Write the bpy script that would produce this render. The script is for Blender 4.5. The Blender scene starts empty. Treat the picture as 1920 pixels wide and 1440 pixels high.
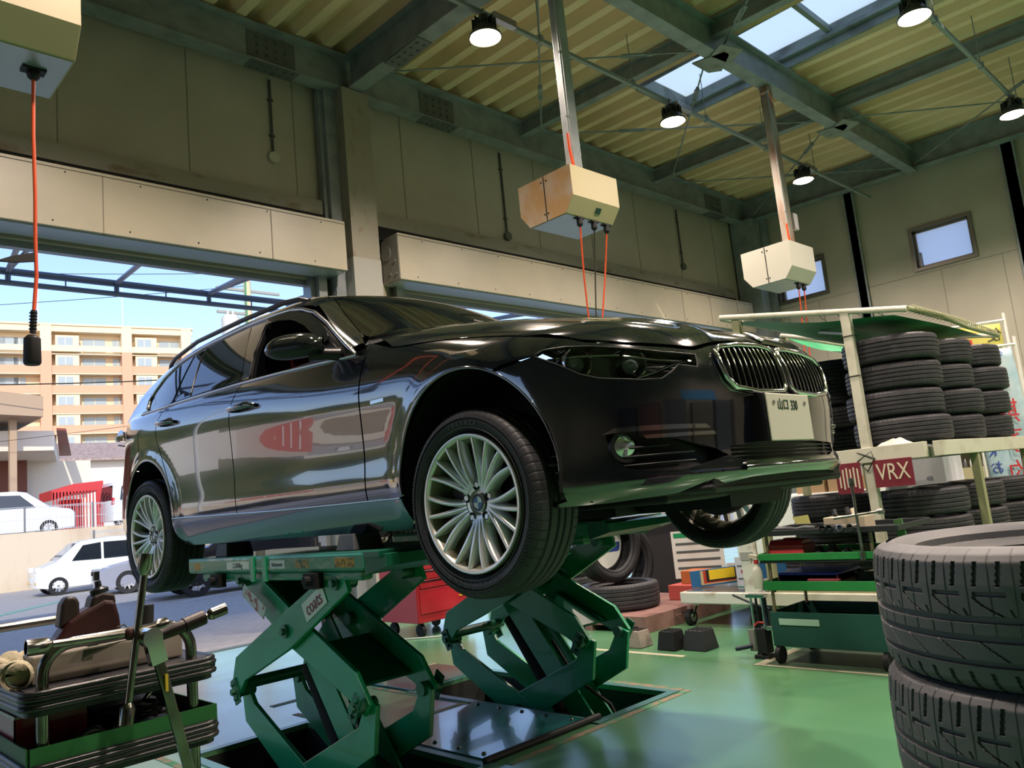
import bpy, math, random
import numpy as np
from mathutils import Vector, Matrix
from mathutils.geometry import delaunay_2d_cdt
random.seed(7)
S = bpy.context.scene
C = S.collection
R = math.radians

# ---------------------------------------------------------------- camera
CAM = Vector((0.0, 0.0, 1.09))
yaw, pitch, roll = R(45.41), R(8.439), R(-5.634)
fw = Vector((math.cos(pitch)*math.cos(yaw), math.cos(pitch)*math.sin(yaw), math.sin(pitch)))
rt = fw.cross(Vector((0, 0, 1))).normalized(); up = rt.cross(fw)
r2 = math.cos(roll)*rt + math.sin(roll)*up; u2 = -math.sin(roll)*rt + math.cos(roll)*up
cam = bpy.data.cameras.new('camera'); co = bpy.data.objects.new('camera', cam); C.objects.link(co)
cam.sensor_width = 36.0; cam.lens = 36.0*1500/1920; cam.clip_start = 0.02; cam.clip_end = 800
m = Matrix((r2, u2, -fw)).transposed().to_4x4(); m.translation = CAM; co.matrix_world = m
S.camera = co

# ---------------------------------------------------------------- sky, sun, exposure
wd = bpy.data.worlds.new('World'); S.world = wd; wd.use_nodes = True
nt = wd.node_tree; nt.nodes.clear()
sky = nt.nodes.new('ShaderNodeTexSky'); sky.sky_type = 'NISHITA'; sky.sun_disc = False
sky.sun_elevation = R(30); sky.sun_rotation = R(200); sky.altitude = 0; sky.air_density = 1.0; sky.dust_density = 0.6; sky.ozone_density = 1.5
bg = nt.nodes.new('ShaderNodeBackground'); wo = nt.nodes.new('ShaderNodeOutputWorld')
tint = nt.nodes.new('ShaderNodeMix'); tint.data_type = 'RGBA'; tint.blend_type = 'MULTIPLY'; tint.inputs[0].default_value = 1.0
tint.inputs[7].default_value = (.95, .93, 1.07, 1); nt.links.new(sky.outputs[0], tint.inputs[6]); nt.links.new(tint.outputs[2], bg.inputs[0]); bg.inputs[1].default_value = 0.27
nt.links.new(bg.outputs[0], wo.inputs[0])
sd = bpy.data.lights.new('sun', 'SUN'); sd.energy = 3.6; sd.angle = R(0.6); sd.color = (1, .93, .82)
so = bpy.data.objects.new('sun', sd); C.objects.link(so)
so.rotation_euler = Vector((0.45, 1.0, -0.55)).to_track_quat('-Z', 'Y').to_euler()
S.view_settings.view_transform = 'Standard'; S.view_settings.look = 'None'
S.view_settings.exposure = 0.0; S.view_settings.gamma = 1.0; S.view_settings.use_curve_mapping = False
S.cycles.max_bounces = 8; S.cycles.diffuse_bounces = 4; S.cycles.glossy_bounces = 5; S.cycles.transmission_bounces = 6
S.cycles.transparent_max_bounces = 12
S.cycles.use_denoising = True; S.cycles.sample_clamp_indirect = 6.0
S.cycles.caustics_reflective = False; S.cycles.caustics_refractive = False

# ---------------------------------------------------------------- helpers
def lin(c):
    if isinstance(c, str):
        c = [int(c[i:i+2], 16)/255 for i in (0, 2, 4)]
    return tuple(x/12.92 if x <= .04045 else ((x+.055)/1.055)**2.4 for x in c)
def mat(name, col, rough=.5, metal=0., spec=.5, noise=None, bump=None, coat=0., emit=None, trans=0., alpha=1., ior=1.45, rvar=0., wave=None):
    """noise=(scale, second colour, low, high[, stretch]) mixes a second colour in patches; bump=(scale, strength)"""
    m = bpy.data.materials.new(name); m.use_nodes = True
    n = m.node_tree.nodes; L = m.node_tree.links; b = n['Principled BSDF']
    b.inputs['Base Color'].default_value = (*lin(col), 1); b.inputs['Roughness'].default_value = rough
    b.inputs['Metallic'].default_value = metal; b.inputs['Specular IOR Level'].default_value = spec
    b.inputs['Coat Weight'].default_value = coat; b.inputs['Coat Roughness'].default_value = .03
    b.inputs['Transmission Weight'].default_value = trans; b.inputs['Alpha'].default_value = alpha; b.inputs['IOR'].default_value = ior
    if emit: b.inputs['Emission Color'].default_value = (*lin(emit[0]), 1); b.inputs['Emission Strength'].default_value = emit[1]
    tc = n.new('ShaderNodeTexCoord') if (noise or bump or rvar or wave) else None
    if noise:
        nz = n.new('ShaderNodeTexNoise'); nz.inputs['Scale'].default_value = noise[0]; nz.inputs['Detail'].default_value = 6
        cr = n.new('ShaderNodeValToRGB'); cr.color_ramp.elements[0].position = noise[2]; cr.color_ramp.elements[1].position = noise[3]
        cr.color_ramp.elements[0].color = (*lin(col), 1); cr.color_ramp.elements[1].color = (*lin(noise[1]), 1)
        src = tc.outputs['Object']
        if len(noise) > 4:
            mp = n.new('ShaderNodeMapping'); mp.inputs['Scale'].default_value = noise[4]; L.new(src, mp.inputs[0]); src = mp.outputs[0]
        L.new(src, nz.inputs['Vector']); L.new(nz.outputs['Fac'], cr.inputs[0]); L.new(cr.outputs[0], b.inputs['Base Color'])
    if rvar:
        nz = n.new('ShaderNodeTexNoise'); nz.inputs['Scale'].default_value = 2.2; nz.inputs['Detail'].default_value = 5
        mr = n.new('ShaderNodeMapRange'); mr.inputs['To Min'].default_value = max(0, rough-rvar); mr.inputs['To Max'].default_value = rough+rvar
        L.new(tc.outputs['Object'], nz.inputs['Vector']); L.new(nz.outputs['Fac'], mr.inputs[0]); L.new(mr.outputs[0], b.inputs['Roughness'])
    if bump:
        nz = n.new('ShaderNodeTexNoise'); nz.inputs['Scale'].default_value = bump[0]; nz.inputs['Detail'].default_value = 4
        bp = n.new('ShaderNodeBump'); bp.inputs['Strength'].default_value = bump[1]; bp.inputs['Distance'].default_value = .02
        L.new(tc.outputs['Object'], nz.inputs['Vector']); L.new(nz.outputs['Fac'], bp.inputs['Height']); L.new(bp.outputs[0], b.inputs['Normal'])
    return m
class MB:
    """collects shapes into ONE mesh"""
    def __init__(s): s.v = []; s.f = []; s.M = Matrix.Identity(4)
    def add(s, vs, fs):
        o = len(s.v); s.v += [tuple(s.M @ Vector(v)) for v in vs]; s.f += [tuple(i+o for i in f) for f in fs]; return s
    def box(s, x0, x1, y0, y1, z0, z1):
        return s.add([(x, y, z) for x in (x0, x1) for y in (y0, y1) for z in (z0, z1)],
                     [(0, 1, 3, 2), (4, 6, 7, 5), (0, 4, 5, 1), (2, 3, 7, 6), (0, 2, 6, 4), (1, 5, 7, 3)])
    def cbox(s, c, d, rot=None):
        M0 = s.M.copy(); s.M = s.M @ Matrix.Translation(c) @ (rot.to_4x4() if rot else Matrix.Identity(4))
        s.box(-d[0]/2, d[0]/2, -d[1]/2, d[1]/2, -d[2]/2, d[2]/2); s.M = M0; return s
    def bar(s, a, b, w, t, ref=(0, 0, 1)):
        a = Vector(a); b = Vector(b); d = (b-a); L = d.length; d.normalize(); ref = Vector(ref)
        if abs(d.dot(ref)) > .98: ref = Vector((1, 0, 0))
        x = d.cross(ref).normalized(); z = x.cross(d)
        M = Matrix((x, d, z)).transposed()
        return s.cbox((a+b)/2, (w, L, t), M)
    def frame(s, a, b):
        a = Vector(a); b = Vector(b); d = (b-a).normalized()
        r = Vector((0, 0, 1)) if abs(d.z) < .95 else Vector((1, 0, 0))
        x = d.cross(r).normalized(); return a, b, d, x, d.cross(x)
    def cyl(s, a, b, r, n=16, r2=None, caps=True):
        a, b, d, x, y = s.frame(a, b); r2 = r if r2 is None else r2
        vs = [tuple(p+(x*math.cos(t)+y*math.sin(t))*q) for p, q in ((a, r), (b, r2)) for t in [2*math.pi*i/n for i in range(n)]]
        fs = [(i, (i+1) % n, n+(i+1) % n, n+i) for i in range(n)]
        if caps: fs += [tuple(range(n))[::-1], tuple(range(n, 2*n))]
        return s.add(vs, fs)
    def tube(s, pts, r, n=10, closed=False, caps=True):
        P = [Vector(p) for p in pts]; N = len(P); rings = []; px = None
        for i in range(N):
            d = ((P[(i+1) % N]-P[i-1]) if closed else (P[min(i+1, N-1)]-P[max(i-1, 0)]))
            if d.length < 1e-9: d = Vector((0, 0, 1))
            d.normalize()
            if px is None:
                rf = Vector((0, 0, 1)) if abs(d.z) < .9 else Vector((1, 0, 0)); px = d.cross(rf).normalized()
            px = (px-d*px.dot(d)).normalized(); py = d.cross(px); rr = r[i] if isinstance(r, (list, tuple)) else r
            rings.append([tuple(P[i]+(px*math.cos(t)+py*math.sin(t))*rr) for t in [2*math.pi*k/n for k in range(n)]])
        vs = [v for q in rings for v in q]; fs = []
        for i in range(N if closed else N-1):
            j = (i+1) % N
            fs += [(i*n+k, i*n+(k+1) % n, j*n+(k+1) % n, j*n+k) for k in range(n)]
        if caps and not closed: fs += [tuple(range(n))[::-1], tuple(range((N-1)*n, N*n))]
        return s.add(vs, fs)
    def lathe(s, prof, o=(0, 0, 0), ax=(0, 0, 1), n=32, closed=False, a0=0., a1=2*math.pi):
        """prof = (radius, height) pairs, turned about the axis ax through o"""
        o = Vector(o); d = Vector(ax).normalized(); rf = Vector((0, 0, 1)) if abs(d.z) < .9 else Vector((1, 0, 0))
        x = d.cross(rf).normalized(); y = d.cross(x); full = abs(a1-a0-2*math.pi) < 1e-6; m = n if full else n+1
        vs = []
        for i in range(m):
            t = a0+(a1-a0)*i/n; e = x*math.cos(t)+y*math.sin(t)
            vs += [tuple(o+e*r+d*h) for r, h in prof]
        k = len(prof); fs = []
        for i in range(n):
            j = (i+1) % m
            for q in range(k if closed else k-1):
                w = (q+1) % k; fs.append((i*k+q, j*k+q, j*k+w, i*k+w))
        return s.add(vs, fs)
    def prism(s, poly, fn0, fn1):
        """poly 2-D outline; fn0 / fn1 map (u,v) to the two faces"""
        n = len(poly); vs = [tuple(fn0(*p)) for p in poly]+[tuple(fn1(*p)) for p in poly]
        return s.add(vs, [tuple(range(n))[::-1], tuple(range(n, 2*n))]+[(i, (i+1) % n, n+(i+1) % n, n+i) for i in range(n)])
    def yz(s, poly, x0, x1): return s.prism(poly, lambda a, b: (x0, a, b), lambda a, b: (x1, a, b))
    def xz(s, poly, y0, y1): return s.prism(poly, lambda a, b: (a, y0, b), lambda a, b: (a, y1, b))
    def xy(s, poly, z0, z1): return s.prism(poly, lambda a, b: (a, b, z0), lambda a, b: (a, b, z1))
    def sph(s, c, r, n=16, sc=(1, 1, 1)):
        k = n//2; vs = [(c[0], c[1], c[2]+r*sc[2])]
        for i in range(1, k):
            a = math.pi*i/k
            vs += [(c[0]+r*sc[0]*math.sin(a)*math.cos(2*math.pi*j/n), c[1]+r*sc[1]*math.sin(a)*math.sin(2*math.pi*j/n), c[2]+r*sc[2]*math.cos(a)) for j in range(n)]
        vs.append((c[0], c[1], c[2]-r*sc[2])); e = len(vs)-1
        fs = [(0, 1+j, 1+(j+1) % n) for j in range(n)]
        for i in range(k-2): fs += [(1+i*n+j, 1+(i+1)*n+j, 1+(i+1)*n+(j+1) % n, 1+i*n+(j+1) % n) for j in range(n)]
        fs += [(1+(k-2)*n+j, e, 1+(k-2)*n+(j+1) % n) for j in range(n)]
        return s.add(vs, fs)
    def grid(s, fn, nu, nv):
        vs = [tuple(fn(i/nu, j/nv)) for i in range(nu+1) for j in range(nv+1)]
        return s.add(vs, [(i*(nv+1)+j, (i+1)*(nv+1)+j, (i+1)*(nv+1)+j+1, i*(nv+1)+j+1) for i in range(nu) for j in range(nv)])
    def build(s, name, m, parent=None, smooth=None, bevel=0, world=False, seg=2, recalc=True, solid=0, sub=0):
        me = bpy.data.meshes.new(name); vs = s.v
        if world and parent is not None:
            Mi = (Matrix.Translation(parent.location) @ parent.rotation_euler.to_matrix().to_4x4()).inverted()
            vs = [tuple(Mi @ Vector(v)) for v in vs]
        me.from_pydata(vs, [], s.f)
        if recalc:
            import bmesh
            b = bmesh.new(); b.from_mesh(me); bmesh.ops.recalc_face_normals(b, faces=b.faces); b.to_mesh(me); b.free()
        for q in (m if isinstance(m, (list, tuple)) else [m]): me.materials.append(q)
        o = bpy.data.objects.new(name, me); C.objects.link(o)
        if parent is not None: o.parent = parent
        if smooth is not None:
            for p in me.polygons: p.use_smooth = True
            try: me.set_sharp_from_angle(angle=R(smooth))
            except Exception: pass
        if bevel:
            q = o.modifiers.new('bevel', 'BEVEL'); q.width = bevel; q.segments = seg; q.limit_method = 'ANGLE'; q.angle_limit = R(40)
        if solid:
            q = o.modifiers.new('solid', 'SOLIDIFY'); q.thickness = solid
        if sub:
            q = o.modifiers.new('sub', 'SUBSURF'); q.levels = sub; q.render_levels = sub
        return o
def tag(o, label=None, cat=None, group=None, kind=None):
    if label: o['label'] = label
    if cat: o['category'] = cat
    if group: o['group'] = group
    if kind: o['kind'] = kind
    return o
def thing(name, label, cat, loc=(0, 0, 0), rz=0., group=None):
    o = bpy.data.objects.new(name, None); C.objects.link(o); o.empty_display_size = .05
    o.location = loc; o.rotation_euler = (0, 0, rz); return tag(o, label, cat, group)
def copy_tree(o, parent=None):
    c = o.copy(); C.objects.link(c)
    if parent is not None: c.parent = parent
    for ch in [q for q in bpy.data.objects if q.parent == o]: copy_tree(ch, c)
    return c
def dup(o, loc, rot=None, label=None, group=None):
    c = copy_tree(o); c.location = loc
    if rot is not None: c.rotation_euler = rot if isinstance(rot, tuple) else (0, 0, rot)
    if label: c['label'] = label
    if group: c['group'] = group
    return c
def struct(name, mb, m, **k): return tag(mb.build(name, m, **k), kind='structure')
def text_obj(name, s, m, size, origin, right, upv, parent=None, depth=.001, align='CENTER', sx=1., shear=0.):
    """lettering as thin mesh standing on the surface at origin"""
    cu = bpy.data.curves.new(name, 'FONT'); cu.body = s; cu.size = size; cu.align_x = align; cu.align_y = 'CENTER'; cu.extrude = depth; cu.shear = shear
    cu.resolution_u = 3
    t = bpy.data.objects.new(name, cu); C.objects.link(t)
    me = bpy.data.meshes.new_from_object(t.evaluated_get(bpy.context.evaluated_depsgraph_get()))
    bpy.data.objects.remove(t); bpy.data.curves.remove(cu)
    r = Vector(right).normalized(); u = Vector(upv).normalized(); nn = r.cross(u)
    M = Matrix((r*sx, u, nn)).transposed().to_4x4(); M.translation = Vector(origin)
    if parent is not None:
        M = (Matrix.Translation(parent.location) @ parent.rotation_euler.to_matrix().to_4x4()).inverted() @ M
    me.transform(M); me.name = name; me.materials.clear(); me.materials.append(m)
    o = bpy.data.objects.new(name, me); C.objects.link(o)
    if parent is not None: o.parent = parent
    return o

# ---------------------------------------------------------------- materials
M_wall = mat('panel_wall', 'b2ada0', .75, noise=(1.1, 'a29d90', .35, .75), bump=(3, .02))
M_steel = mat('painted_steel', '8a9296', .5, noise=(5, '70777b', .4, .75), rvar=.1)
M_steel_l = mat('light_painted_steel', '7f8683', .5, noise=(9, '6b6a60', .5, .75))
M_column = mat('stained_column_paint', '8f8b7e', .55, noise=(9, '7c6c50', .55, .75, (1, 1, .5)))
M_column2 = mat('fresh_grey_paint', '9b9c96', .4, bump=(60, .15))
M_roof = mat('insulated_roof_sheet', 'ecd2b0', .85, noise=(.7, 'dcc09c', .4, .7), bump=(40, .12))
M_cream = mat('cream_box_panel', 'aba593', .4, noise=(2, 'a29d8e', .4, .7))
M_black = mat('black_rubber', '141416', .6)
M_dark = mat('dark_void', '0c0c0e', .8)
M_chrome = mat('chrome', 'e4e4e4', .08, 1.)
M_steelb = mat('bare_steel', '9a9a98', .3, 1., noise=(20, '77746c', .4, .7))
M_alu = mat('aluminium', 'b8babb', .35, .9)
M_orange = mat('orange_hose', 'd8532c', .35)
M_white = mat('white_paint', 'dcdcd6', .45)
M_greenp = mat('lift_green_paint', '1c9468', .28, noise=(3, '17805a', .45, .7), rvar=.08, coat=.3)
# ================================================================ ROOM
WY, BX = 7.55, 14.2
def zr(y): return 6.45-.030*(7.3-y)          # underside of roof ribs
M_floor = mat('green_epoxy_floor', '4f8262', .24, noise=(.55, '5b895c', .35, .7), rvar=.06, coat=.12)
M_floor.node_tree.nodes['Principled BSDF'].inputs['Coat Roughness'].default_value = .12
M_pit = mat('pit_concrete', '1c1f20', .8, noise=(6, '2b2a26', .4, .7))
PIT = [(1.70, 2.32, 2.76, 4.22), (3.08, 3.66, 2.76, 4.22)]
def holed_plane(mb, x0, x1, y0, y1, z, holes):
    xs = sorted({x0, x1, *[h[0] for h in holes], *[h[1] for h in holes]}); ys = sorted({y0, y1, *[h[2] for h in holes], *[h[3] for h in holes]})
    for i in range(len(xs)-1):
        for j in range(len(ys)-1):
            cx, cy = (xs[i]+xs[i+1])/2, (ys[j]+ys[j+1])/2
            if any(h[0] < cx < h[1] and h[2] < cy < h[3] for h in holes): continue
            mb.box(xs[i], xs[i+1], ys[j], ys[j+1], z-.02, z)
b = MB(); holed_plane(b, -5, BX+.2, -6, WY, 0, PIT); struct('floor', b, M_floor)
b = MB()
for x0, x1, y0, y1 in PIT:
    b.box(x0, x1, y0, y1, -.42, -.40)
    b.box(x0-.02, x0, y0, y1, -.4, -.021); b.box(x1, x1+.02, y0, y1, -.4, -.021); b.box(x0, x1, y0-.02, y0, -.4, -.021); b.box(x0, x1, y1, y1+.02, -.4, -.021)
struct('floor_pit', b, M_pit)
# front wall with two shutter openings
def wall_holes(mb, plane, a0, a1, z0, z1, holes, t):
    xs = sorted({a0, a1, *[h[0] for h in holes], *[h[1] for h in holes]}); zs = sorted({z0, z1, *[h[2] for h in holes], *[h[3] for h in holes]})
    for i in range(len(xs)-1):
        for j in range(len(zs)-1):
            cx, cz = (xs[i]+xs[i+1])/2, (zs[j]+zs[j+1])/2
            if any(h[0] < cx < h[1] and h[2] < cz < h[3] for h in holes): continue
            if plane[0] == 'y': mb.box(xs[i], xs[i+1], plane[1], plane[1]+t, zs[j], zs[j+1])
            else: mb.box(plane[1], plane[1]+t, xs[i], xs[i+1], zs[j], zs[j+1])
b = MB(); wall_holes(b, ('y', WY), -5, BX+.2, 0, 6.9, [(-4.2, 4.62, 0, 3.74), (5.62, 13.2, 0, 3.74)], .16); struct('wall_front', b, M_wall)
b = MB()
for x in (-1.6, -.4, .8, 2.0, 3.2, 4.4, 5.9, 7.1, 8.3, 9.5, 10.7, 11.9, 13.1): b.box(x-.004, x+.004, WY-.006, WY, 4.7, 6.05)
struct('trim_1', b, mat('wall_joint', '8c887d', .8))
WIN = [(3.53, 4.49, 4.27, 5.0), (5.99, 6.95, 4.3, 5.03), (1.1, 2.06, 4.25, 4.98), (-1.5, -.54, 4.25, 4.98)]
b = MB(); wall_holes(b, ('x', BX), -6, WY+.16, 0, 6.9, [(w[0], w[1], w[2], w[3]) for w in WIN], .2); struct('wall_back', b, M_wall)
b = MB(); b.box(BX-.005, BX, -6, 7.3, 4.205, 4.213)
for y in (4.1, 3.2, 2.1, 6.2, 1.2, 0.1): b.box(BX-.005, BX, y-.004, y+.004, 0, 4.2)
struct('trim_2', b, bpy.data.materials['wall_joint'])
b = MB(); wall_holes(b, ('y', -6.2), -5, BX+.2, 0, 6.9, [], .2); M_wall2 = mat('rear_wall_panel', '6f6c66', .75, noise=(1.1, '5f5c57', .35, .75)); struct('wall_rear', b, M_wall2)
b = MB(); wall_holes(b, ('x', -5.2), -6.2, WY+.16, 0, 6.9, [(3.2, 6.9, 0, 3.7)], .2); struct('wall_left', b, M_wall2)  # unseen wall; its opening is added to send cool light onto wheels and flank
# windows
M_wframe = mat('window_aluminium', '77736c', .45, .6)
M_pane = mat('frosted_pane', 'e8eef2', .35, trans=.0, alpha=.0)
nn = M_pane.node_tree; nn.nodes.clear(); o_ = nn.nodes.new('ShaderNodeOutputMaterial'); tr = nn.nodes.new('ShaderNodeBsdfTranslucent'); tp = nn.nodes.new('ShaderNodeBsdfTransparent'); mx = nn.nodes.new('ShaderNodeMixShader')
tr.inputs[0].default_value = (.95, .97, 1, 1); tp.inputs[0].default_value = (.97, .98, 1, 1); mx.inputs[0].default_value = .65; nn.links.new(tp.outputs[0], mx.inputs[1]); nn.links.new(tr.outputs[0], mx.inputs[2]); nn.links.new(mx.outputs[0], o_.inputs[0])
for i, (y0, y1, z0, z1) in enumerate(WIN):
    b = MB(); t = .045
    b.box(BX-.03, BX+.12, y0-.01, y0+t, z0-.01, z1+.01).box(BX-.03, BX+.12, y1-t, y1+.01, z0-.01, z1+.01).box(BX-.03, BX+.12, y0+t, y1-t, z0-.01, z0+t).box(BX-.03, BX+.12, y0+t, y1-t, z1-t, z1+.01)
    f = struct('window_%d' % (i+1), b, M_wframe)
    b = MB(); b.box(BX+.05, BX+.09, y0+t, y0+t+.035, z0+t, z1-t).box(BX+.05, BX+.09, y1-t-.035, y1-t, z0+t, z1-t).box(BX+.05, BX+.09, y0+t, y1-t, z0+t, z0+t+.035).box(BX+.05, BX+.09, y0+t, y1-t, z1-t-.035, z1-t).box(BX-.02, BX+.05, y1-.13, y1-.11, z0+.05, z0+.3)
    b.build('sash', M_wframe, f)
    b = MB(); b.box(BX+.066, BX+.07, y0+t+.03, y1-t-.03, z0+t+.03, z1-t-.03); b.build('pane', M_pane, f)
# folded roof; ribs run along Y
pitch_, xs = .345, []
x = -5.0; prof = []
while x < BX+.2:
    prof += [(x, 0), (x+.11, 0), (x+.165, .14), (x+.285, .14)]; x += pitch_
prof.append((x, 0))
SKY = (8.86, 9.66)
def roof_part(mb, y0, y1, x0=-9, x1=99):
    vs = []; P = [p for p in prof if x0 <= p[0] <= x1]
    for px, dz in P: vs += [(px, y0, zr(y0)+dz), (px, y1, zr(y1)+dz), (px, y0, zr(y0)+dz+.03), (px, y1, zr(y1)+dz+.03)]
    fs = []
    for i in range(len(P)-1):
        a = i*4; c = a+4; fs += [(a, c, c+1, a+1), (a+2, a+3, c+3, c+2)]
    mb.add(vs, fs)
b = MB(); roof_part(b, 5.75, WY+.16); roof_part(b, -6.2, 5.75, x1=8.49); roof_part(b, -6.2, 5.75, x0=9.7); roof_part(b, -6.2, .8, 8.45, 9.75)
struct('ceiling', b, M_roof, recalc=False)
# skylight shaft, frame and frosted sheets
M_sheet = mat('frosted_skylight_sheet', 'cfe0e0', .5)
nn = M_sheet.node_tree; nn.nodes.clear(); o_ = nn.nodes.new('ShaderNodeOutputMaterial'); tr = nn.nodes.new('ShaderNodeBsdfTranslucent'); tr.inputs[0].default_value = (.82, .9, .9, 1); nn.links.new(tr.outputs[0], o_.inputs[0])
b = MB(); x0, x1 = 8.50, 9.72
for ya, yb in ((.8, 5.72),):
    b.box(x0, x0+.03, ya, yb, 6.38, 6.75).box(x1-.03, x1, ya, yb, 6.33, 6.75).box(x0, x1, yb-.03, yb, 6.36, 6.75).box(x0, x1, ya, ya+.03, 6.2, 6.75)
    for y in (3.56, 2.1): b.box(x0, x1, y-.03, y+.03, 6.5, 6.58)
b.box(x1-.1, x1-.03, .8, 5.72, 6.44, 6.49)
struct('window_5', b, mat('skylight_curb', '7d8688', .6, noise=(3, '5e6262', .5, .7)))
b = MB(); b.box(x0+.03, x1-.03, .83, 5.69, 6.62, 6.63); struct('window_6', b, M_sheet)
# steel frame: every member a thing of the structure
def hbeam(mb, a, b_, h_, w_, tf=.016, tw=.01):
    a = Vector(a); b_ = Vector(b_); d = (b_-a).normalized(); s_ = d.cross(Vector((0, 0, 1))).normalized(); u = s_.cross(d)
    for z, w, t in ((0, w_, tf), (h_-tf, w_, tf)):
        mb.bar(a+u*(z+tf/2), b_+u*(z+tf/2), w, t, ref=u)
    mb.bar(a+u*h_/2, b_+u*h_/2, tw, h_-2*tf, ref=u)
n_trim = [2]
def beam(a, b_, h_, w_, m=M_steel):
    n_trim[0] += 1; q = MB(); hbeam(q, a, b_, h_, w_); return struct('trim_%d' % n_trim[0], q, m)
beam((-5, 7.33, 5.98), (14.1, 7.33, 5.98), .44, .2)
beam((14.0, 7.4, 6.02), (14.0, -6, 5.63), .42, .2)
beam((5.04, 7.3, 6.0), (5.04, -6, 5.6), .42, .2)
beam((-5, 4.2, 5.88), (14.0, 4.2, 5.88), .40, .16)
beam((7.9, 7.3, 6.2), (7.9, -6, 5.8), .22, .12)
beam((11.05, 7.3, 6.2), (11.05, -6, 5.8), .22, .12)
beam((1.8, 7.3, 6.2), (1.8, -6, 5.8), .22, .12)
beam((-5, .9, 5.78), (14.0, .9, 5.78), .40, .16)
# bolted splice plates
M_bolt = mat('bolt_cluster', '656a6b', .5, .2)
def bolts(mb, c, du, dv, nu, nv, su, sv, nrm):
    c = Vector(c); du = Vector(du); dv = Vector(dv); nrm = Vector(nrm)
    for i in range(nu):
        for j in range(nv):
            p = c+du*(i-(nu-1)/2)*su+dv*(j-(nv-1)/2)*sv; mb.cyl(p, p+nrm*.02, .017, 6)
b = MB()
for x in (4.05, 6.35, 12.9):
    b.box(x-.28, x+.28, 7.315, 7.32, 6.06, 6.36); bolts(b, (x, 7.315, 6.21), (1, 0, 0), (0, 0, 1), 4, 3, .11, .09, (0, -1, 0))
    b.box(x-.28, x+.28, 7.23, 7.43, 5.972, 5.979); bolts(b, (x, 7.28, 5.975), (1, 0, 0), (0, 1, 0), 6, 1, .09, .1, (0, 0, -1)); bolts(b, (x, 7.38, 5.975), (1, 0, 0), (0, 1, 0), 6, 1, .09, .1, (0, 0, -1))
b.box(4.94, 5.14, 5.9, 6.5, 5.945, 5.955); bolts(b, (5.0, 6.2, 5.95), (0, 1, 0), (1, 0, 0), 5, 1, .11, .1, (0, 0, -1)); bolts(b, (5.09, 6.2, 5.95), (0, 1, 0), (1, 0, 0), 5, 1, .11, .1, (0, 0, -1))
struct('trim_20', b, M_bolt)
# columns
b = MB(); b.box(4.84, 5.2, 7.2, 7.5, 3.95, 5.98); struct('trim_21', b, M_column)
b = MB(); b.box(4.835, 5.205, 7.195, 7.505, 0, 3.95); struct('trim_22', b, M_column2)
b = MB(); b.box(4.70, 4.84, 7.36, 7.5, 0, 5.98).box(4.655, 4.7, 7.42, 7.5, 3.75, 5.98); struct('trim_23', b, M_steel)
b = MB(); b.box(13.72, 14.0, 7.05, 7.5, 0, 6.0).box(14.05, 14.15, 6.95, 7.1, 0, 6.0); struct('trim_24', b, M_steel)
for i, (y, w) in enumerate(((5.36, .13), (2.85, .15), (.4, .13), (-2.4, .13))):
    b = MB(); b.box(BX-.1, BX, y-w/2, y+w/2, 0, 5.95).box(BX-.1, BX-.085, y-w/2-.03, y+w/2+.03, 0, 5.95); struct('trim_%d' % (25+i), b, M_steel)
# lintel channels above the shutter boxes
M_galv = mat('weathered_galvanised', '8d8c80', .6, noise=(2.4, '72644f', .55, .72, (1, 1, 3)))
b = MB(); b.box(-5, 4.64, 7.44, 7.55, 4.47, 4.64); struct('trim_30', b, M_galv)
b = MB(); b.box(5.25, 13.45, 7.44, 7.55, 4.47, 4.64); struct('trim_31', b, M_galv)
b = MB(); b.box(-5, 4.64, 7.43, 7.54, 4.3, 4.47); b.box(5.25, 13.45, 7.43, 7.54, 4.3, 4.47); struct('trim_32', b, M_dark)  # black strip, the shade of the gap above the boxes put into colour
# guide frames of the two openings
M_guide = mat('guide_rail', '9aa0a4', .35, .7)
b = MB(); b.box(4.46, 4.52, 7.5, 7.66, 0, 3.76).box(4.52, 4.62, 7.42, 7.5, 0, 3.76).box(-4.2, 4.62, 7.6, 7.68, 3.68, 3.76); struct('door_1', b, M_guide)
b = MB(); b.box(5.66, 5.74, 7.5, 7.66, 0, 3.76).box(5.56, 5.66, 7.42, 7.5, 0, 3.76).box(5.62, 13.2, 7.6, 7.68, 3.68, 3.76); struct('door_2', b, M_guide)
b = MB(); b.box(4.9, 4.98, 7.52, 7.56, 0, 3.8).box(5.24, 5.5, 7.5, 7.56, 0, 3.8); struct('trim_33', b, mat('ribbed_cladding', 'a39d8a', .6))
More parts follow.
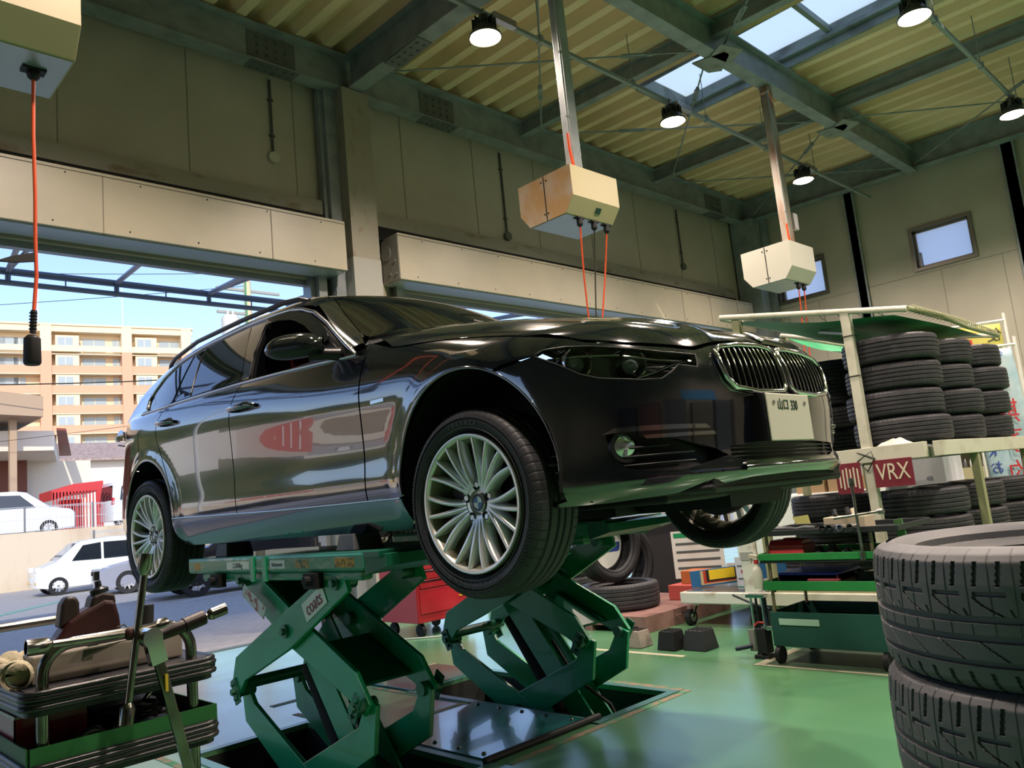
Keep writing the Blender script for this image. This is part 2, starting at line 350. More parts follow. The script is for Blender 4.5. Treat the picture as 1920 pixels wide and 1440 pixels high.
# floor paint marks and threshold
b = MB(); b.box(-4.2, 13.2, WY-.02, WY+.1, -.02, .004); struct('trim_34', b, mat('threshold_steel', '5f6a5c', .5, .3))
def shutter_box(x0, x1, label, seams, cap):
    t = thing('shutter_box', label, 'shutter box', ((x0+x1)/2, 7.3, 3.76), group='shutter boxes over the openings')
    b = MB(); b.box(x0, x1, 7.16, 7.5, 3.76, 4.32); b.build('casing', M_cream, t, world=True, bevel=.006)
    b = MB(); b.box(x0, x1, 7.155, 7.16, 4.285, 4.29)
    for x in seams: b.box(x-.003, x+.003, 7.156, 7.16, 3.765, 4.28).box(x-.003, x+.003, 7.17, 7.5, 3.757, 3.76)
    b.build('seam', mat('panel_seam', '6f6b60', .7), t, world=True)
    b = MB(); b.box(x0+.01, x1-.01, 7.2, 7.49, 3.752, 3.759)
    b.build('soffit_panel', mat('soffit_aluminium', 'b9c2c4', .3, .4), t, world=True)
    b = MB()
    for i in range(int((x1-x0)/.62)):
        for z in (3.81, 4.26): b.cyl((x0+.25+i*.62+(.1 if z > 4 else 0), 7.16, z), (x0+.25+i*.62+(.1 if z > 4 else 0), 7.152, z), .006, 8)
    b.build('rivets', M_dark, t, world=True)
    if cap:
        b = MB(); b.box(x0-.006, x0, 7.17, 7.49, 3.77, 4.31).cyl((x0-.016, 7.4, 4.12), (x0-.006, 7.4, 4.12), .09, 20)
        for y, z in ((7.24, 4.0), (7.22, 3.84), (7.34, 3.86)): b.cyl((x0-.018, y, z), (x0-.006, y, z), .016, 6)
        b.build('end_cap', mat('end_cap_grey', '8e8d86', .5), t, world=True)
shutter_box(-4.6, 4.73, 'long cream shutter box over the left opening with the orange cable in front of it', (-2.5, -.9, .7, 2.25, 3.85), False)
shutter_box(5.44, 13.52, 'long cream shutter box over the right opening, beyond the column', (11.2, 12.05, 12.95), True)
# ================================================================ LAMPS AND CEILING EQUIPMENT
M_lamp = mat('lamp_glass_lit', 'fff2d8', .3, emit=('ffe9c4', 38))
M_pipe = mat('conduit_grey', '8a9090', .6, .0)
b = MB()
for y, z in ((4.98, 5.74), (2.2, 5.64), (-.8, 5.55), (-3.6, 5.45)):
    n_trim[0] += 1; q = MB(); q.box(-5, 14.1, y-.02, y+.02, z-.02, z+.02)
    x = -3.5
    while x < 13.5: q.cyl((x, y, z), (x, y, zr(y)), .006, 6).box(x-.025, x+.025, y-.03, y+.03, z-.03, z+.05); x += 1.55
    tag(q.build('conduit_rail', M_pipe), 'grey lamp rail under the roof, the '+{4.98: 'one nearest the front wall', 2.2: 'second one in from the front wall', -.8: 'third one, behind the camera', -3.6: 'farthest from the front wall'}[y], 'rail', 'lamp rails')
lamp_lab = {(4.98, 4.95): 'lit round high bay lamp left of the smooth hanging post, top centre of the photo', (8.05, 4.95): 'lit round high bay lamp beneath the nearer roof skylight',
    (11.45, 4.95): 'lit round high bay lamp behind the rusty hanging post', (8.1, 2.17): 'lit round high bay lamp at the top edge right of the large skylight', (11.6, 2.2): 'lit round high bay lamp at the right edge above the back wall'}
def make_lamp():
    t = thing('high_bay_lamp', 'x', 'lamp', (0, 0, 0), group='high bay lamps')
    b = MB(); b.lathe([(0, .22), (.05, .22), (.06, .12), (.10, .10), (.12, .04), (.155, .02), (.16, 0), (.15, -.005), (.145, .005)], n=32)
    for i in range(12):
        a = i*math.pi/6; b.cbox((.085*math.cos(a), .085*math.sin(a), .13), (.07, .008, .1), Matrix.Rotation(a, 3, 'Z'))
    b.build('housing', mat('lamp_housing', '4c4f50', .4, .6), t, smooth=35)
    b = MB(); b.lathe([(0, -.03), (.06, -.028), (.11, -.018), (.142, .004)], n=32); b.build('lens', M_lamp, t, smooth=60)
    b = MB(); b.box(.12, .42, -.035, .035, .24, .31).cyl((0, 0, .2), (0, 0, .3), .012).bar((-.1, 0, .1), (0, 0, .28), .03, .008).bar((.1, 0, .1), (0, 0, .28), .03, .008)
    b.build('driver_box', M_alu, t); return t
lamp0 = make_lamp(); first = True
for x, y in [(1.8, 4.95), (4.98, 4.95), (8.05, 4.95), (11.45, 4.95), (4.9, 2.17), (8.1, 2.17), (11.6, 2.2), (1.5, 2.17), (1.6, -.8), (4.9, -.8), (8.1, -.8), (11.5, -.8), (4.9, -3.6), (8.1, -3.6)]:
    z = {4.95: 5.46, 2.17: 5.36, 2.2: 5.36, -.8: 5.25, -3.6: 5.15}[y]
    lab = lamp_lab.get((x, y), 'lit round high bay lamp added outside the picture to brighten the workshop')  # lamps beyond the labelled ones are unseen, added to brighten the room
    if first: lamp0.location = (x, y, z); lamp0['label'] = lab; first = False
    else: dup(lamp0, (x, y, z), 0, lab)
    ld = bpy.data.lights.new('lamp_light', 'SPOT'); ld.energy = 620; ld.spot_size = R(150); ld.spot_blend = .6; ld.shadow_soft_size = .13; ld.color = (1, .82, .70)
    lo = bpy.data.objects.new('lamp_light', ld); C.objects.link(lo); lo.location = (x, y, z-.06)
# hanging posts and reel boxes
M_post_rust = mat('rusty_post_paint', '8a8478', .55, noise=(7, '7a5230', .45, .62, (1, 1, .25)))
def hpost(name, label, x, y, z0, z1, w, m):
    t = thing(name, label, 'post', (x, y, z0), group='posts hanging from the roof beam')
    b = MB(); b.box(-w/2, w/2, -w/2, w/2, 0, z1-z0); b.build('steel_section', m, t, bevel=.006)
    b = MB(); b.tube([(-w/2-.03, -w/2, z1-z0-.1), (-w/2-.03, -w/2, .55), (-w/2-.03, -w/2, .3)], .009, 8)
    for zz in (.5, 1.1, 1.7): b.box(-w/2-.045, -w/2, -w/2-.01, -w/2+.01, zz, zz+.02)
    b.build('conduit', M_pipe, t)
    b = MB(); b.tube([(-w/2-.05, -w/2, .34), (-w/2-.05, -w/2, .2), (-w/2, -w/2+.01, .02)], .013, 8); b.build('air_hose', M_orange, t, smooth=40)
    return t
def reel_box(label, x, y, z, w, d, hh, sidem, hoses, sticker):
    t = thing('hose_reel_box', label, 'reel box', (x, y, z), group='hose reel boxes hanging from the roof')
    hw, hd = w/2, d/2; c = .13
    P = [(-hd, c), (-hd+.1, 0), (hd-.1, 0), (hd, c), (hd, hh), (-hd, hh)]
    b = MB(); b.yz(P, -hw, hw); b.build('casing', M_cream2, t, bevel=.004)
    b = MB(); b.yz([(p[0]*.998, p[1]*.998+.001) for p in P], -hw-.004, -hw-.001); b.build('side_panel', sidem, t)
    b = MB(); b.box(-hw-.006, -hw-.003, -.005, .005, .0, hh-.005)
    for yy, zz in ((-.03, hh-.05), (.03, hh-.05), (-.02, .06), (.02, .06)): b.cyl((-hw-.008, yy, zz), (-hw-.003, yy, zz), .008, 8)
    b.build('panel_screws', M_dark, t)
    b = MB(); b.xy([(-hw+.01, -hd+.11), (hw-.01, -hd+.11), (hw-.01, hd-.11), (-hw+.01, hd-.11)], -.004, -.001); b.build('bottom_plate', mat('reel_box_bottom', 'b4bcc0', .3, .5), t)
    if sticker:
        b = MB(); b.bar((.02, -hd+.045, .066), (.09, -hd+.045, .066), .05, .002, ref=(0, -.79, -.61)); b.build('sticker', mat('dark_green_sticker', '18413a', .5), t)
    n = len(hoses)
    for i, (px, py, m, pts, r) in enumerate(hoses):
        b = MB(); b.box(px-.05, px+.05, py-.025, py+.025, -.012, -.003).cyl((px, py, -.05), (px, py, -.006), .026, 16).sph((px, py, -.055), .028, 12); b.build('hose_guide', M_black, t, smooth=40)
        b = MB(); b.tube([(px, py, -.06)]+pts, r, 8); b.build('hose' if m is M_orange else 'cable', m, t, smooth=60)
    return t
M_cream2 = mat('reel_box_cream', 'b9ad8a', .45)
M_rustpanel = mat('yellowed_panel', 'b08a58', .5, noise=(4, 'b3a28e', .4, .62))
M_whitebox = mat('reel_box_white', 'b9b8ac', .45)
M_cable = mat('black_cable', '26281f', .5)
PB = (5.13, 4.14); hpost('hanging_post', 'smooth grey steel post hanging from the roof beam above the yellowed reel box', 5.16, 4.2, 3.84, 5.88, .10, M_steel)
reel_box('cream hose reel box with yellowed left side panel, two orange hoses and one black cable', 5.24, 4.37, 3.44, .62, .62, .40, M_rustpanel,
    [(-.12, -.19, M_orange, [(-.06, -.12, -.5), (.06, -.02, -1.1), (.10, 0, -1.7), (.1, 0, -2.1)], .0075), (.07, -.19, M_cable, [(.09, -.12, -.5), (.11, -.03, -1.1), (.12, 0, -1.7), (.12, 0, -2.1)], .006), (.24, -.19, M_orange, [(.22, -.12, -.5), (.16, -.03, -1.1), (.14, 0, -1.7), (.14, 0, -2.1)], .0075)], True)
b_post = hpost('hanging_post', 'rust-streaked steel post hanging from the roof beam above the white reel box', 9.04, 4.2, 3.72, 5.88, .11, M_post_rust)
b = MB(); b.box(.06, .16, -.08, -.03, .30, .50); b.build('junction_box', M_alu, b_post)
M_cream2 = M_whitebox
reel_box('white hose reel box with two orange hoses, hanging before the small window', 9.0, 4.35, 3.35, .62, .62, .44, M_whitebox,
    [(.05, -.18, M_orange, [(.06, -.15, -.5), (.07, -.1, -1.1), (.09, -.08, -1.6)], .0075), (.19, -.18, M_orange, [(.19, -.15, -.5), (.2, -.1, -1.1), (.21, -.08, -1.6)], .0075)], False)
M_cream2 = bpy.data.materials['reel_box_cream']
hpost('hanging_post', 'steel post above the reel box cut off at the top left corner', .78, 4.2, 4.0, 5.88, .10, M_steel)
reel_box('hose reel box cut off by the top left corner, an orange cable below it', .78, 4.02, 3.34, .62, .62, .44, M_cream2, [], False)
# orange work-light cable of the top-left reel box
t = thing('cable_reel_socket', 'orange cable with a black rubber socket hanging at the left edge', 'cable', (.96, 4.0, 1.9))
P0 = (.955, 3.98, 3.33)
b = MB(); b.box(P0[0]-.05, P0[0]+.05, P0[1]-.03, P0[1]+.03, 3.325, 3.34).sph((P0[0], P0[1], 3.31), .03, 12); b.build('cable_guide', M_black, t, world=True, smooth=40)
b = MB(); b.tube([(.955, 3.98, 3.31), (.95, 3.97, 3.0), (.955, 3.97, 2.7), (.955, 3.975, 2.5), (.958, 3.975, 2.32), (.945, 3.97, 2.15)], .0085, 8); b.build('cable', M_orange, t, world=True, smooth=60)
b = MB(); b.tube([(.945, 3.97, 2.155), (.94, 3.97, 2.05)], .013, 10)
for i in range(6): b.lathe([(.012, 0), (.018, .004), (.012, .008)], (.943-.0006*i, 3.97, 2.14-i*.015), n=12)
b.lathe([(0, 0), (.03, 0), (.036, .01), (.034, .12), (.02, .135), (0, .135)], (.937, 3.97, 1.905), n=20); b.build('socket', M_black, t, world=True, smooth=35)
b = MB(); b.xz([(.80, 2.37), (.86, 2.40), (.95, 2.43), (.955, 2.39), (.88, 2.375)], 3.97, 3.99); b.build('hose_clip', M_black, t, world=True)
# conduits with round boxes on the walls
for x, z1, z0, lab in ((4.12, 5.98, 5.06, 'thin pipe ending in a round white box, on the wall left of the column'), (7.62, 5.98, 4.75, 'thin pipe on the wall behind the yellowed reel box'), (11.95, 5.98, 4.92, 'thin pipe ending in a round dark box, on the wall near the far corner')):
    t = thing('wall_conduit', lab, 'conduit', (x, WY, z0), group='wall conduits')
    b = MB(); b.cyl((x, WY-.02, z0+.04), (x, WY-.02, z1), .014, 8)
    for zz in (z0+.25, z1-.25): b.box(x-.03, x+.03, WY-.03, WY, zz, zz+.02)
    b.build('pipe', mat('dark_conduit', '4a4c4a', .5), t, world=True)
    b = MB(); b.cyl((x, WY-.05, z0), (x, WY-.001, z0), .062, 20); b.build('round_box', mat('conduit_box', 'b9b7a6' if x < 5 else '5c5d58', .5), t, world=True, smooth=40)
# brace rods with turnbuckles and gusset plates
def rod(a, b_, lab, tb=None):
    t = thing('brace_rod', lab, 'brace rod', a, group='roof brace rods')
    a = Vector(a); b_ = Vector(b_); q = MB(); q.cyl(a, b_, .011, 8); q.build('rod', M_steel, t, world=True)
    d = (b_-a).normalized(); c = a.lerp(b_, tb or .8)
    q = MB(); s_ = d.cross(Vector((0, 0, 1))).normalized()
    q.bar(c-d*.14+s_*.025, c+d*.14+s_*.025, .012, .02); q.bar(c-d*.14-s_*.025, c+d*.14-s_*.025, .012, .02); q.cyl(c-d*.18, c-d*.12, .024, 8).cyl(c+d*.12, c+d*.18, .024, 8); q.build('turnbuckle', M_steel, t, world=True)
rod((5.2, 6.9, 6.12), (7.85, 4.35, 6.02), 'thin roof brace rod from the column girder to the skylight crossing', .8)
rod((5.2, 4.4, 6.02), (7.85, 6.9, 6.12), 'roof brace rod crossing behind the smooth hanging post', .7)
rod((8.0, 6.9, 6.1), (10.95, 4.35, 6.02), 'roof brace rod from the front wall to the far crossing plate', .3)
rod((8.0, 4.35, 6.02), (10.95, 6.9, 6.1), 'short roof brace rod in front of the nearer skylight', .25)
rod((11.15, 4.35, 6.0), (13.9, 7.1, 6.08), 'roof brace rod in the far corner bay by the front wall', .2)
rod((11.15, 6.9, 6.08), (13.9, 4.35, 6.0), 'roof brace rod in the far bay ending by the back wall', .5)
rod((7.95, 4.1, 6.0), (5.2, 1.1, 5.9), 'roof brace rod leaving the top of the photo beside the large skylight', .15)
rod((11.1, 4.1, 6.0), (13.9, 1.0, 5.9), 'roof brace rod running towards the lamp at the right edge', .6)
rod((13.9, 4.1, 6.0), (11.1, 1.0, 5.9), 'roof brace rod crossing near the lamp at the right edge', .6)
b = MB()
for x in (7.9, 11.05): b.xy([(x-.14, 4.42), (x-.05, 4.05), (x+.05, 4.05), (x+.30, 4.3), (x+.2, 4.42)], 5.862, 5.878).xy([(x-.22, 4.0), (x+.1, 3.9), (x+.25, 4.15), (x-.1, 4.2)], 5.862, 5.878)
struct('trim_40', b, M_steel_l)
# ================================================================ OUTDOORS
GZ = -.35
M_asph = mat('asphalt', 'b4b0aa', .85, noise=(9, 'a09c98', .4, .7), bump=(60, .1))
b = MB(); b.add([(-60, WY+.1, -.005), (70, WY+.1, -.005), (70, 15.5, GZ), (-60, 15.5, GZ), (70, 200, GZ), (-60, 200, GZ)], [(0, 1, 2, 3), (3, 2, 4, 5)]); tag(b.build('parking_ground', M_asph), kind='structure')
b = MB(); b.box(-80, 80, -30, -6.3, -.1, -.05).box(-80, -5.3, -6.3, 8, -.1, -.05); tag(b.build('yard_ground', M_asph), kind='structure')
M_line = mat('road_paint', 'd6d8d6', .7)
def slopez(y): return 0 + (GZ)*min(1, max(0, (y-7.65)/7.85))
def pline(a, b_, w, m, lab):
    a = Vector((a[0], a[1], slopez(a[1])+.006)); b_ = Vector((b_[0], b_[1], slopez(b_[1])+.006)); q = MB(); q.bar(a, b_, w, .004); tag(q.build('painted_line', m), lab, 'painted line', 'lines painted on the car park')
pline((7.2, 18.3), (13.5, 20.2), .12, M_line, 'white bay line painted in front of the dark car with spoked wheel')
pline((8.2, 23.0), (13.0, 25.0), .12, M_line, 'white bay line painted under the silver car')
pline((2.0, 19.5), (6.9, 25.3), .25, mat('green_road_paint', '79b8a2', .7), 'pale green line painted on the ground left of the white car')
# canopy frame outside the openings
t = thing('canopy_frame', 'bluish steel pipe canopy frame outside the openings', 'canopy frame', (0, 9.5, 3.9))
M_can = mat('canopy_steel', '7d87a0', .4, .3)
b = MB()
b.cyl((-6, 9.5, 4.05), (16, 9.5, 4.05), .035, 10); b.build('upper_chord', M_can, t, world=True, smooth=40)
b = MB(); b.cyl((-6, 9.5, 3.92), (16, 9.5, 3.92), .03, 10); b.build('lower_chord', M_can, t, world=True, smooth=40)
b = MB(); b.cyl((-6, 9.46, 4.0), (16, 9.46, 4.0), .008, 6)
for i in range(-14, 26): b.cyl((2.02+i*.545, 9.46, 3.93), (2.02+i*.545, 9.46, 4.0), .008, 6)
b.build('wire_rail', M_can, t, world=True)
for i in range(-6, 13):
    x = 2.02+i*1.09; b = MB(); b.cyl((x, 9.5, 3.92), (x, 9.5, 4.05), .028, 10).cyl((x, 9.5, 4.05), (x-.28, 7.72, 3.80), .028, 10); b.build('rafter', M_can, t, world=True, smooth=40)
for i in range(-6, 13, 2):
    x = 2.02+i*1.09; b = MB(); b.cyl((x, 9.5, 4.05), (x-.16, 7.75, 3.8), .022, 8); b.build('brace', M_can, t, world=True, smooth=40)
# retaining wall and mesh fence
M_conc = mat('stained_concrete', 'cbbda6', .85, noise=(1.2, 'b39f86', .45, .72, (1, 1, .35)))
b = MB(); b.box(-40, 60, 35, 35.4, GZ, 1.78); tag(b.build('retaining_wall', M_conc), 'long stained concrete retaining wall behind the parked cars', 'wall')
b = MB(); b.box(-80, 140, 35.4, 200, 1.5, 1.72); tag(b.build('upper_ground', mat('upper_yard', 'b3aca0', .9)), kind='structure')
M_mesh = mat('mesh_fence_wire', 'b9bdc0', .5, .5)
def mesh_fence(lab, x0, x1, y, z0, z1, step, posts):
    t = thing('mesh_fence', lab, 'fence', ((x0+x1)/2, y, z0)); b = MB(); x = x0
    while x < x1: b.box(x-.006, x+.006, y-.006, y+.006, z0, z1); x += step
    for z in (z0+.05, (z0+z1)/2, z1-.05, z1): b.box(x0, x1, y-.01, y+.01, z-.01, z+.01)
    b.build('wire_panel', M_mesh, t, world=True)
    for p in posts: q = MB(); q.cyl((p, y, z0), (p, y, z1+.05), .035, 8); q.build('fence_post', mat('fence_post_grey', '6d7074', .5, .4), t, world=True)
mesh_fence('wire mesh fence on top of the retaining wall', 4, 16, 35.2, 1.785, 2.75, .085, (5.6, 8.0, 10.4, 12.8))
mesh_fence('low wire mesh fence behind the white kei car', 9.2, 22, 31.4, GZ, 1.55, .085, (9.3, 12, 14.7))
# background vehicles
M_tyre = mat('tyre_black', '1b1c1f', .65); M_rimw = mat('rim_silver', 'c3c5c8', .3, .8)
M_glassd = mat('car_glass_dark', '1c2228', .05, spec=.9)
def simple_car(name, label, loc, rz, L_, W_, H_, prof, glass, col, wheels, wr, lights, cat='car', plate='e6eef0', metal=.3):
    """prof: side outline (x,z) front at x=0; glass: list of side-window outlines"""
    t = thing(name, label, cat, loc, rz, 'vehicles parked outside')
    m = mat(name+'_paint', col, .25, metal, coat=.6)
    def hw(z): return W_/2*(1-.10*max(0, (z-H_*.52)/(H_*.48))-.05*max(0, (.35-z)/.35))
    N = len(prof); b = MB(); ys = (-1, -.93, 0, .93, 1); vs = []
    for k in ys:
        for x, z in prof:
            q = .985 if abs(k) == 1 else 1.0
            vs.append((L_/2+(x-L_/2)*(q if abs(k) == 1 else 1), k*hw(z), .18+(z-.18)*q))
    fs = [(j*N+i, j*N+(i+1) % N, (j+1)*N+(i+1) % N, (j+1)*N+i) for j in range(4) for i in range(N)]
    fs += [tuple(range(N)), tuple(range(4*N, 5*N))]
    b.add(vs, fs); b.build('body', m, t, smooth=35)
    for g in glass:
        for s_ in (-1, 1):
            b = MB(); b.prism(g, lambda a, c: (a, s_*(hw(c)+.004), c), lambda a, c: (a, s_*(hw(c)-.01), c)); b.build('side_window', M_glassd, t)
    for xa, za, xb, zb in lights['screen']:
        b = MB(); d = Vector((xb-xa, 0, zb-za)).normalized(); nrm = Vector((-d.z, 0, d.x))*.012
        if nrm.z < 0: nrm = -nrm
        w0, w1 = hw(za)*.9, hw(zb)*.86; vs = [(xa+nrm.x, -w0, za+nrm.z), (xa+nrm.x, w0, za+nrm.z), (xb+nrm.x, w1, zb+nrm.z), (xb+nrm.x, -w1, zb+nrm.z)]
        b.add(vs, [(0, 1, 2, 3)]); b.build('windscreen', M_glassd, t)
    for x in wheels:
        for s_ in (-1, 1):
            y = s_*(W_/2-.10); b = MB(); b.lathe([(wr*.62, -.1), (wr*.96, -.105), (wr, -.07), (wr, .07), (wr*.96, .105), (wr*.62, .1)], (x, y, wr), (0, 1, 0), 28, closed=True); w = b.build('tyre', M_tyre, t, smooth=40)
            b = MB(); b.lathe([(wr*.64, -.08), (wr*.6, 0), (wr*.64, .08)], (x, y, wr), (0, 1, 0), 28)
            for i in range(9):
                a = i*2*math.pi/9; b.bar((x+.03*math.cos(a), y+s_*.07, wr+.03*math.sin(a)), (x+wr*.62*math.cos(a), y+s_*.085, wr+wr*.62*math.sin(a)), wr*.13, .02, ref=(0, 1, 0))
            b.cyl((x, y+s_*.05, wr), (x, y+s_*.09, wr), wr*.15, 12); b.build('rim', M_rimw, w)
            b = MB(); b.lathe([(wr*1.04, W_/2+.002), (wr*1.16, W_/2+.002), (wr*1.16, W_/2-.25), (wr*1.04, W_/2-.25)], (x, 0, wr), (0, s_, 0), 28, closed=True, a0=-1e-7, a1=2*math.pi-2e-7) if False else None
            b = MB(); b.cyl((x, s_*(W_/2-.24), wr+.02), (x, s_*(W_/2*.985+.012), wr+.02), wr*1.13, 24); b.build('wheel_arch', M_dark, t) if False else None
    for mname, cc, parts in lights['lamps']:
        for s_ in (-1, 1):
            for (x0, y0, z0, dx, dy, dz) in parts:
                b = MB(); b.cbox((x0, s_*y0, z0), (dx, dy, dz)); b.build(mname, mat(mname+'_'+name, cc, .15, .3), t, bevel=.02)
    if lights.get('plate'):
        x0, z0 = lights['plate']; b = MB(); b.box(x0-.012, x0, -.165, .165, z0, z0+.165); b.build('number_plate', mat('plate_'+name, plate, .5), t)
    return t
kei = [(0, .28), (0, .72), (.06, .86), (.55, 1.02), (1.12, 1.52), (1.3, 1.60), (2.2, 1.66), (3.15, 1.60), (3.34, 1.1), (3.4, .7), (3.38, .28), (3.05, .22), (.35, .22)]
simple_car('kei_car', 'small white boxy hatchback with plastic wheel covers parked by the retaining wall', (6.75, 28.9, GZ), R(-4), 3.4, 1.48, 1.66, kei,
    [[(.98, 1.0), (1.30, 1.45), (1.82, 1.5), (1.82, .98)], [(1.9, .98), (1.9, 1.5), (2.9, 1.48), (3.05, .98)]], 'dfe3e2', (.6, 2.95), .28,
    {'screen': [(.58, 1.03, 1.14, 1.53)], 'lamps': [('headlamp', 'eef2f5', [(.06, .56, .82, .14, .26, .16)]), ('fog_lamp', 'd9b25a', [(.0, .55, .42, .04, .2, .08)])], 'plate': (-.01, .42)}, metal=0)
sed = [(0, .25), (-.02, .5), (.06, .68), (.5, .80), (1.35, .93), (2.1, 1.36), (2.5, 1.42), (3.1, 1.38), (3.9, 1.02), (4.45, .97), (4.58, .8), (4.55, .35), (4.2, .22), (.4, .2)]
simple_car('silver_coupe', 'silver blue coupe nosing out between the white hatchback and the rear wheel', (7.4, 25.2, GZ), R(-14), 4.58, 1.78, 1.42, sed,
    [[(1.45, .95), (2.12, 1.31), (2.75, 1.36), (2.75, .95)], [(2.82, .95), (2.82, 1.35), (3.2, 1.32), (3.75, 1.0)]], 'b9bed0', (.85, 3.6), .32,
    {'screen': [(1.38, .95, 2.1, 1.36)], 'lamps': [('headlamp', '8d949c', [(.16, .66, .66, .30, .30, .12)]), ('fog_lamp', '6a6f70', [(.02, .66, .33, .06, .2, .09)]), ('kidney_grille', '23262a', [(-.01, .12, .62, .05, .17, .12)])], 'plate': (-.03, .4)}, metal=.6)
suv = [(0, .3), (-.02, .7), (.1, .95), (1.2, 1.12), (1.9, 1.6), (2.3, 1.68), (3.6, 1.66), (4.4, 1.3), (4.6, 1.1), (4.6, .4), (4.3, .25), (.4, .25)]
simple_car('dark_wagon', 'dark car whose multi-spoke wheel shows behind the lifted car rear tyre', (7.1, 20.1, GZ), R(-10), 4.6, 1.82, 1.68, suv,
    [[(1.4, 1.15), (1.98, 1.55), (2.9, 1.6), (2.9, 1.12)], [(2.98, 1.12), (2.98, 1.6), (4.0, 1.5), (4.3, 1.2)]], '20242c', (.92, 3.7), .36,
    {'screen': [(1.25, 1.14, 1.9, 1.61)], 'lamps': [('headlamp', 'b9c2c8', [(.1, .7, .85, .2, .26, .12)])], 'plate': (-.03, .5)}, metal=.4)
simple_car('parked_sedan', 'pale blue car glimpsed between platform and sill of the lifted car', (13.5, 21.5, GZ), R(-10), 4.58, 1.78, 1.42, sed,
    [[(1.45, .95), (2.12, 1.31), (2.75, 1.36), (2.75, .95)], [(2.82, .95), (2.82, 1.35), (3.2, 1.32), (3.75, 1.0)]], '98a9c4', (.85, 3.6), .32,
    {'screen': [(1.38, .95, 2.1, 1.36)], 'lamps': [('headlamp', 'd9e2ea', [(.16, .66, .66, .30, .30, .12)])], 'plate': (-.03, .4)}, metal=.5)
van = [(0, .3), (0, .9), (.15, 1.05), (.9, 1.2), (1.7, 1.82), (2.1, 1.9), (4.3, 1.88), (4.75, 1.5), (4.85, 1.0), (4.85, .4), (4.5, .25), (.4, .25)]
simple_car('white_minivan', 'white minivan with red tail lamps standing above the retaining wall', (10.3, 37.6, 1.6), R(172), 4.85, 1.83, 1.9, van,
    [[(1.4, 1.2), (1.95, 1.72), (3.0, 1.76), (3.0, 1.18)], [(3.1, 1.18), (3.1, 1.76), (4.3, 1.7), (4.5, 1.2)]], 'e3e4e6', (.95, 3.85), .33,
    {'screen': [(.95, 1.23, 1.7, 1.83), (4.83, 1.06, 4.4, 1.78)], 'lamps': [('tail_lamp', 'b02530', [(4.80, .74, 1.12, .14, .34, .14)])]}, metal=0)
simple_car('white_delivery_van', 'white van with a red lamp partly hidden by the car tail, above the retaining wall', (16.6, 38.4, 1.72), R(180), 4.7, 1.8, 2.0, [(0, .3), (0, 1.0), (.3, 1.2), (.9, 1.95), (1.2, 2.0), (4.6, 2.0), (4.7, 1.2), (4.7, .3)],
    [[(.9, 1.2), (1.2, 1.8), (2.0, 1.8), (2.0, 1.2)], [(2.6, 1.2), (2.6, 1.8), (4.3, 1.8), (4.4, 1.2)]], 'e6e8ea', (.9, 3.8), .33,
    {'screen': [(4.69, 1.2, 4.63, 1.85)], 'lamps': [('tail_lamp', 'c02a35', [(4.66, .78, 1.15, .1, .2, .32)])]}, metal=0)
# red shed
t = thing('red_shed', 'small red slatted shed with pitched fascia above the retaining wall', 'shed', (11.5, 42, 1.72))
M_red = mat('shed_red', 'c0393a', .5)
b = MB(); b.add([(x_, y_, z_) for x_, zt in ((10.4, 3.7), (11.3, 3.95), (12.6, 4.05)) for y_ in (41, 43.1) for z_ in (zt-.45, zt)], [(0, 1, 5, 4), (4, 5, 9, 8), (1, 3, 7, 5), (5, 7, 11, 9), (0, 4, 6, 2), (4, 8, 10, 6), (0, 2, 3, 1), (8, 9, 11, 10)]); b.build('roof', M_red, t, world=True)
b = MB(); x = 10.45
while x < 12.5: b.box(x, x+.05, 41, 41.04, 1.72, 3.6); x += .14
b.build('slats', M_red, t, world=True)
b = MB(); b.box(11.2, 12.0, 42.2, 43, 1.72, 3.3).box(12.3, 12.6, 40.98, 41.1, 1.72, 3.7); b.build('red_machines', M_red, t, world=True)
# low shop with deep white fascia
M_fas = mat('white_fascia', 'd8d0c2', .6); M_sh = mat('shop_brown', '6d4236', .7)
t = thing('low_shop', 'low white shop building with deep fascia and brown wall at the left edge', 'building', (8, 50, 1.72))
b = MB(); b.box(-6, 11.5, 50, 58, 1.72, 6.4); b.build('brown_wall', M_sh, t, world=True)
b = MB(); b.xy([(-8, 45), (11.6, 45.2), (15.2, 58), (-8, 60)], 6.0, 7.0).box(11.5, 15, 51, 58, 1.72, 6.0); b.build('fascia', M_fas, t, world=True)
b = MB(); b.xy([(11.7, 45.1), (12.2, 45.3), (15.9, 58), (15.2, 58)], 7.0, 7.12); b.build('ridge', mat('ridge_red', '8a4a3c', .6), t, world=True)
t = thing('big_roof_slab', 'beige flat roof corner of a nearer building at the left edge', 'building', (3, 52, 8)); b = MB(); b.add([(-8, 42, 8.2), (10.6, 43, 7.4), (10.6, 43, 8.4), (-8, 42, 10.2), (-8, 52, 8.2), (10.6, 52, 7.4), (10.6, 52, 8.4), (-8, 52, 10.2)], [(0, 1, 2, 3), (4, 7, 6, 5), (0, 4, 5, 1), (3, 2, 6, 7), (1, 5, 6, 2)]); b.box(9.4, 9.7, 44, 44.3, 1.72, 7.5); b.build('roof_slab', mat('beige_slab', 'a8937c', .8), t, world=True)
t = thing('tiled_house', 'white house with a pale tiled roof below the apartment block', 'building', (20, 72, 1.7))
b = MB(); b.box(17, 28, 72, 84, 1.7, 8.0); b.build('house_wall', mat('house_white', 'e4dfd6', .8), t, world=True)
b = MB(); b.add([(16.6, 71, 7.9), (29, 71, 7.9), (29, 78, 10), (16.6, 78, 10)], [(0, 1, 2, 3)]); b.build('tiled_roof', mat('roof_tiles', 'b9a59a', .7, noise=(4, '9c8478', .4, .6)), t, world=True, solid=.15)
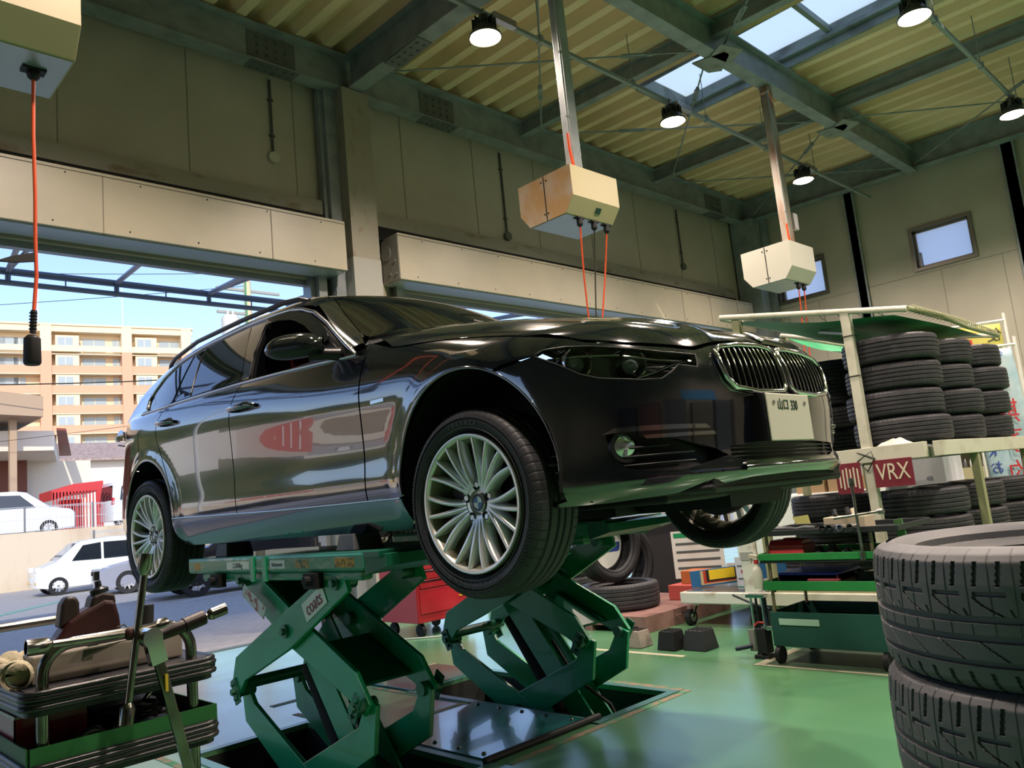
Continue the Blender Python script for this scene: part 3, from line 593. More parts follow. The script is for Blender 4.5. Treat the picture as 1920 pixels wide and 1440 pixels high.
# apartment block
M_abeige = mat('apartment_cream', 'e3cfae', .8); M_atile = mat('apartment_terracotta', 'd3a184', .8); M_awin = mat('apartment_window', '9aa7ab', .2, spec=.7); M_arail = mat('balcony_rail', 'd8cdb8', .6)
a_az = R(-10)
t = thing('apartment_block', 'nine storey cream and terracotta apartment block with recessed balconies', 'building', (36.7, 124, GZ), a_az)
FH = 2.9; NF = 11; TOPZ = 33.0
b = MB()
BAY = 9.6
x0s = [-15.1, -4.6, 4.6]
# back volume and pillars in local coordinates: x along facade, y depth (0 = front)
b = MB(); b.box(-45, 14.2, 1.6, 12, 0, TOPZ-.6); b.build('cream_wall', M_abeige, t)
cpil = MB()
for x, w in ((-24, 2.6), (-5.6, 1.4), (4.9, 1.4), (13.3, 1.4), (-36, 1.5)):
    pil = MB(); pil.box(x-w/2, x+w/2, -.25, 1.7, 0, TOPZ-FH-.9); pil.build('terracotta_pillar', M_atile, t); cpil.box(x-w/2, x+w/2, -.25, 1.7, TOPZ-FH-.9, TOPZ+.15)
cpil.box(-45, 14.2, -.1, 1.7, TOPZ-.9, TOPZ); cpil.box(-45, 14.4, -.3, 1.8, TOPZ, TOPZ+.25); cpil.build('cream_parapet', M_abeige, t)
b = MB(); b2 = MB(); slab = MB()
for k in range(NF):
    z = TOPZ-.9-FH*(k+1)
    (b2 if k == 0 else b).box(-45, 14.0, -.05, .12, z-.35, z+.85) if k else None
    if k == 0: slab.box(-45, 14.0, -.05, .12, z+.0, z+.9)
    slab.box(-45, 14.1, -.1, 1.7, z-.45, z-.33)
b.build('balcony_front', M_atile, t); slab.build('balcony_slab', M_abeige, t)
for k in range(NF):
    z = TOPZ-.9-FH*(k+1)
    for x in (-4.4, 6.1, -17):
        b = MB(); b.box(x, x+3.0, .05, 1.65, z, z+FH-.5); b.build('bay_wall', M_abeige, t)
        b = MB(); b.box(x+.3, x+2.2, .0, .04, z+.9, z+2.1); w = b.build('window', M_awin, t)
        q = MB(); q.box(x+1.2, x+1.3, -.02, 0, z+.9, z+2.1).box(x+.25, x+2.25, -.02, 0, z+2.08, z+2.16); q.build('mullion', M_arail, w)
        for xa, xb in ((x+3.6, x+6.6), (x+7.6, x+9.0)):
            b = MB(); b.box(xa, xb, 1.5, 1.58, z+.3, z+2.2); w = b.build('window', M_awin, t)
            q = MB(); q.box((xa+xb)/2-.05, (xa+xb)/2+.05, 1.46, 1.5, z+.3, z+2.2); q.build('mullion', M_arail, w)
    for x in (-11.5, -21.5):
        b = MB(); b.box(x, x+2.6, 1.5, 1.58, z+.3, z+2.2); b.build('window', M_awin, t)
for x in (-6.3, 4.9):
    b = MB(); b.cyl((x, 3, TOPZ), (x, 3, TOPZ+7.5), .07, 6); b.build('lightning_rod', M_white, t)
# utility pole with transformers and wires
t = thing('utility_pole', 'concrete utility pole with grey transformers behind the car roof', 'utility pole', (13.6, 27.4, GZ))
b = MB(); b.cyl((13.6, 27.4, GZ), (13.6, 27.4, 11.5), .17, 14, .13); b.build('pole', mat('pole_concrete', 'c9bf9c', .8), t, world=True, smooth=40)
for dx, z in ((-.75, 8.0), (.55, 8.2)):
    b = MB(); b.lathe([(0, 0), (.30, 0), (.32, .05), (.32, .75), (.26, .85), (0, .86)], (13.6+dx, 27.3, z), n=20).cyl((13.5+dx, 27.3, z+.85), (13.5+dx, 27.3, z+1.05), .04, 8).cyl((13.7+dx, 27.3, z+.85), (13.7+dx, 27.3, z+1.05), .04, 8); b.build('transformer', mat('transformer_grey', 'c8c8c0', .5), t, world=True, smooth=40)
b = MB()
for z in (9.0, 9.9, 7.9): b.bar((12.4, 27.4, z), (14.9, 27.4, z), .09, .09)
b.build('cross_arm', mat('cross_arm_grey', '9a9a94', .6), t, world=True)
b = MB(); b.tube([(13.45, 27.2, 8.0), (13.43, 27.2, 9.5), (13.45, 27.2, 11)], .03, 6); b.build('green_cover', mat('green_cable_cover', '3c8a5a', .6), t, world=True)
def wire(a, b_, sag, lab, r=.012):
    a = Vector(a); b_ = Vector(b_); P = [a.lerp(b_, i/14)-Vector((0, 0, sag*4*(i/14)*(1-i/14))) for i in range(15)]
    q = MB(); q.tube(P, r, 5); tag(q.build('overhead_wire', M_cable), lab, 'wire', 'overhead wires')
wire((-6, 45, 9.2), (24, 38, 9.5), .7, 'thick overhead wire crossing the apartment block', .03)
wire((-10, 40, 12.4), (13.6, 27.4, 10.6), .5, 'upper thin wire running to the utility pole')
wire((-10, 46, 10.9), (13.6, 27.4, 10.1), .4, 'lower thin wire running to the utility pole')
wire((-3, 48, 5.6), (22, 38, 7.6), .3, 'thin wire low across the apartment block')
wire((13.6, 27.4, 9.0), (30, 22, 9.6), .5, 'wire leaving the utility pole to the right')
# scenery beyond the left opening, seen only mirrored in the car flank
M_hill = mat('wooded_hill', '36442a', .9, noise=(.12, '5a5a34', .4, .65), bump=(.5, 1.0))
t = MB()
t.grid(lambda u, v: (-190+175*u, 125+70*v, (6+28*math.sin(math.pi*min(1, v*1.1))**.8*(.75+.25*math.sin(u*9)+.12*math.sin(u*23)))*(1-.75*max(0, (u-.85)/.15)) if v > 0 else GZ), 60, 12)
tag(t.build('wooded_hill', M_hill, smooth=80), 'long wooded hill, seen mirrored in the car doors', 'hill')
def shop(lab, x0, x1, y, z1, wallc, bandc, bz):
    t = thing('roadside_shop', lab, 'building', ((x0+x1)/2, y, GZ), group='roadside shops mirrored in the car flank')
    b = MB(); b.box(x0, x1, y, y+9, GZ, z1); b.build('shop_wall', mat('shopwall_'+bandc, wallc, .7), t, world=True)
    b = MB(); b.box(x0-.2, x1+.2, y-.25, y-.05, bz, bz+.9); b.build('sign_band', mat('band_'+bandc, bandc, .5), t, world=True)
    b = MB(); b.box(x0+1, x1-1, y-.06, y-.02, GZ+.2, bz-.6); b.build('shop_window', M_glassd, t, world=True)
    b = MB()
    for i in range(5): b.box(x0+1+i*(x1-x0-2)/5, x0+1.2+i*(x1-x0-2)/5, y-.3, y-.26, bz+.2, bz+.7)
    b.build('sign_mark', M_white, t, world=True)
for k_, (xa, xb, yy, zz, wc, bc, nm) in enumerate(((-15, -9, 48, 3.6, 'd9d4c4', 'd9b23a', 'yellow'), (-24, -16, 50, 4.2, 'cfcbc6', 'c8c4bc', 'white'), (-33, -25, 52, 3.9, 'b9b3a8', 'b2352f', 'red'), (-42, -34, 54, 4.4, 'd6cfc0', '8d9094', 'grey'), (-54, -44, 55, 4.0, '8a8680', 'a83a34', 'dull red'), (-66, -56, 56, 4.4, 'c4c0b4', '2c7a4a', 'green'))):
    shop('low roadside shop with a %s sign band, mirrored in the car flank' % nm, xa, xb, yy, zz, wc, bc, zz-1.3)
for x, y in ((-12, 30), (-26, 33), (-40, 30)):
    b = MB(); b.cyl((x, y, GZ), (x, y, 9), .12, 8, .08).tube([(x, y, 9), (x+.4, y, 9.6), (x+1.6, y, 9.9)], .06, 6); tag(b.build('street_lamp', M_white), 'curved white street lamp mirrored in the car doors', 'street lamp', 'street lamps mirrored in the flank')
simple_car('passing_car', 'dark car on the yard outside the left opening, mirrored in the front door', (-11, 19, GZ), R(20), 4.58, 1.78, 1.42, sed, [[(1.45, .95), (2.12, 1.31), (2.75, 1.36), (2.75, .95)]], '262a33', (.85, 3.6), .32, {'screen': [(1.38, .95, 2.1, 1.36)], 'lamps': []}, metal=.3)
# ================================================================ CAR BODY SURFACE (metres; x to the rear from the front axle, y to the side, z up)
class Spl:
    def __init__(s, pts):
        s.x = np.array([p[0] for p in pts], float); s.y = np.array([p[1] for p in pts], float); n = len(pts); h = np.diff(s.x)
        A = np.zeros((n, n)); r = np.zeros(n); A[0, 0] = A[-1, -1] = 1
        for i in range(1, n-1):
            A[i, i-1] = h[i-1]; A[i, i] = 2*(h[i-1]+h[i]); A[i, i+1] = h[i]; r[i] = 6*((s.y[i+1]-s.y[i])/h[i]-(s.y[i]-s.y[i-1])/h[i-1])
        s.m = np.linalg.solve(A, r)
    def __call__(s, t):
        t = np.clip(t, s.x[0], s.x[-1]); i = np.clip(np.searchsorted(s.x, t)-1, 0, len(s.x)-2); h = s.x[i+1]-s.x[i]
        a = (s.x[i+1]-t)/h; b = (t-s.x[i])/h
        return a*s.y[i]+b*s.y[i+1]+((a**3-a)*s.m[i]+(b**3-b)*s.m[i+1])*h*h/6
def smax(a, b, k): h = np.maximum(k-np.abs(a-b), 0)/k; return np.maximum(a, b)+h*h*k/4
def smin(a, b, k): return -smax(-a, -b, k)
def sstep(t): t = np.clip(t, 0, 1); return t*t*(3-2*t)
W0 = Spl([(-.9, .86), (-.45, .885), (0, .905), (.6, .893), (1.2, .90), (1.8, .905), (2.8, .912), (3.15, .890), (3.5, .83), (3.9, .70)])
ZP = Spl([(.95, -.11), (1.03, -.07), (1.08, -.045), (1.15, -.022), (1.22, -.013), (1.30, -.016), (1.42, -.014), (1.52, -.006), (1.60, -.001), (1.64, -.004), (1.70, -.018), (1.80, -.052), (1.95, -.12), (2.1, -.2)])
ZC = Spl([(-.8, 1.50), (-.3, 1.545), (.3, 1.585), (.64, 1.60), (1.5, 1.665), (2.3, 1.70), (3.1, 1.72), (3.9, 1.72)])
NOFF = Spl([(.95, .24), (1.03, .12), (1.08, .035), (1.12, .0), (1.16, .008), (1.22, .014), (1.30, .006), (1.36, .002), (1.42, .006), (1.50, .022), (1.58, .06), (1.66, .12), (1.80, .26)])
TC = Spl([(-.85, 1.545), (-.72, 1.605), (-.55, 1.673), (-.3, 1.741), (0, 1.802), (.4, 1.868), (.7, 1.90), (.95, 1.92)])
BELT = Spl([(.5, 1.765), (.7, 1.778), (1.2, 1.805), (1.74, 1.828), (3.0, 1.848), (3.6, 1.86), (3.9, 1.84)])
TR = Spl([(.6, 2.20), (1.0, 2.235), (1.35, 2.275), (1.8, 2.308), (2.3, 2.314), (2.8, 2.29), (3.2, 2.235), (3.5, 2.165), (3.9, 2.05)])
ROFF = Spl([(.95, -.22), (1.05, -.12), (1.15, -.03), (1.3, .0), (1.45, -.03), (1.6, -.09), (1.8, -.13), (1.95, -.15)])
def phi(x, y, z):
    ay = np.abs(y)
    zz = z-(ZC(x)-1.62)*sstep((z-1.15)/.45)
    W = W0(x)+ZP(zz)
    for xc, zc_, ra in ((.005, 1.19, .385), (2.80, 1.18, .365)):
        rho = np.sqrt((x-xc)**2+(z-zc_)**2); W = W+.014*np.exp(-((rho-ra-.01)/.05)**2)*sstep((z-1.0)/.15)
    side = ay-W
    th = TC(x)-.030*(ay/.7)**2-.06*sstep((ay-.62)/.30)+.014*np.exp(-((ay-(.36+.22*sstep((x+.7)/1.4)))/.05)**2)
    T = th+(BELT(x)+.012-th)*sstep((x-.78)/.25)
    top = z-T
    xs = np.maximum(-(x-NOFF(z)), 0)/.776
    fr = ((xs**2+(ay/.935)**3.3+1e-9)**.42-1)*.62
    xr = np.maximum(x-ROFF(z)-2.95, 0)/.895
    re = ((xr**2.1+(ay/.93)**2.5+1e-9)**.45-1)*.6
    bot = (1.0+.03*np.clip((x+.5)*-1, 0, 1))-z
    lower = smax(smax(side, top, .07), smax(fr, re, .01), .03); lower = smax(lower, bot, .03)
    dz = np.maximum(z-1.80, 0)
    Wg = .852-.34*dz-.30*dz*np.abs(dz)-.09*sstep((x-2.5)/1.2)-.02*sstep((1.0-x)/.5)
    gs = (ay-Wg)*.9
    gt = z-(TR(x)-.045*(ay/.6)**2)
    gw = (.575+1.80*(z-1.9)+.9*np.maximum(z-2.1, 0)**2+.20*(ay/.7)**2-x)*.48
    gr = (x-(3.80-.82*(z-1.85)-.10*(ay/.7)**2))*.75
    gh = smax(smax(gs, gt, .10), smax(gw, gr, .01), .05)
    gh = smax(gh, 1.74-z, .02)
    return smin(lower, gh, .022)
def shoot(o, d, tmax=2.2, n=260):
    """first hit of the body surface along rays o + t d (arrays n x 3), coming from outside"""
    o = np.atleast_2d(np.asarray(o, float)); d = np.atleast_2d(np.asarray(d, float)); o, d = np.broadcast_arrays(o, d)
    t = np.linspace(0, tmax, n)[None, :]; P = o[:, None, :]+d[:, None, :]*t[..., None]
    f = phi(P[..., 0], P[..., 1], P[..., 2]); neg = f < 0; hit = neg.any(1); i = np.argmax(neg, 1); i = np.where(hit, np.maximum(i, 1), 1)
    a = t[0, i-1]; b = t[0, i]
    for _ in range(26):
        c = (a+b)/2; Q = o+d*c[:, None]; v = phi(Q[:, 0], Q[:, 1], Q[:, 2]) < 0; b = np.where(v, c, b); a = np.where(v, a, c)
    Q = o+d*((a+b)/2)[:, None]; Q[~hit] = np.nan
    return Q
def grad(P):
    e = 2e-3; g = np.stack([(phi(*(P+np.eye(3)[k]*e).T)-phi(*(P-np.eye(3)[k]*e).T)) for k in range(3)], 1)
    return g/np.linalg.norm(g, axis=1)[:, None]
# parameter maps: 'side' (x,z), 'top' (x,y), 'psi' (x, angle about the length axis), 'nose' (angle about a vertical axis, z)
ZA, XA = 1.45, .25
def to3(mode, P):
    P = np.atleast_2d(np.asarray(P, float)); n = len(P); u, v = P[:, 0], P[:, 1]; z0 = np.zeros(n); o1 = np.ones(n)
    if mode == 'side': return shoot(np.stack([u, 1.3*o1, v], 1), np.stack([z0, -o1, z0], 1), 1.3)
    if mode == 'top': return shoot(np.stack([u, v, 2.6*o1], 1), np.stack([z0, z0, -o1], 1), 1.6)
    if mode == 'psi': c, s = np.cos(v), np.sin(v); return shoot(np.stack([u, 1.4*c, ZA+1.4*s], 1), np.stack([z0, -c, -s], 1), 1.4)
    if mode == 'nose': c, s = np.cos(u), np.sin(u); return shoot(np.stack([XA-1.6*c, 1.6*s, v], 1), np.stack([c, -s, z0], 1), 1.6)
    if mode == 'tail': c, s = np.cos(u), np.sin(u); return shoot(np.stack([2.6+1.9*c, 1.9*s, v], 1), np.stack([-c, -s, z0], 1), 1.9)
    if mode == 'glass': return shoot(np.stack([u*0+v*0+u, v, 2.7*o1], 1), np.stack([z0, z0, -o1], 1), 1.6)
def from3(mode, Q):
    Q = np.atleast_2d(Q); x, y, z = Q.T
    if mode == 'side': return np.stack([x, z], 1)
    if mode in ('top', 'glass'): return np.stack([x, y], 1)
    if mode == 'psi': return np.stack([x, np.arctan2(z-ZA, y)], 1)
    if mode == 'nose': return np.stack([np.arctan2(y, XA-x), z], 1)
    if mode == 'tail': return np.stack([np.arctan2(y, x-2.6), z], 1)
# ================================================================ THE LIFTED WAGON
def inpoly(P, poly):
    x, y = P[:, 0], P[:, 1]; c = np.zeros(len(P), bool); n = len(poly)
    for i in range(n):
        x1, y1 = poly[i]; x2, y2 = poly[(i+1) % n]
        k = ((y1 > y) != (y2 > y)); xx = np.where(k, (x2-x1)*(y-y1)/np.where(y2 == y1, 1e-12, y2-y1)+x1, 0); c ^= k & (x < xx)
    return c
def dens(poly, h):
    o = []
    for i in range(len(poly)):
        a = np.array(poly[i]); b = np.array(poly[(i+1) % len(poly)]); n = max(1, int(math.ceil(np.linalg.norm(b-a)/h)))
        o += [tuple(a+(b-a)*k/n) for k in range(n)]
    return o
def par(mode, pts):
    """3-D points (3 numbers) or parameter points (2 numbers) to parameters of the mode"""
    return [tuple(p) if len(p) == 2 else tuple(from3(mode, np.array([p]))[0]) for p in pts]
def surf_mesh(name, mode, outline, m, parent, off=0., holes=(), h=.028, mirror=False, join=False, skirt=.012, shape=None):
    outl = dens(par(mode, outline), h); hl = [dens(par(mode, q), h*.7) for q in holes]
    V = list(outl); E = [(i, (i+1) % len(outl)) for i in range(len(outl))]
    for q in hl:
        o = len(V); V += q; E += [(o+i, o+(i+1) % len(q)) for i in range(len(q))]
    A = np.array(V); x0, y0 = A.min(0); x1, y1 = A.max(0)
    gx, gy = np.meshgrid(np.arange(x0+h/2, x1, h), np.arange(y0+h/2, y1, h)); G = np.stack([gx.ravel(), gy.ravel()], 1)
    G = G[inpoly(G, outl)]
    for q in hl: G = G[~inpoly(G, q)]
    if len(G):
        d = np.min(np.linalg.norm(G[:, None, :]-A[None], axis=2), 1); G = G[d > h*.45]
    V += [tuple(g) for g in G]
    r = delaunay_2d_cdt([Vector(v) for v in V], E, [], 0, 1e-5)
    P2 = np.array([tuple(v) for v in r[0]]); F = np.array([tuple(f) for f in r[2] if len(f) == 3])
    cen = P2[F].mean(1); ok = inpoly(cen, outl)
    for q in hl: ok &= ~inpoly(cen, q)
    F = F[ok]; P = to3(mode, P2); bad = np.isnan(P[:, 0]); F = F[~bad[F].any(1)]; P[bad] = 0
    N = grad(P); N[~np.isfinite(N)] = 0
    if shape is not None: P = P+N*shape(P)[:, None]
    P = P+N*off
    tn = np.cross(P[F[:, 1]]-P[F[:, 0]], P[F[:, 2]]-P[F[:, 0]]); fl = np.einsum('ij,ij->i', tn, N[F].mean(1)) < 0
    F[fl] = F[fl][:, ::-1]
    used = np.unique(F); rem = -np.ones(len(P), int); rem[used] = np.arange(len(used)); P = P[used]; N = N[used]; F = rem[F]
    if skirt:
        cnt = {}
        for f in F:
            for a, b in ((f[0], f[1]), (f[1], f[2]), (f[2], f[0])): cnt[(a, b)] = 1
        bd = [(a, b) for (a, b) in cnt if (b, a) not in cnt and not (join and abs(P[a][1]) < 2e-3 and abs(P[b][1]) < 2e-3)]
        vs = sorted({i for e in bd for i in e}); base = len(P); mp = {v: base+i for i, v in enumerate(vs)}; mq = {v: base+len(vs)+i for i, v in enumerate(vs)}
        out = {v: np.zeros(3) for v in vs}
        for a, b in bd:
            t = np.cross(P[b]-P[a], N[a]); t /= (np.linalg.norm(t)+1e-9); out[a] = out[a]+t; out[b] = out[b]+t
        on = np.array([out[v]/(np.linalg.norm(out[v])+1e-9) for v in vs])
        P = np.vstack([P, P[vs], P[vs]-N[vs]*skirt]); N = np.vstack([N, on, on])
        F = [tuple(int(i) for i in f) for f in F]+[(int(mp[b]), int(mp[a]), int(mq[a]), int(mq[b])) for a, b in bd]
    else: F = [tuple(int(i) for i in f) for f in F]
    def mk(P, N, F, nm):
        me = bpy.data.meshes.new(nm); me.from_pydata([tuple(q) for q in P], [], F); me.materials.append(m)
        for p in me.polygons: p.use_smooth = True
        me.normals_split_custom_set_from_vertices([tuple(q) for q in N])
        o = bpy.data.objects.new(nm, me); C.objects.link(o); o.parent = parent; return o
    Pm = P*[1, -1, 1]; Nm = N*[1, -1, 1]; Fm = [tuple(reversed(f)) for f in F]
    if join:
        n = len(P); return mk(np.vstack([P, Pm]), np.vstack([N, Nm]), F+[tuple(i+n for i in f) for f in Fm], name)
    o = mk(P, N, F, name)
    if mirror: return o, mk(Pm, Nm, Fm, name)
    return o
def on(mode, pts, off=0.):
    P = to3(mode, par(mode, pts)); return P+grad(P)*off
def trim_tube(mode, pts, r, m, name, parent, off=0., closed=False, mirror=False, h=.02, n=8, flat=None):
    q = par(mode, pts); q = dens(q, h) if closed else dens(q, h)[:]
    if not closed:
        k = par(mode, pts); q = []
        for i in range(len(k)-1):
            a = np.array(k[i]); b = np.array(k[i+1]); nn_ = max(1, int(np.linalg.norm(b-a)/h)); q += [tuple(a+(b-a)*j/nn_) for j in range(nn_)]
        q.append(k[-1])
    P = to3(mode, q); P = P[~np.isnan(P[:, 0])]; P = P+grad(P)*off; res = []
    for s in ((1, -1) if mirror else (1,)):
        b = MB(); b.tube([tuple(p*[1, s, 1]) for p in P], r, n, closed=closed); res.append(b.build(name, m, parent, smooth=60))
    return res
M_paint = mat('black_sapphire_paint', '0b0d16', .10, 0., spec=.9, coat=1.0)
bp = M_paint.node_tree.nodes['Principled BSDF']; bp.inputs['IOR'].default_value = 1.6; bp.inputs['Coat IOR'].default_value = 1.75; bp.inputs['Coat Roughness'].default_value = .01
M_glass = mat('tinted_glass', '06080a', .02, 0., spec=1.); M_glass.node_tree.nodes['Principled BSDF'].inputs['IOR'].default_value = 1.75
M_plast = mat('black_trim_plastic', '101114', .35)
M_under = mat('underbody_black', '0d0f10', .55)
M_csat = mat('satin_chrome_trim', 'c2c4c6', .16, 1.)
M_clear = bpy.data.materials.new('headlamp_cover'); M_clear.use_nodes = True
nn = M_clear.node_tree; nn.nodes.clear(); o_ = nn.nodes.new('ShaderNodeOutputMaterial'); tp = nn.nodes.new('ShaderNodeBsdfTransparent'); gl = nn.nodes.new('ShaderNodeBsdfGlossy'); fr_ = nn.nodes.new('ShaderNodeFresnel'); mx = nn.nodes.new('ShaderNodeMixShader')
gl.inputs['Roughness'].default_value = .01; fr_.inputs[0].default_value = 1.5; nn.links.new(fr_.outputs[0], mx.inputs[0]); nn.links.new(tp.outputs[0], mx.inputs[1]); nn.links.new(gl.outputs[0], mx.inputs[2]); nn.links.new(mx.outputs[0], o_.inputs[0])
CARM = Matrix(((-.0292, .9996, 0), (.9996, .0292, 0), (0, 0, 1)))   # car axes in world
car = thing('station_wagon', 'black station wagon raised on the green scissor lifts', 'car', (2.733, 2.148, 0))
# local x = to the rear, local y = towards the car's far... right side is local +y after the mirror below
# rotation taking local x to (-.0292,.9996): the right flank is local +y when the body is turned by R(91.67)
car.rotation_euler = (0, 0, math.atan2(.9996, -.0292))
def cs(z, x): return (x, z)
SEAMC = [(.441, .845, 1.748), (0.37, 0.85, 1.737), (0.156, 0.851, 1.715), (-0.073, 0.85, 1.68), (-0.273, 0.845, 1.639), (-0.425, 0.795, 1.603)]
HEAD = [(-0.327, 0.862, 1.561), (-0.358, 0.844, 1.576), (-0.422, 0.808, 1.576), (-0.494, 0.76, 1.567), (-0.592, 0.671, 1.545), (-0.653, 0.591, 1.527), (-0.703, 0.483, 1.516), (-0.713, 0.495, 1.471), (-0.684, 0.562, 1.481), (-0.674, 0.592, 1.457), (-0.657, 0.627, 1.437), (-0.617, 0.682, 1.438), (-0.521, 0.772, 1.455), (-0.469, 0.805, 1.476), (-0.407, 0.834, 1.517)]
KID = [(-0.723, 0.399, 1.52), (-0.719, 0.365, 1.542), (-0.725, 0.258, 1.555), (-0.726, 0.11, 1.560), (-0.728, .035, 1.555), (-0.74, .018, 1.536), (-0.77, 0.022, 1.41), (-0.769, 0.045, 1.394), (-0.765, 0.227, 1.387), (-0.754, 0.353, 1.4), (-0.748, 0.389, 1.431), (-0.737, 0.401, 1.477)]
SIDEINT = [(-0.507, 0.762, 1.275), (-0.558, 0.715, 1.276), (-0.585, 0.684, 1.255), (-0.651, 0.586, 1.242), (-0.709, 0.458, 1.202), (-0.735, 0.412, 1.178), (-0.712, 0.493, 1.163), (-0.676, 0.599, 1.142), (-0.612, 0.689, 1.147), (-0.558, 0.736, 1.164), (-0.515, 0.758, 1.214)]
fa = lambda c, r, a0, a1, n: [(c[0]+r*math.cos(R(a0+(a1-a0)*i/n)), c[1]+r*math.sin(R(a0+(a1-a0)*i/n))) for i in range(n+1)]
def side3(pts): return [tuple(q) for q in to3('side', np.array(pts))]
FC, FR_, RC, RR_ = (.005, 1.19), .385, (2.80, 1.18), .365
ang = lambda c, x, z: math.degrees(math.atan2(z-c[1], x-c[0]))
# fender
arcF = fa(FC, FR_, -4, 116, 22)                       # from rear low side over the top to the bumper seam
fen = side3([(.636, 1.155), (.632, 1.3), (.628, 1.45), (.618, 1.62), (.612, 1.745)])+[(.664, .77, 1.81)]+SEAMC+[(-0.36, 0.846, 1.582), (-0.327, 0.868, 1.566), (-.203, .9, 1.552)]+side3([arcF[-1]])+side3(arcF[::-1][1:])+side3([(.392, 1.155)])
surf_mesh('front_fender', 'psi', fen, M_paint, car, mirror=True)
fd = side3([(.644, 1.155), (1.718, 1.160), (1.735, 1.45), (1.735, 1.60), (1.722, 1.70), (1.676, 1.79), (1.664, 1.817), (1.2, 1.796), (.72, 1.768), (.622, 1.758), (.627, 1.62), (.637, 1.45), (.641, 1.3)])
surf_mesh('front_door', 'psi', fd, M_paint, car, mirror=True)
rd = side3([(1.726, 1.160), (2.40, 1.19), (2.415, 1.27), (2.45, 1.36), (2.50, 1.45), (2.555, 1.54), (2.60, 1.62), (2.622, 1.70), (2.60, 1.76), (2.535, 1.834), (2.2, 1.832), (1.672, 1.818), (1.685, 1.79), (1.730, 1.70), (1.743, 1.60), (1.743, 1.45)])
surf_mesh('rear_door', 'psi', rd, M_paint, car, mirror=True)
arcR = fa(RC, RR_, -6, 176, 30)
qp = side3([(2.407, 1.19)]) + side3([(2.43, 1.20)])+side3(arcR[::-1])+side3([(3.20, 1.14), (3.32, 1.12)])+side3([(3.36, 1.35), (3.40, 1.62), (3.47, 1.80)])+side3([(3.38, 1.86), (3.0, 1.855), (2.543, 1.838), (2.608, 1.76), (2.63, 1.70), (2.608, 1.62), (2.563, 1.54), (2.508, 1.45), (2.458, 1.36), (2.423, 1.27)])
surf_mesh('rear_quarter_panel', 'psi', qp, M_paint, car, mirror=True)
# tail: bumper and tailgate (a silhouette from here), joined over the middle
tl = to3('side', np.array([(3.33, 1.12), (3.37, 1.35), (3.41, 1.60)]))
tz = from3('tail', tl); surf_mesh('rear_bumper', 'tail', [(0., 1.12), (tz[0][0], 1.12), (tz[1][0], 1.35), (tz[2][0], 1.55), (0., 1.55)], M_paint, car, join=True, h=.05)
surf_mesh('tailgate', 'tail', [(0., 1.555), (tz[2][0]-.02, 1.555), (tz[2][0]-.06, 1.80), (tz[2][0]-.12, 1.84), (0, 1.84)], M_paint, car, join=True, h=.05)
surf_mesh('tail_lamp', 'tail', [(.42, 1.62), (tz[2][0]-.16, 1.62), (tz[2][0]-.16, 1.74), (.42, 1.76)], mat('tail_lamp_red', '8a1018', .1, coat=1), car, off=.004, h=.05, mirror=True)
# bonnet
HF = [(-0.425, 0.795, 1.607), (-0.47, 0.771, 1.588), (-0.59, 0.667, 1.560), (-0.697, 0.481, 1.535), (-0.710, 0.366, 1.560), (-0.712, 0.246, 1.572), (-0.712, 0., 1.580)]
HFp = par('nose', HF); HFu = [p[0] for p in HFp][::-1]; HFz = [p[1] for p in HFp][::-1]
HFd = [(u, float(np.interp(u, HFu, HFz))) for u in np.linspace(HFu[-1], 0, 40)]; HF3 = to3('nose', HFd)
hood = [(-.712, 0.)]+[(p[0]+.005, p[1]) for p in HF3[-2::-1]]+[(p[0], p[1]-.005) for p in SEAMC[::-1][1:]]+[(.532, .80), (.65, .745), (.60, .60), (.56, .4), (.53, .2), (.52, 0.)]
surf_mesh('bonnet', 'top', hood, M_paint, car, join=True, h=.025)
# front bumper skin with its openings (half, mirrored in the same mesh)
arcB = fa(FC, FR_, 118, 188, 14)
bz = lambda y, z: tuple(shoot([(-1.4, y, z)], [(1., 0, 0)], 1.6)[0])
MIDI = [bz(0., 1.214), bz(.2, 1.214), bz(.40, 1.206), bz(.40, 1.172), bz(.33, 1.158), bz(0., 1.158)]
bump = [(0., HFz[0]-.004)]+[(u, z-.004) for u, z in HFd[-2::-1]]+par('nose', [(-.36, .846, 1.578), (-.327, .866, 1.56)])+par('nose', side3(arcB))+par('nose', side3([(-.385, 1.078)]))+[(1.0, 1.062), (.8, 1.06), (.6, 1.07), (.45, 1.085), (.3, 1.10), (0., 1.105)]
surf_mesh('front_bumper', 'nose', bump, M_paint, car, join=True, holes=[HEAD, KID, SIDEINT, par('nose', MIDI)], h=.022, skirt=.02)
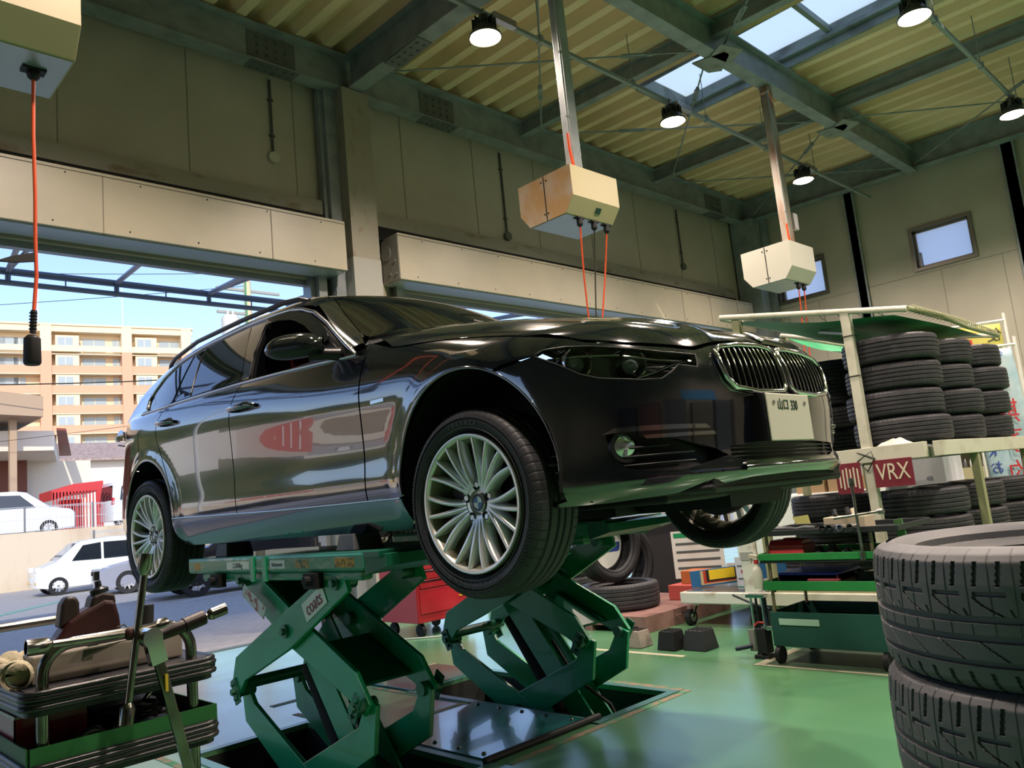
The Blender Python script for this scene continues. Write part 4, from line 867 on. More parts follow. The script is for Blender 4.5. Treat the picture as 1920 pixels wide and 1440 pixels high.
# kidney grilles
def ins(pts, f, mode='nose'):
    q = np.array(par(mode, pts)); c = q.mean(0); return [tuple(c+(p-c)*f) for p in q]
for kk in (0,):
    a, b_ = surf_mesh('grille_void', 'nose', ins(KID, 1.02), M_dark, car, off=-.045, h=.04, mirror=True, skirt=0)
rings = trim_tube('nose', KID, .0095, M_chrome, 'kidney_surround', car, off=.010, closed=True, mirror=True)
kq = np.array(par('nose', KID)); sl = {}
for s in (1, -1):
    for i in range(10):
        u = kq[:, 0].min()+(kq[:, 0].max()-kq[:, 0].min())*(i+1)/11.5
        zz = np.linspace(1.37, 1.57, 80); ok = inpoly(np.stack([zz*0+u, zz], 1), [tuple(k) for k in kq]); zz = zz[ok]
        P = to3('nose', [(u, z) for z in np.linspace(zz[0], zz[-1], 8)]); N = grad(P); b = MB(); vs = []
        du = np.array([0, 1, 0])*.003
        for p, n_ in zip(P+N*.004, N): vs += [tuple((p-du)*[1, s, 1]), tuple((p+du)*[1, s, 1]), tuple((p+du-n_*.035)*[1, s, 1]), tuple((p-du-n_*.035)*[1, s, 1])]
        b.add(vs, [(4*k+j, 4*k+(j+1) % 4, 4*k+4+(j+1) % 4, 4*k+4+j) for k in range(7) for j in range(4)]+[(0, 1, 2, 3), (28, 29, 30, 31)])
        b.build('grille_slat', M_plast, rings[0] if s == 1 else rings[1])
        b = MB(); b.tube([tuple(p*[1, s, 1]) for p in P+N*.006], .0026, 6); b.build('slat_chrome_edge', M_chrome, rings[0] if s == 1 else rings[1], smooth=60)
# headlamps: cover, inner housing, twin projectors, chrome brow
cov = surf_mesh('headlamp_cover', 'nose', ins(HEAD, .992), M_clear, car, off=.0, h=.03, mirror=True, skirt=0)
hou = surf_mesh('headlamp_housing', 'nose', ins(HEAD, 1.03), mat('headlamp_inner', '8d9196', .3, .2), car, off=-.075, h=.04, mirror=True, skirt=0)
trim_tube('nose', HEAD, .0035, M_plast, 'headlamp_seal', car, off=-.001, closed=True, mirror=True)
M_refl = mat('lamp_reflector', 'c9ccd0', .12, 1.)
M_lens = mat('projector_lens', 'a8b6c4', .02, .0, spec=1., coat=1)
for s in (1, -1):
    for k, (c, r) in enumerate((((-.452, .775, 1.520), .046), ((-.585, .655, 1.500), .046))):
        P = shoot([(c[0]-.8, c[1]+.3, c[2])], [(.936, -.351, 0)], 2)[0]; n_ = Vector((-.93, .36*s, .02)).normalized(); o = Vector((c[0]+.02, c[1]*s, c[2]))
        b = MB(); b.lathe([(.02, -.03), (r*.8, -.012), (r, .014), (r*1.12, .016), (r*1.2, .0), (r*1.2, -.05)], o, n_, 28); rf = b.build('projector_ring', M_refl, hou[0] if s == 1 else hou[1], smooth=50)
        b = MB(); b.lathe([(0, .022), (r*.35, .018), (r*.62, .006), (r*.72, -.008)], o, n_, 24); b.build('projector_lens', M_lens, hou[0] if s == 1 else hou[1], smooth=70)
hc = par('nose', [(-.40, .84, 1.548), (-.47, .79, 1.545), (-.56, .71, 1.535), (-.64, .61, 1.51), (-.70, .50, 1.50)])
trim_tube('nose', hc, .005, M_chrome, 'headlamp_brow', car, off=-.02, mirror=True)
trim_tube('nose', par('nose', [(-.60, .68, 1.447), (-.64, .63, 1.462), (-.67, .58, 1.482), (-.705, .50, 1.502)]), .006, M_chrome, 'headlamp_strip', car, off=-.012, mirror=True)
# intakes
surf_mesh('side_intake_liner', 'nose', ins(SIDEINT, 1.05), M_plast, car, off=-.05, h=.04, mirror=True, skirt=0)
surf_mesh('middle_intake_liner', 'nose', [(0, 1.225), (.42, 1.218), (.42, 1.15), (0, 1.145)], M_plast, car, off=-.035, h=.04, join=True, skirt=0)
for z, u0, u1 in ((1.225, .60, .96), (1.198, .52, .97), (1.172, .52, .95)):
    trim_tube('nose', [(u0, z), (u1, z)], .004, M_plast, 'intake_louvre', car, off=-.01, mirror=True)
for z in (1.172, 1.186, 1.20): trim_tube('nose', [(-.42, z), (.42, z)], .0025, M_plast, 'intake_bar', car, off=-.006)
def strip(name, pts, m, off, mirror=True, h=.02, mode='nose'): return surf_mesh(name, mode, pts, m, car, off=off, h=h, mirror=mirror, skirt=.012)
strip('upper_chrome_strip', [(-0.498, 0.77, 1.274), (-0.531, 0.745, 1.292), (-0.61, 0.657, 1.291), (-0.693, 0.494, 1.284), (-0.698, 0.475, 1.270), (-0.608, 0.657, 1.275), (-0.529, 0.745, 1.277)], M_chrome, .010)
strip('lower_chrome_strip', [(-0.590, 0.683, 1.262), (-0.698, 0.46, 1.260), (-0.705, 0.44, 1.248), (-0.596, 0.675, 1.250)], M_chrome, .006)
surf_mesh('lip_chrome_strip', 'nose', [(0, 1.153), (.20, 1.152), (.335, 1.149), (.345, 1.137), (0, 1.140)], M_chrome, car, off=.008, h=.03, join=True)
trim_tube('nose', [(-.345, 1.132), (0, 1.132), (.345, 1.132)], .010, M_paint, 'front_lip', car, off=.004)
# crease round the outer face of the bumper corner
0 and trim_tube('nose', par('nose', [(-.44, .83, 1.42), (-.42, .845, 1.30), (-.43, .838, 1.15), (-.52, .765, 1.115)]), .003, M_plast, 'bumper_crease', car, off=.0005, mirror=True)
M_fogr = mat('fog_reflector', 'dfe2e4', .1, .9)
for s in (1, -1):
    o = Vector((-.548, .722*s, 1.232)); n_ = Vector((-.86, .5*s, 0)).normalized()
    b = MB(); b.lathe([(.040, .012), (.052, .014), (.056, .0), (.05, -.04), (.035, -.04)], o, n_, 28); f_ = b.build('fog_lamp_bezel', M_plast, car, smooth=50)
    b = MB(); b.lathe([(0, .016), (.03, .012), (.040, .004), (.038, -.02), (0, -.03)], o, n_, 24); b.build('fog_lamp', M_fogr, f_, smooth=50)
# number plate
M_pl = mat('plate_white', 'bdbcae', .5)
PT = lambda y, z, d=0: Vector((-.812+.0*(z-1.2)-d, y, z))
b = MB(); b.box(-.815, -.808, -.080, .250, 1.212, 1.377); pl = b.build('number_plate', M_pl, car, bevel=.004)
M_plt = mat('plate_green', '1f3a2a', .5)
wm = lambda v: CARW @ Vector(v)
CARW = Matrix.Translation(car.location) @ car.rotation_euler.to_matrix().to_4x4()
rightv = (CARW.to_3x3() @ Vector((0, -1, 0)))
t_ = text_obj('plate_region', '山口', M_plt, .043, wm((-.8165, .135, 1.336)), rightv, (0, 0, 1), car, .0008); t_.parent = pl
t_ = text_obj('plate_class', '330', M_plt, .050, wm((-.8165, .050, 1.335)), rightv, (0, 0, 1), car, .0008, sx=.72); t_.parent = pl
b = MB(); b.cyl((-.815, .205, 1.345), (-.819, .205, 1.345), .007, 12).cyl((-.815, -.035, 1.345), (-.819, -.035, 1.345), .007, 12); b.build('plate_bolt', M_csat, pl)
b = MB(); b.box(-.808, -.74, -.09, .26, 1.215, 1.375); b.build('plate_carrier', M_plast, car)
# roundel on the bonnet edge
def roundel(o, n_, r, parent, name='roundel'):
    b = MB(); b.lathe([(0, .0), (r, 0), (r, .003), (r*.93, .005), (r*.66, .004)], o, n_, 32); q = b.build(name, M_chrome2, parent, smooth=40)
    b = MB(); b.lathe([(r*.66, .0042), (r*.90, .0054)], o, n_, 32); b.build('black_ring', M_plast, q)
    n_ = Vector(n_).normalized(); up_ = Vector((0, 0, 1)) if abs(n_.z) < .97 else Vector((0, 1, 0)); rx = up_.cross(n_).normalized(); uy = n_.cross(rx)
    for k in range(4):
        vs = [tuple(Vector(o)+n_*.005)]+[tuple(Vector(o)+n_*.005+(rx*math.cos(R(90*k+9*i))+uy*math.sin(R(90*k+9*i)))*r*.64) for i in range(11)]
        b = MB(); b.add(vs, [(0, i, i+1) for i in range(1, 11)]); b.build('roundel_quarter', M_rblue if k % 2 else M_rwhite, q)
    return q
M_chrome2 = M_csat; M_rblue = mat('roundel_blue', '2f6fae', .3); M_rwhite = mat('roundel_white', 'dfe4e8', .3)
P = to3('top', [(-.675, 0)])[0]; N_ = grad(P[None])[0]; roundel(tuple(P+N_*.001), tuple(N_), .041, car)
# sills, underside, inner liners
sill = [(.40, 1.148), (2.44, 1.19), (2.45, 1.08), (2.40, 1.035), (.42, 1.028), (.385, 1.06)]
surf_mesh('side_sill', 'side', sill, M_paint, car, mirror=True, skirt=.05)
trim_tube('side', [(.40, 1.151), (1.4, 1.163), (2.43, 1.19)], .004, M_csat, 'sill_strip', car, off=.002, mirror=True, h=.1)
b = MB(); b.box(-.60, 3.55, -.60, .60, 1.04, 1.09).box(.42, 2.38, -.80, .80, 1.035, 1.10).box(-.72, -.3, -.5, .5, 1.06, 1.12).xy([(-.72, -.5), (-.45, -.80), (-.40, -.80), (-.40, .80), (-.45, .80), (-.72, .5)], 1.065, 1.09)
b.box(3.2, 3.7, -.7, .7, 1.12, 1.25); b.build('underbody', M_under, car, bevel=.01)
b = MB(); b.box(-.60, -.2, -.2, .2, 1.0, 1.05).cyl((-.1, -.7, 1.10), (-.1, .7, 1.10), .03).cyl((.12, -.7, 1.09), (.12, .7, 1.09), .025).box(-.2, .35, -.35, .35, 1.0, 1.045).cyl((2.8, -.7, 1.1), (2.8, .7, 1.1), .04).cyl((.4, .1, 1.03), (3.4, .3, 1.06), .035); b.build('suspension_arms', M_under, car)
for c, r in ((FC, FR_), (RC, RR_)):
    for s in (1, -1):
        b = MB(); b.lathe([(r+.012, -.17), (r+.012, .168)], (c[0], s*.70, c[1]), (0, 1, 0), 40, a0=R(168), a1=R(372))
        b.xz([(x, z) for x, z in fa(c, r+.012, -10, 190, 30)], s*.53, s*.52); w_ = b.build('wheel_arch_liner', M_dark, car, smooth=60)
    arc = [(x, z) for x, z in fa(c, r+.002, -2, 182, 40)]
    trim_tube('side', arc, .006, M_paint, 'arch_lip', car, off=-.004, mirror=True)
# closed inner shell keeps the gaps dark
inner = side3([(-.30, 1.50), (-.30, 1.60)])
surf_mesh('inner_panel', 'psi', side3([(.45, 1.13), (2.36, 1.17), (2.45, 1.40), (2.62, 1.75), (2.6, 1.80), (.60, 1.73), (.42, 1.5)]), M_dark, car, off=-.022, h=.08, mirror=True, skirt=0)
# roof, glass
trim = [(1.30, .0), (1.275, .25), (1.245, .45), (1.235, .56), (1.30, .615), (1.5, .648), (2.0, .655), (2.6, .635), (3.0, .60), (3.35, .555), (3.42, .4), (3.44, .2), (3.45, 0)]
surf_mesh('roof', 'top', trim, M_paint, car, join=True, h=.05)
ws = [(.60, 0.), (.62, .25), (.665, .5), (.735, .735), (.78, .74), (1.0, .665), (1.225, .570), (1.262, .45), (1.290, .25), (1.31, 0)]
surf_mesh('windscreen', 'top', ws, M_glass, car, join=True, off=.001, h=.04)
surf_mesh('scuttle', 'top', [(.50, 0), (.51, .2), (.54, .4), (.585, .6), (.64, .735), (.70, .79), (.735, .74), (.665, .505), (.622, .25), (.60, 0)], M_plast, car, join=True, off=-.012, h=.04)
for s in (1, -1):
    b = MB(); b.tube([tuple(p*[1, s, 1]) for p in on('top', [(.50, .35), (.62, .12), (.72, -.12)], .018)], .009, 6); b.build('wiper', M_plast, car)
surf_mesh('a_pillar', 'top', [(.70, .79), (.78, .745), (1.0, .67), (1.225, .575), (1.245, .56), (1.30, .615), (1.2, .68), (1.0, .755), (.86, .80), (.74, .83)], M_paint, car, mirror=True, h=.02, skirt=.006)
# window band: black frame, panes, satin chrome outline
DL = [(.69, 1.772), (.84, 1.875), (1.00, 1.985), (1.16, 2.078), (1.30, 2.130), (1.45, 2.163), (1.62, 2.180), (1.95, 2.192), (2.4, 2.180), (2.75, 2.140), (2.95, 2.085), (3.06, 2.01), (3.085, 1.95), (3.05, 1.89), (2.97, 1.852), (2.4, 1.842), (1.74, 1.826), (1.2, 1.802)]
FWIN = [(.86, 1.81), (.98, 1.925), (1.16, 2.045), (1.32, 2.105), (1.50, 2.142), (1.66, 2.155), (1.655, 1.99), (1.60, 1.83), (1.2, 1.812)]
surf_mesh('window_frame', 'side', DL, M_plast, car, off=-.004, mirror=True, h=.03, holes=[FWIN], skirt=.02)
RW = [(1.86, 2.168), (2.12, 2.170), (2.39, 2.158), (2.345, 2.0), (2.30, 1.856), (1.72, 1.842), (1.745, 1.93), (1.80, 2.06)]
RW2 = [(2.425, 2.153), (2.515, 2.143), (2.545, 1.862), (2.325, 1.857), (2.37, 2.0)]
RW3 = [(2.545, 2.143), (2.75, 2.118), (2.93, 2.068), (3.03, 2.0), (3.05, 1.95), (3.02, 1.90), (2.95, 1.872), (2.575, 1.862)]
for nm, q in (('rear_door_glass', RW), ('rear_quarter_light', RW2), ('load_bay_glass', RW3)): surf_mesh(nm, 'side', q, M_glass, car, off=.002, mirror=True, h=.03, skirt=.004)
surf_mesh('front_pillar_cover', 'side', [(1.675, 2.155), (1.845, 2.166), (1.79, 2.05), (1.735, 1.93), (1.705, 1.84), (1.62, 1.834), (1.668, 1.98)], mat('gloss_pillar', '0a0a0c', .06, coat=1), car, off=.003, mirror=True, h=.03, skirt=.004)
trim_tube('side', DL[:15], .0105, M_csat, 'window_chrome', car, off=.004, mirror=True, h=.03)
trim_tube('side', [(2.97, 1.846), (2.4, 1.836), (1.74, 1.821), (1.2, 1.797), (.68, 1.767)], .007, M_csat, 'belt_chrome', car, off=.004, mirror=True, h=.06)
surf_mesh('window_visor', 'side', [(.90, 1.885), (1.0, 1.965), (1.16, 2.060), (1.32, 2.116), (1.50, 2.150), (1.655, 2.160), (1.65, 2.125), (1.5, 2.113), (1.33, 2.075), (1.18, 2.010), (1.02, 1.915), (.95, 1.86)], mat('smoked_visor', '15161c', .06, coat=1, spec=1), car, off=.016, mirror=True, h=.03, skirt=.003)
surf_mesh('mirror_triangle', 'side', [(.78, 1.79), (.88, 1.862), (.95, 1.90), (.955, 1.805)], M_plast, car, off=.004, mirror=True, h=.03)
# roof side band between roof and window chrome, roof rails
surf_mesh('cant_rail', 'top', [(1.30, .618), (1.5, .651), (2.0, .658), (2.6, .638), (3.0, .603), (3.35, .558), (3.42, .60), (3.2, .70), (2.95, .715), (2.6, .70), (2.0, .695), (1.6, .69), (1.35, .68), (1.2, .69), (1.245, .64)], M_paint, car, mirror=True, h=.025, skirt=.004)
surf_mesh('d_pillar', 'side', [(3.0, 1.862), (3.07, 1.89), (3.10, 1.95), (3.08, 2.02), (2.97, 2.10), (2.80, 2.15), (3.2, 2.14), (3.36, 2.06), (3.46, 1.95), (3.50, 1.87)], M_paint, car, mirror=True, h=.03)
for s in (1, -1):
    q = [(1.36, .634, -.004), (1.42, .637, .018), (1.55, .642, .030), (2.0, .645, .032), (2.6, .628, .032), (3.0, .596, .030), (3.12, .585, .018), (3.18, .578, -.004)]
    P = np.array([on('top', [(a, b_)], c)[0] for a, b_, c in q]); b = MB(); b.tube([tuple(p*[1, s, 1]) for p in P], .013, 10); b.build('roof_rail', M_plast, car, smooth=60)
# spoiler edge and rear glass seen only as outline
surf_mesh('rear_window', 'tail', [(0, 1.86), (.30, 1.86), (.26, 2.10), (0, 2.13)], M_glass, car, join=True, h=.06)
# handles
for s in (1, -1):
    for x0, x1, zz in ((1.46, 1.715, 1.684), (2.355, 2.56, 1.729)):
        P = to3('side', [((x0+x1)/2, zz)])[0]; y = P[1]
        b = MB(); b.sph(((x0+x1)/2, s*(y-.004), zz-.004), 1, 20, (.075, .006, .032)); h_ = b.build('handle_recess', M_dark, car, smooth=80)
        b = MB(); b.tube([(x0, s*(y+.004), zz-.008), (x0+.03, s*(y+.028), zz-.003), (x0+(x1-x0)*.5, s*(y+.036), zz), (x1-.04, s*(y+.030), zz+.002), (x1, s*(y+.004), zz)], [.010, .014, .015, .014, .010], 12); b.build('door_handle', M_paint, car, smooth=70)
# crease line, fuel flap, badge
trim_tube('side', [(1.75, 1.694), (2.34, 1.722)], .0015, M_csat, 'crease_highlight', car, off=.0, mirror=True, h=.1) if False else None
P = to3('side', [(.50, 1.545)])[0]; b = MB(); b.box(.455, .545, P[1]-.002, P[1]+.004, 1.532, 1.552); b.build('fender_badge', M_csat, car, bevel=.003)
surf_mesh('fuel_flap', 'side', [(2.90, 1.60), (3.03, 1.60), (3.04, 1.72), (2.90, 1.72)], M_paint, car, off=.0015, h=.04, skirt=.004)
# mirrors
for s in (1, -1):
    def mfn(u, v, s=s):
        # u along the housing (inner to outer), v round the section
        t = u; c = Vector((.80+.27*t, .93+.115*t, 1.832+.01*t)); e = (max(0, 1-abs(2*t-1)**3.2))**.5
        a = 2*math.pi*v; hh = .060*(.72+.28*e)*(e if t > .02 else 1)*(1.0 if t < .5 else 1); w_ = .055*e
        d = Vector((.27, .115, 0)).normalized(); nrm = Vector((-d.y, d.x, 0)); up_ = Vector((0, 0, 1))
        p = c+nrm*w_*math.cos(a)*1.1+up_*(hh*math.sin(a)*(1.1 if math.sin(a) > 0 else .72)); p.y *= s; return p
    b = MB(); b.grid(lambda u, v: mfn(.002+.996*u, v*.5), 22, 12); up_m = b.build('mirror_cap', M_paint, car, smooth=80)
    b = MB(); b.grid(lambda u, v: mfn(.002+.996*u, .5+v*.5), 22, 12); b.build('mirror_base', M_plast, car, smooth=80)
    b = MB(); P = [mfn(.08+.86*i/14, .5) for i in range(15)]; P = [p+Vector((-.001, s*.003, -.003)) for p in P]; b.tube([tuple(p) for p in P], .0035, 6); b.build('mirror_indicator', M_csat, up_m, smooth=60)
    b = MB(); b.tube([(.80, s*.845, 1.795), (.83, s*.89, 1.80), (.88, s*.95, 1.805)], [.03, .026, .03], 10); b.build('mirror_arm', M_plast, car, smooth=70)
# cabin glimpsed through the open driver's window
M_seat = mat('seat_black', '17171b', .8); M_redseat = mat('red_cover', '7c1420', .7)
for y in (.38, -.38):
    b = MB(); b.cbox((1.45, y, 1.42), (.5, .5, .16)).cbox((1.75, y, 1.75), (.14, .48, .60), Matrix.Rotation(R(14), 3, 'Y')).cbox((1.84, y, 2.08), (.09, .26, .18)); b.build('front_seat', M_seat, car, bevel=.03)
b = MB(); b.cbox((1.58, .385, 1.86), (.03, .46, .2), Matrix.Rotation(R(14), 3, 'Y')); b.build('red_seat_cover', M_redseat, car, bevel=.01)
b = MB(); b.cbox((1.35, .1, 1.80), (.34, .1, .2)); b.build('red_cushion', M_redseat, car, bevel=.01)
b = MB(); b.box(1.05, 3.3, -.78, .78, 1.2, 1.25).box(.75, 1.0, -.74, .74, 1.5, 1.82).box(2.4, 2.6, -.66, .66, 1.3, 1.98); b.build('cabin_floor', M_seat, car)
b = MB(); b.lathe([(.175, -.014), (.19, 0), (.175, .014), (.16, 0)], (1.10, .38, 1.80), (.85, 0, .5), 28, closed=True).cyl((1.0, .38, 1.74), (1.10, .38, 1.80), .03).bar((1.10, .22, 1.80), (1.10, .54, 1.80), .03, .03); b.build('steering_wheel', M_seat, car, smooth=50)
surf_mesh('headliner', 'top', trim, M_seat, car, join=True, off=-.05, h=.12, skirt=0)
# ================================================================ TYRES AND WHEELS
M_rub = mat('tyre_rubber', '26272b', .55, noise=(12, '303136', .4, .7))
M_rubw = mat('worn_grey_rubber', '4b4d52', .5, noise=(7, '5a5a5c', .4, .75)); M_rubd = mat('tyre_groove', '0a0a0b', .8)
def tyre_profile(R_, ri, w):
    """outer section from bead to bead: (radius, axial)"""
    h = w/2
    return [(ri, -h*.62), (ri+.012, -h*.70), (ri+(R_-ri)*.30, -h*.90), (ri+(R_-ri)*.55, -h*.985), (R_-.032, -h*.97), (R_-.014, -h*.90), (R_-.004, -h*.80), (R_, -h*.5), (R_+.001, 0),
            (R_, h*.5), (R_-.004, h*.80), (R_-.014, h*.90), (R_-.032, h*.97), (ri+(R_-ri)*.55, h*.985), (ri+(R_-ri)*.30, h*.90), (ri+.012, h*.70), (ri, h*.62), (ri+.012, h*.55), (ri+(R_-ri)*.6, h*.80), (R_-.03, h*.5), (R_-.03, -h*.5), (ri+(R_-ri)*.6, -h*.80), (ri+.012, -h*.55)]
def tread(R_, w, pitches, nper, ns, fn):
    """closely meshed tread band; fn(s, t) -> groove depth, s across in mm from the top shoulder, t along one pitch 0..1"""
    b = MB(); vs = []; W = w*1000; h = w/2; nt = pitches*nper; prof = tyre_profile(R_, R_*.7, w)[4:13]
    ax = [p[1] for p in prof]; rr = [p[0] for p in prof]
    for i in range(nt):
        for j in range(ns+1):
            s = j/ns; a = ax[-1]+(ax[0]-ax[-1])*s; r = float(np.interp(a, ax, rr)); d = fn(s*W*.97+W*.015, (i % nper)/nper)
            th = 2*math.pi*i/nt; q = r-d; vs.append((q*math.cos(th), q*math.sin(th), a))
    fs = [(i*(ns+1)+j, ((i+1) % nt)*(ns+1)+j, ((i+1) % nt)*(ns+1)+j+1, i*(ns+1)+j+1) for i in range(nt) for j in range(ns)]
    b.add(vs, fs); return b
def groove_simple(s, t, W=225):
    for c, w in ((W*.27, 9), (W*.44, 9), (W*.60, 9), (W*.76, 9)):
        if abs(s-c) < w/2: return .007
    if (s < W*.22 or s > W*.82) and (abs(t-.5) < .09): return .0022
    return 0
def groove_sport(s, t):
    if 112 < s < 123 or 144 < s < 155 or 186 < s < 195: return .0065
    if 22 < s < 64 and abs(((t+(s-22)*.002) % .5)-.25) < .045: return .007
    if 72 < s < 79 and .12 < t < .80: return .006
    if 79 <= s <= 112 and abs(t-(.12+((s-79)/33)**1.6*.62)) < .035: return .005
    if 100 < s <= 112 and abs(t-(.86+(s-100)*.006)) < .03: return .004
    if 155 < s < 186 and abs(t-(.1+(s-155)/31*.6)) < .03: return .0035
    if 205 < s < 243 and abs(((t-(s-205)*.003) % .5)-.25) < .05: return .006
    if (s < 112 or 123 < s < 144) and abs((t*2 % 1)-.02) < .03: return .0015
    return 0
def make_tyre(name, R_, ri, w, hi=False, label='', cat='tyre', parent=None, loc=(0, 0, 0), groups=None, nm='tread_band'):
    t = thing(name, label, cat, loc, 0, groups) if parent is None else None
    prof = tyre_profile(R_, ri, w); mr = M_rubw if hi else M_rub; b = MB(); b.lathe([(r-(.009 if 4 <= i <= 12 else 0), a) for i, (r, a) in enumerate(prof)], n=96 if hi else 56, closed=True)
    for k in (1, -1):
        rm = ri+(R_-ri)*.16; b.lathe([(rm, k*w*.46*.80), (rm+.004, k*(w*.40+.008)), (rm+.008, k*w*.42)], n=64)
    c = b.build('casing', mr, t or parent, smooth=35)
    b = tread(R_, w, 28 if hi else 60, 48 if hi else 6, 130 if hi else 30, groove_sport if hi else (lambda s, q: groove_simple(s, q, w*1000)))
    b.build(nm, mr, t or parent, smooth=28)
    return t
# wheel of the lifted car: tyre, barrel, twenty blades, cap
M_alloy = mat('silver_alloy', 'dcdcda', .26, .55); M_barrel = mat('dusty_barrel', '8d8b78', .5, .5, noise=(9, '6c6850', .4, .7))
def car_wheel(x, s, z):
    w = bpy.data.objects.new('wheel', None); C.objects.link(w); w.parent = car; w.location = (x, s*.80, z); w.rotation_euler = (R(-90)*s, 0, 0)   # local z points outwards
    R_, ri, wd_ = .330, .235, .225
    prof = tyre_profile(R_, ri, wd_); b = MB(); b.lathe([(r-(.008 if 4 <= i <= 12 else 0), a) for i, (r, a) in enumerate(prof)], n=96, closed=True)
    for rm in (.262, .298): b.lathe([(rm-.0015, wd_*.488), (rm, wd_*.494), (rm+.0015, wd_*.488)], n=96)
    ty = b.build('tyre', M_rub, w, smooth=40)
    b = tread(R_, wd_, 64, 8, 48, lambda q, t: groove_simple(q, t, 225)); b.build('tread_band', M_rub, ty, smooth=28)
    b = MB()
    for i in range(150):
        a = 2*math.pi*i/150; b.cbox((.303*math.cos(a), .303*math.sin(a), wd_*.4905), (.016, .0022, .002), Matrix.Rotation(a+.5, 3, 'Z'))
    b.build('sidewall_ribs', M_rub, ty)
    for word, a0, sz in (('BRIDGESTONE', 90, .026), ('TURANZA', 270, .022)):
        for i, ch in enumerate(word):
            a = R(a0-(i-(len(word)-1)/2)*(5.2 if sz > .024 else 4.6)*(1))
            q = text_obj('sidewall_letter', ch, M_letter, sz, (0, 0, 0), (1, 0, 0), (0, 1, 0), None, .0006)
            q.parent = ty; rr = .278; q.matrix_local = Matrix.Translation((rr*math.cos(a), rr*math.sin(a), wd_*.4925)) @ Matrix.Rotation(a-math.pi/2, 4, 'Z')
    b = MB(); b.lathe([(.243, -.10), (.240, -.07), (.220, -.05), (.205, .0), (.212, .07), (.226, .096), (.232, .106), (.240, .106), (.243, .100), (.240, .090), (.24, -.09)], n=72); rim = b.build('rim_barrel', M_barrel, w, smooth=40)
    b = MB(); b.lathe([(.224, .092), (.228, .104), (.236, .1085), (.2405, .1075), (.243, .098)], n=72); b.build('rim_lip', M_alloy, rim, smooth=50)
    # spokes: each a tapering blade with a narrow face
    for k in range(20):
        g = k//4; base = R(90+72*g); off = (-30, -12.5, 3.5, 22)[k % 4] if False else None
        a1 = 2*math.pi*(k+.5)/20; hub = R(72*round((math.degrees(a1)-90+36)/72)+90-36)
        dlt = (a1-R(54)) % R(72)-R(36); a0 = a1-dlt*.38
        vs = []; n_ = 8
        for i in range(n_+1):
            t = i/n_; r = .058+(.229-.058)*t; a = a0+(a1-a0)*(t**1.15); zc = .066+.030*math.sin(t*math.pi*.5)+.006*t
            wf = .0085-.0022*t+(.004 if t < .1 else 0); wb = .0165-.006*t; dp = .046-.008*t
            tg = (-math.sin(a), math.cos(a)); c = (r*math.cos(a), r*math.sin(a))
            for ww, zz in ((-wf, zc-.002), (-wf*.5, zc+.001), (wf*.5, zc+.001), (wf, zc-.002), (wb, zc-dp), (-wb, zc-dp)): vs.append((c[0]+tg[0]*ww, c[1]+tg[1]*ww, zz))
        b = MB(); b.add(vs, [(6*i+j, 6*i+(j+1) % 6, 6*i+6+(j+1) % 6, 6*i+6+j) for i in range(n_) for j in range(6)]+[tuple(range(6)), tuple(range(6*n_, 6*n_+6))]); b.build('spoke', M_alloy, w, smooth=45)
    b = MB(); b.lathe([(.0, .02), (.085, .02), (.083, .055), (.074, .066), (.045, .062), (.040, .050), (0, .050)], n=48); hubo = b.build('hub', M_alloy, w, smooth=40)
    for i in range(5):
        a = R(54+72*i); b = MB(); b.lathe([(.0, .061), (.0125, .0655), (.0145, .0672), (.0160, .0665)], (.0585*math.cos(a), .0585*math.sin(a), .0), n=20); b.build('bolt_recess', M_dark, hubo, smooth=40)
        a = R(90+72*i); b = MB(); b.cyl((.072*math.cos(a), .072*math.sin(a), .06), (.072*math.cos(a), .072*math.sin(a), .0675), .004, 10); b.build('rim_hole', M_dark, hubo)
    r_ = roundel((0, 0, .060), (0, 0, 1), .034, w, 'centre_cap')
    b = MB(); b.cyl((0, 0, -.06), (0, 0, .0), .17, 40).cyl((0, 0, -.09), (0, 0, -.06), .1, 24).cbox((.13, .02, -.03), (.09, .16, .10)); b.build('brake_disc', mat('brake_steel', '3a3834', .45, .7), w, smooth=40)
    return w
M_letter = mat('moulded_letters', '3c3e44', .5)
for x, z in ((0, 1.104), (2.805, 1.106)):
    for s in (1, -1): car_wheel(x, s, z)
# ================================================================ SCISSOR LIFTS
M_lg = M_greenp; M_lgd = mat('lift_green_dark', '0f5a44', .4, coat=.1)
M_lift_edge = mat('worn_lift_edge', '1c7a58', .35, noise=(14, '8f9a80', .5, .68, (1, .5, 3)), coat=.2)
M_pin = mat('pivot_pin', '3f6f5c', .35, .5)
def arm_poly(pts, w):
    """bent flat bar: centre line and width to an outline"""
    P = [Vector((p[0], p[1])) for p in pts]; L_, R2 = [], []
    for i, p in enumerate(P):
        d0 = (P[i]-P[i-1]).normalized() if i else None; d1 = (P[i+1]-P[i]).normalized() if i < len(P)-1 else None
        d = ((d0 or d1)+(d1 or d0)).normalized(); n_ = Vector((-d.y, d.x)); k = 1/max(.5, n_.dot(Vector((-(d1 or d0).y, (d1 or d0).x)))); ww = w[i] if isinstance(w, (list, tuple)) else w
        L_.append(tuple(p+n_*ww/2*k)); R2.append(tuple(p-n_*ww/2*k))
    return L_+R2[::-1]
